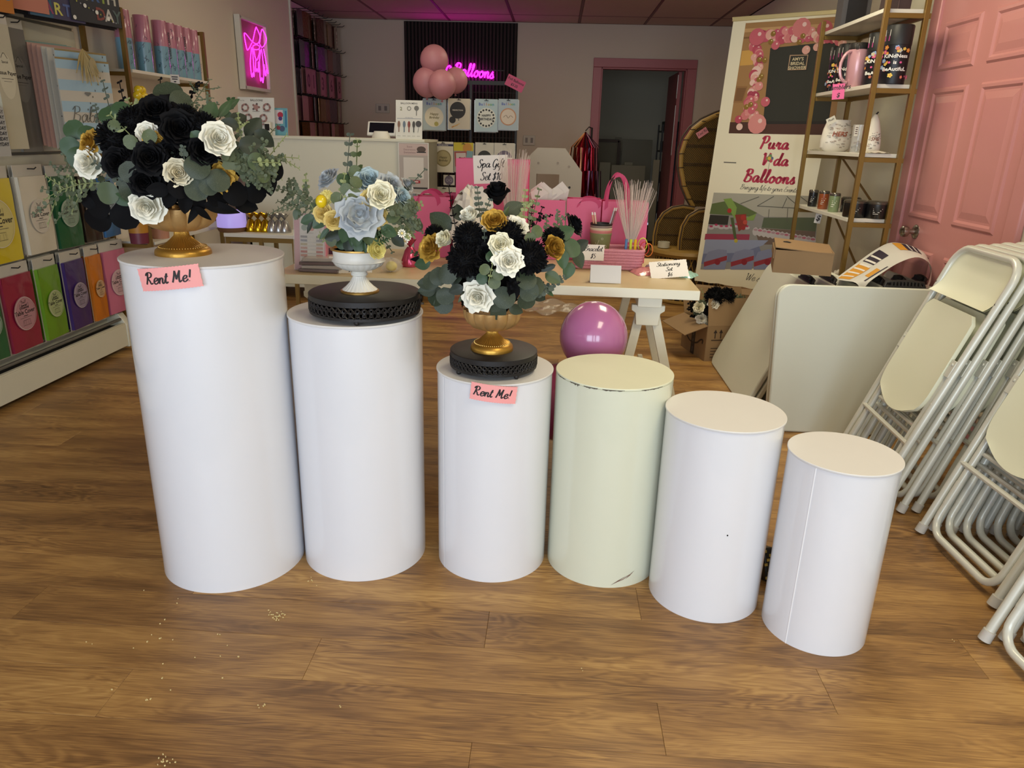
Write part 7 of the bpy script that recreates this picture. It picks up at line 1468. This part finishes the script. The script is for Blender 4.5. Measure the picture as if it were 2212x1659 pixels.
# ------------------------------------------------------------------ table cover packs on the slatwall
def tc_pack(y0, y1, z0, z1, col, lab, x=-2.455, label='oval', yaw=0, group='table cover packs on the slatwall', n=1, shift=0):
    w, h = y1 - y0, z1 - z0
    for k in range(n):
        t = empty('table_cover_pack', (x - .026 * k, (y0 + y1) / 2 + .012 * k, z0), lab if k == 0 else lab + ', %s one back' % ORD[k - 1], 'table cover', group, rz=PI / 2 + yaw)
        hb = h * .86
        obj('folded_cover', B().grid(lambda u, v: Vector(((u - .5) * w * .93, -.012 + .0025 * math.sin(9 * u + 5 * v) * math.sin(7 * v) - .004 * math.sin(PI * u) ** .4 * math.sin(PI * v) ** .4, .006 + hb * v)), 12, 14).box((0, -.002, .006 + hb / 2), (w * .93, .018, hb)), mat('cover_' + col, col, .4, coat=.55, bump=.15, bscale=14), t, smooth=.6)
        obj('header_card', B().box((0, .003, h * .935), (w, .002, h * .13)), mat('header_white', 'b9b5aa', .5), t)
        obj('clear_sleeve', B().box((0, .006, h * .45), (w, .0015, h * .9)), mat('sleeve_plastic', 'a9a498', .15, coat=.6), t)
        if k == 0:
            obj('hang_hook', B().tube([(0, .06 + (x + 2.5) * 0, h * .955), (0, -.03, h * .955), (0, -.04, h * .975)], .0028, 6), m_blk, t)
            pr = Print(); pr.eps = .0003; r_ = w * .34; zc_ = hb * .5; x_ = shift; lc = tuple(int(.62 * v + .38 * u) for v, u in zip((196, 190, 180), [int(col[i:i + 2], 16) for i in (0, 2, 4)]))
            pr.disc(x_, zc_, r_, lc, 32, r_ * 1.05); pr.text('Table Cover', x_, zc_ - r_ * .02, r_ * .37, '1e1a1a', .0003); pr.text('Special', x_, zc_ + r_ * .45, r_ * .2, '1e1a1a', .0003, .3); pr.text('Occasions', x_, zc_ + r_ * .31, r_ * .2, '1e1a1a', .0003, .3)
            for s in (-1, 1): pr.line([(x_ + s * r_ * .32, zc_ + r_ * .62), (x_ + s * r_ * .4, zc_ + r_ * .62), (x_ + s * r_ * .4, zc_ + r_ * .28), (x_ + s * r_ * .32, zc_ + r_ * .28)], .0012, '1e1a1a'); pr.line(spline([(x_, zc_ + r_ * .66), (x_ + s * r_ * .2, zc_ + r_ * .84), (x_ + s * r_ * .16, zc_ + r_ * .68), (x_, zc_ + r_ * .66)], 4), .0015, '1e1a1a')
            pr.rect(x_, zc_ - r_ * .13, r_ * .4, r_ * .04, '3a3434'); pr.rect(x_, zc_ - r_ * .24, r_ * 1.1, r_ * .02, '5a5450')
            pr.line([(x_ - r_ * .32, zc_ - r_ * .4), (x_ + r_ * .32, zc_ - r_ * .4), (x_ + r_ * .38, zc_ - r_ * .72), (x_ - r_ * .38, zc_ - r_ * .72), (x_ - r_ * .32, zc_ - r_ * .4)], .0014, '2a2626')
            for s in (-.25, -.1, .1, .25): pr.line([(x_ + s * r_, zc_ - r_ * .45), (x_ + s * r_ * 1.1, zc_ - r_ * .7)], .001, '3a3434')
            pr.ring(x_, zc_, r_ * .955, r_ * .975, 'd6d2ca', 32, 1.05); pr.build('round_label', t, (0, -.0205, 0))
UZ0, UZ1, LZ0, LZ1 = .640, 1.05, .222, .625
for y0, y1, z0, z1, c, nm, n in ((2.96, 3.26, UZ0 - .01, UZ1, 'c9b416', 'yellow table cover pack in the upper row', 1), (3.275, 3.495, UZ0, UZ1, 'c9c2b0', 'ivory table cover pack in the upper row', 2), (3.51, 3.70, UZ0 - .005, UZ1 - .01, '14512f', 'dark green table cover pack in the upper row', 2), (3.715, 3.865, UZ0, UZ1 - .02, '241a14', 'black-brown table cover pack in the upper row', 1), (3.88, 4.05, UZ0 + .005, UZ1 - .04, '3a6a9a', 'blue table cover pack in the upper row', 1),
                         (2.86, 3.04, LZ0 - .0, LZ1, '1c5a34', 'green table cover pack at the left end of the lower row', 1), (3.055, 3.275, LZ0, LZ1, '8a1a38', 'crimson table cover pack in the lower row', 2), (3.29, 3.475, LZ0, LZ1, '63901a', 'lime green table cover pack in the lower row', 2), (3.49, 3.675, LZ0, LZ1, '3a2260', 'purple table cover pack in the lower row', 2), (3.69, 3.82, LZ0, LZ1, 'bf6c16', 'orange table cover pack in the lower row', 2), (3.835, 4.04, LZ0, LZ1, 'c06a84', 'pink table cover pack at the right end of the lower row', 3)):
    tc_pack(y0, y1, z0, z1, c, nm, n=n, shift=0, yaw=random.Random(nm).uniform(-.06, .10))
# tissue paper packs
def sheet_pack(px, py0, py1, x, w, col, lab, tx, oval=True):
    a_ = onx(px, py1, x); z1 = onx(px, py0, x).z; h = z1 - a_.z; t = empty('tissue_pack', (x, a_.y, a_.z), lab, 'tissue pack', 'tissue paper packs', rz=PI / 2)
    pr = Print(); pr.card(w, h * .93, .012, mat('tissue_' + col, col, .35, coat=.5, bump=.12, bscale=15), 0, h * .465)
    if oval: pr.disc(.0, h * .55, w * .40, tuple(min(255, int(int(col[i:i + 2], 16) * 1.0 + 14)) for i in (0, 2, 4)), 24, h * .17)
    if tx: pr.text(tx, .0, h * .56, w * .19, '1e1a1a', .0003); pr.rect(0, h * .53, w * .6, .002, '3a3434'); pr.rect(0, h * .51, w * .4, .0015, '5a5450'); pr.line(spline([(-.02, h * .68), (.0, h * .72), (.02, h * .68)], 4), .002, '1e1a1a'); pr.text('Special', 0, h * .645, w * .12, '1e1a1a')
    pr.build('folded_tissue', t); obj('header_card', B().box((0, .004, h * .965), (w, .003, h * .07)), mat('header_white', 'b9b5aa', .5), t); obj('hang_hook', B().tube([(0, .06, h * .97), (0, -.03, h * .97), (0, -.04, h * .985)], .0028, 6), m_blk, t)
sheet_pack(44, 40, 322, -2.40, .12, 'b8b29c', 'tall ivory tissue paper pack on the slatwall', 'Tissue Paper'); sheet_pack(74, 50, 328, -2.47, .14, '66645e', 'tall grey tissue paper pack behind the ivory one', 'Tissue Paper'); sheet_pack(2, 60, 238, -2.46, .12, '6e6a60', 'grey tissue paper pack cut by the left edge', 'Paper')
t = empty('tissue_pack', onx(8, 338, -2.38), 'clear pack of day labels cut by the left edge', 'label pack', 'tissue paper packs', rz=PI / 2); pr = Print(); pr.card(.10, .20, .01, 'a9a8a4', 0, .1)
for i, s in enumerate(('SUNDAY', 'MONDAY', 'TUESDAY', 'FRIDAY', 'BIRTHDAY', 'HOLIDAY', 'PAYDAY')): pr.text(s, .045, .175 - .022 * i, .021, '22202a', .0005, 0, 0, 'RIGHT')
pr.build('printed_sheet', t)
# striped gift bags in a stack, with raffia tassel
def wall_bag(y0, y1, z0, z1, x, lab, style, yaw=0.55):
    w, h = (y1 - y0), z1 - z0; t = empty('gift_bag', (x, (y0 + y1) / 2, z0), lab, 'gift bag', 'gift bags on the slatwall', rz=PI / 2 - yaw); pr = Print()
    base = {'stripe': 'b4ac9c', 'dot': 'b0a898', 'pink': 'b08878', 'mint': '7c9488'}[style]; pr.card(w, h, .008, base, 0, h / 2)
    if style == 'stripe':
        n = 9
        for k in range(0, n, 2): pr.rect(0, h * (1 - (k + .5) / n), w, h / n, '93aab4')
        pr.rect(0, h - .004, w, .008, '8a7346')
        for k in range(14): pr.rect(-w * .42 + w * .84 * ((k * 37) % 14) / 13, h * (.06 + .9 * ((k * 23) % 14) / 13), .004, .008, '4a463e')
        pr.poly([(-.012, h * .66), (.014, h * .66), (.018, h * .645), (.001, h * .615), (-.016, h * .645)], '6a6a64')
    elif style == 'dot':
        for k in range(40): pr.disc(-w * .45 + w * .9 * ((k * 29) % 40) / 40, h * (.04 + .92 * ((k * 17) % 40) / 40), .003, '3a362e', 6)
    return t, pr, w, h
for k, style in enumerate(('mint', 'mint', 'pink', 'pink', 'pink', 'dot', 'dot')):
    yc = 3.67 - .004 * k
    t, pr, w, h = wall_bag(yc - .12, yc + .12, 1.14 - .004 * k, 1.60 - .006 * k, -2.475 + .0255 * k, '%s gift bag, %s from the wall in the slanting bag stack' % ({'mint': 'mint green', 'pink': 'blush pink', 'dot': 'black dotted white'}[style], ORD[k]), style, .4); pr.build('paper_body', t)
t, pr, w, h = wall_bag(3.545, 3.805, 1.14, 1.565, -2.296, 'blue striped gift bag behind the Baby bag', 'stripe', .4); pr.build('paper_body', t)
t, pr, w, h = wall_bag(3.50, 3.77, 1.10, 1.525, -2.27, 'blue striped Baby Day gift bag with raffia tassel', 'stripe', .4); pr.script('Baby', -.02, h * .34, .036, '46443e', .10, .6, .15); pr.text('Day', .0, h * .20, .055, '6a6a62'); pr.build('paper_body', t)
rf = B(); r2 = random.Random(2)
for i in range(26):
    a_ = r2.uniform(-1, 1); L_ = r2.uniform(.08, .16); rf.tube([(0, 0, 0), (.03 * a_, -.012, -L_ * .4), (.055 * a_ + r2.uniform(-.01, .01), -.016 + r2.uniform(-.01, .004), -L_)], [.0035, .0045, .002], 4)
o = obj('raffia_tassel', rf, mat('raffia', 'a08a56', .7), t, (.0, -.012, h + .045)); obj('kraft_tag', B().lathe([(1e-4, 0), (.02, 0), (.02, .002), (1e-4, .002)], 20, sy=2.0), mat('kraft_card', '9a8a66', .7), t, (.03, -.03, h - .03), (PI / 2, 0, .1))
# birthday bags along the top
def d_birth(pr, w, h):
    pr.rect(0, h / 2, w, h, '22222a')
    for i, (ch, c) in enumerate(zip('BIRTH', ('a0432e', 'cfc8a8', '3c5a8c', '8a9a3a', 'b8b2a4'))): pr.text(ch, (-.34 + .17 * i) * w, h * .25, h * .21, c, .002)
    for i, (ch, c) in enumerate(zip('DAY', ('7a3a34', 'b8b2a8', '4a5a58'))): pr.text(ch, (.08 + .17 * i) * w, h * .05, h * .20, c, .002)
    for k in range(12): pr.disc(w * (-.45 + .9 * ((k * 7) % 12) / 12), h * (.03 + .2 * ((k * 5) % 12) / 12), .004 + .006 * (k % 3 == 0), ('d8d4c8', '9a9a3a', '8a8a90')[k % 3], 8)
def d_wish(pr, w, h):
    pr.rect(0, h / 2, w, h, '3a3450'); pr.rect(-w * .3, h / 2, w * .4, h, '2a5068')
    for i, (ch, c) in enumerate(zip('MAKE', ('3a7a7a', '9aa23a', 'c89a3a', '6a5a8a'))): pr.text(ch, (-.33 + .22 * i) * w, h * .25, h * .22, c, .003)
    for i, (ch, c) in enumerate(zip('PARTY', ('7a3a6a', '8a3a5a', 'c0b85a', '4a5a8a', '5a4a7a'))): pr.text(ch, (-.34 + .17 * i) * w, h * .05, h * .18, c, .003)
def d_coral(pr, w, h): pr.rect(0, h / 2, w, h, 'b4705c'); pr.line(spline([(-w * .3, h * .2), (-w * .2, h * .35), (-w * .12, h * .18)], 6), .004, '6a4a44'); pr.line(spline([(w * .1, h * .22), (w * .2, h * .34), (w * .3, h * .2)], 6), .003, '9a6a5c')
def d_multi(pr, w, h): pr.rect(0, h / 2, w, h, 'b06a24'); pr.disc(w * .3, h * .2, .03, '4a7a9a'); pr.disc(-w * .1, h * .3, .03, 'a83a2a')
for k, (px, py, x, w, h, d, lab) in enumerate(((212, 52, -2.30, .30, .40, d_birth, 'black BIRTHDAY gift bag at the top right of the slatwall'), (128, 42, -2.36, .30, .40, d_wish, 'purple and teal party gift bag at the top of the slatwall'), (52, 22, -2.40, .26, .40, d_coral, 'coral gift bag at the top left of the slatwall'), (4, 26, -2.40, .12, .40, d_multi, 'orange gift bag cut by the left edge at the top'))):
    p = onx(px, py, x); t = empty('gift_bag', (x, p.y, p.z), lab, 'gift bag', 'gift bags on the slatwall', rz=PI / 2 - .25)
    pr = Print(); pr.card(w, h, .012, '2a2830', 0, h / 2); d(pr, w, h); pr.build('paper_body', t)
    for j in range(3): obj('side_fold', B().box((0, .02 + .012 * j, h / 2 - .006 * j), (w * (1 - .02 * j), .006, h)), mat('dark_bag_side', '1a181c', .5), t)
    obj('hang_hook', B().tube([(0, .10, h * .9), (0, .0, h * .9)], .003, 6), m_blk, t)

# ------------------------------------------------------------------ small pieces belong to the part that carries them
PAIRS = {'foot_cap': 'outer_frame', 'rivet': 'outer_frame', 'lower_rivet': 'outer_frame', 'cross_bar': 'outer_frame', 'sleeve': 'inner_frame', 'rear_bar': 'inner_frame', 'carry_handle': 'leaf_panel', 'latch': 'leaf_panel', 'floral_print': 'body', 'paper_label': 'lid', 'bead_ring': 'foot', 'damper': 'front_panel',
         'ring': 'handle', 'label_print': 'jar', 'cup_print': 'cup', 'cannon_print': 'blue_half', 'knot': 'skin', 'chip': 'lid', 'seam': 'body', 'scuff': 'body', 'round_label': 'folded_cover', 'hang_slot': 'printed_pouch', 'tip': 'shaft', 'pouch_print': 'pouch', 'kiss_print': 'cone', 'rim': 'bowl',
         'price_card': 'front', 'rim_binding': 'fan_rim', 'outer_rim': 'fan_rim', 'tissue_paper': 'front', 'hang_hook': 'header_card', 'feet': 'base', 'foot_bar': 'top_bar', 'socket': 'cover', 'bulb_hole': 'face', 'stand_hook': 'stand_pole', 'stand_foot': 'stand_pole', 'gold_pattern': 'body', 'arrow_print': 'front_panel', 'tape_print': 'side_panel', 'kraft_tag': 'raffia_tassel'}
base = lambda o: o.name.split('.')[0]
for top in [o for o in COL.objects if o.parent is None and o.type == 'EMPTY']:
    kids = list(top.children); byn = {}
    for k in kids: byn.setdefault(base(k), k)
    for k in kids:
        p = byn.get(PAIRS.get(base(k)))
        if p is not None and p is not k and p.parent is top and p.location.length < 1e-6 and Vector(p.rotation_euler).length < 1e-6 and p.type == 'MESH': k.parent = p
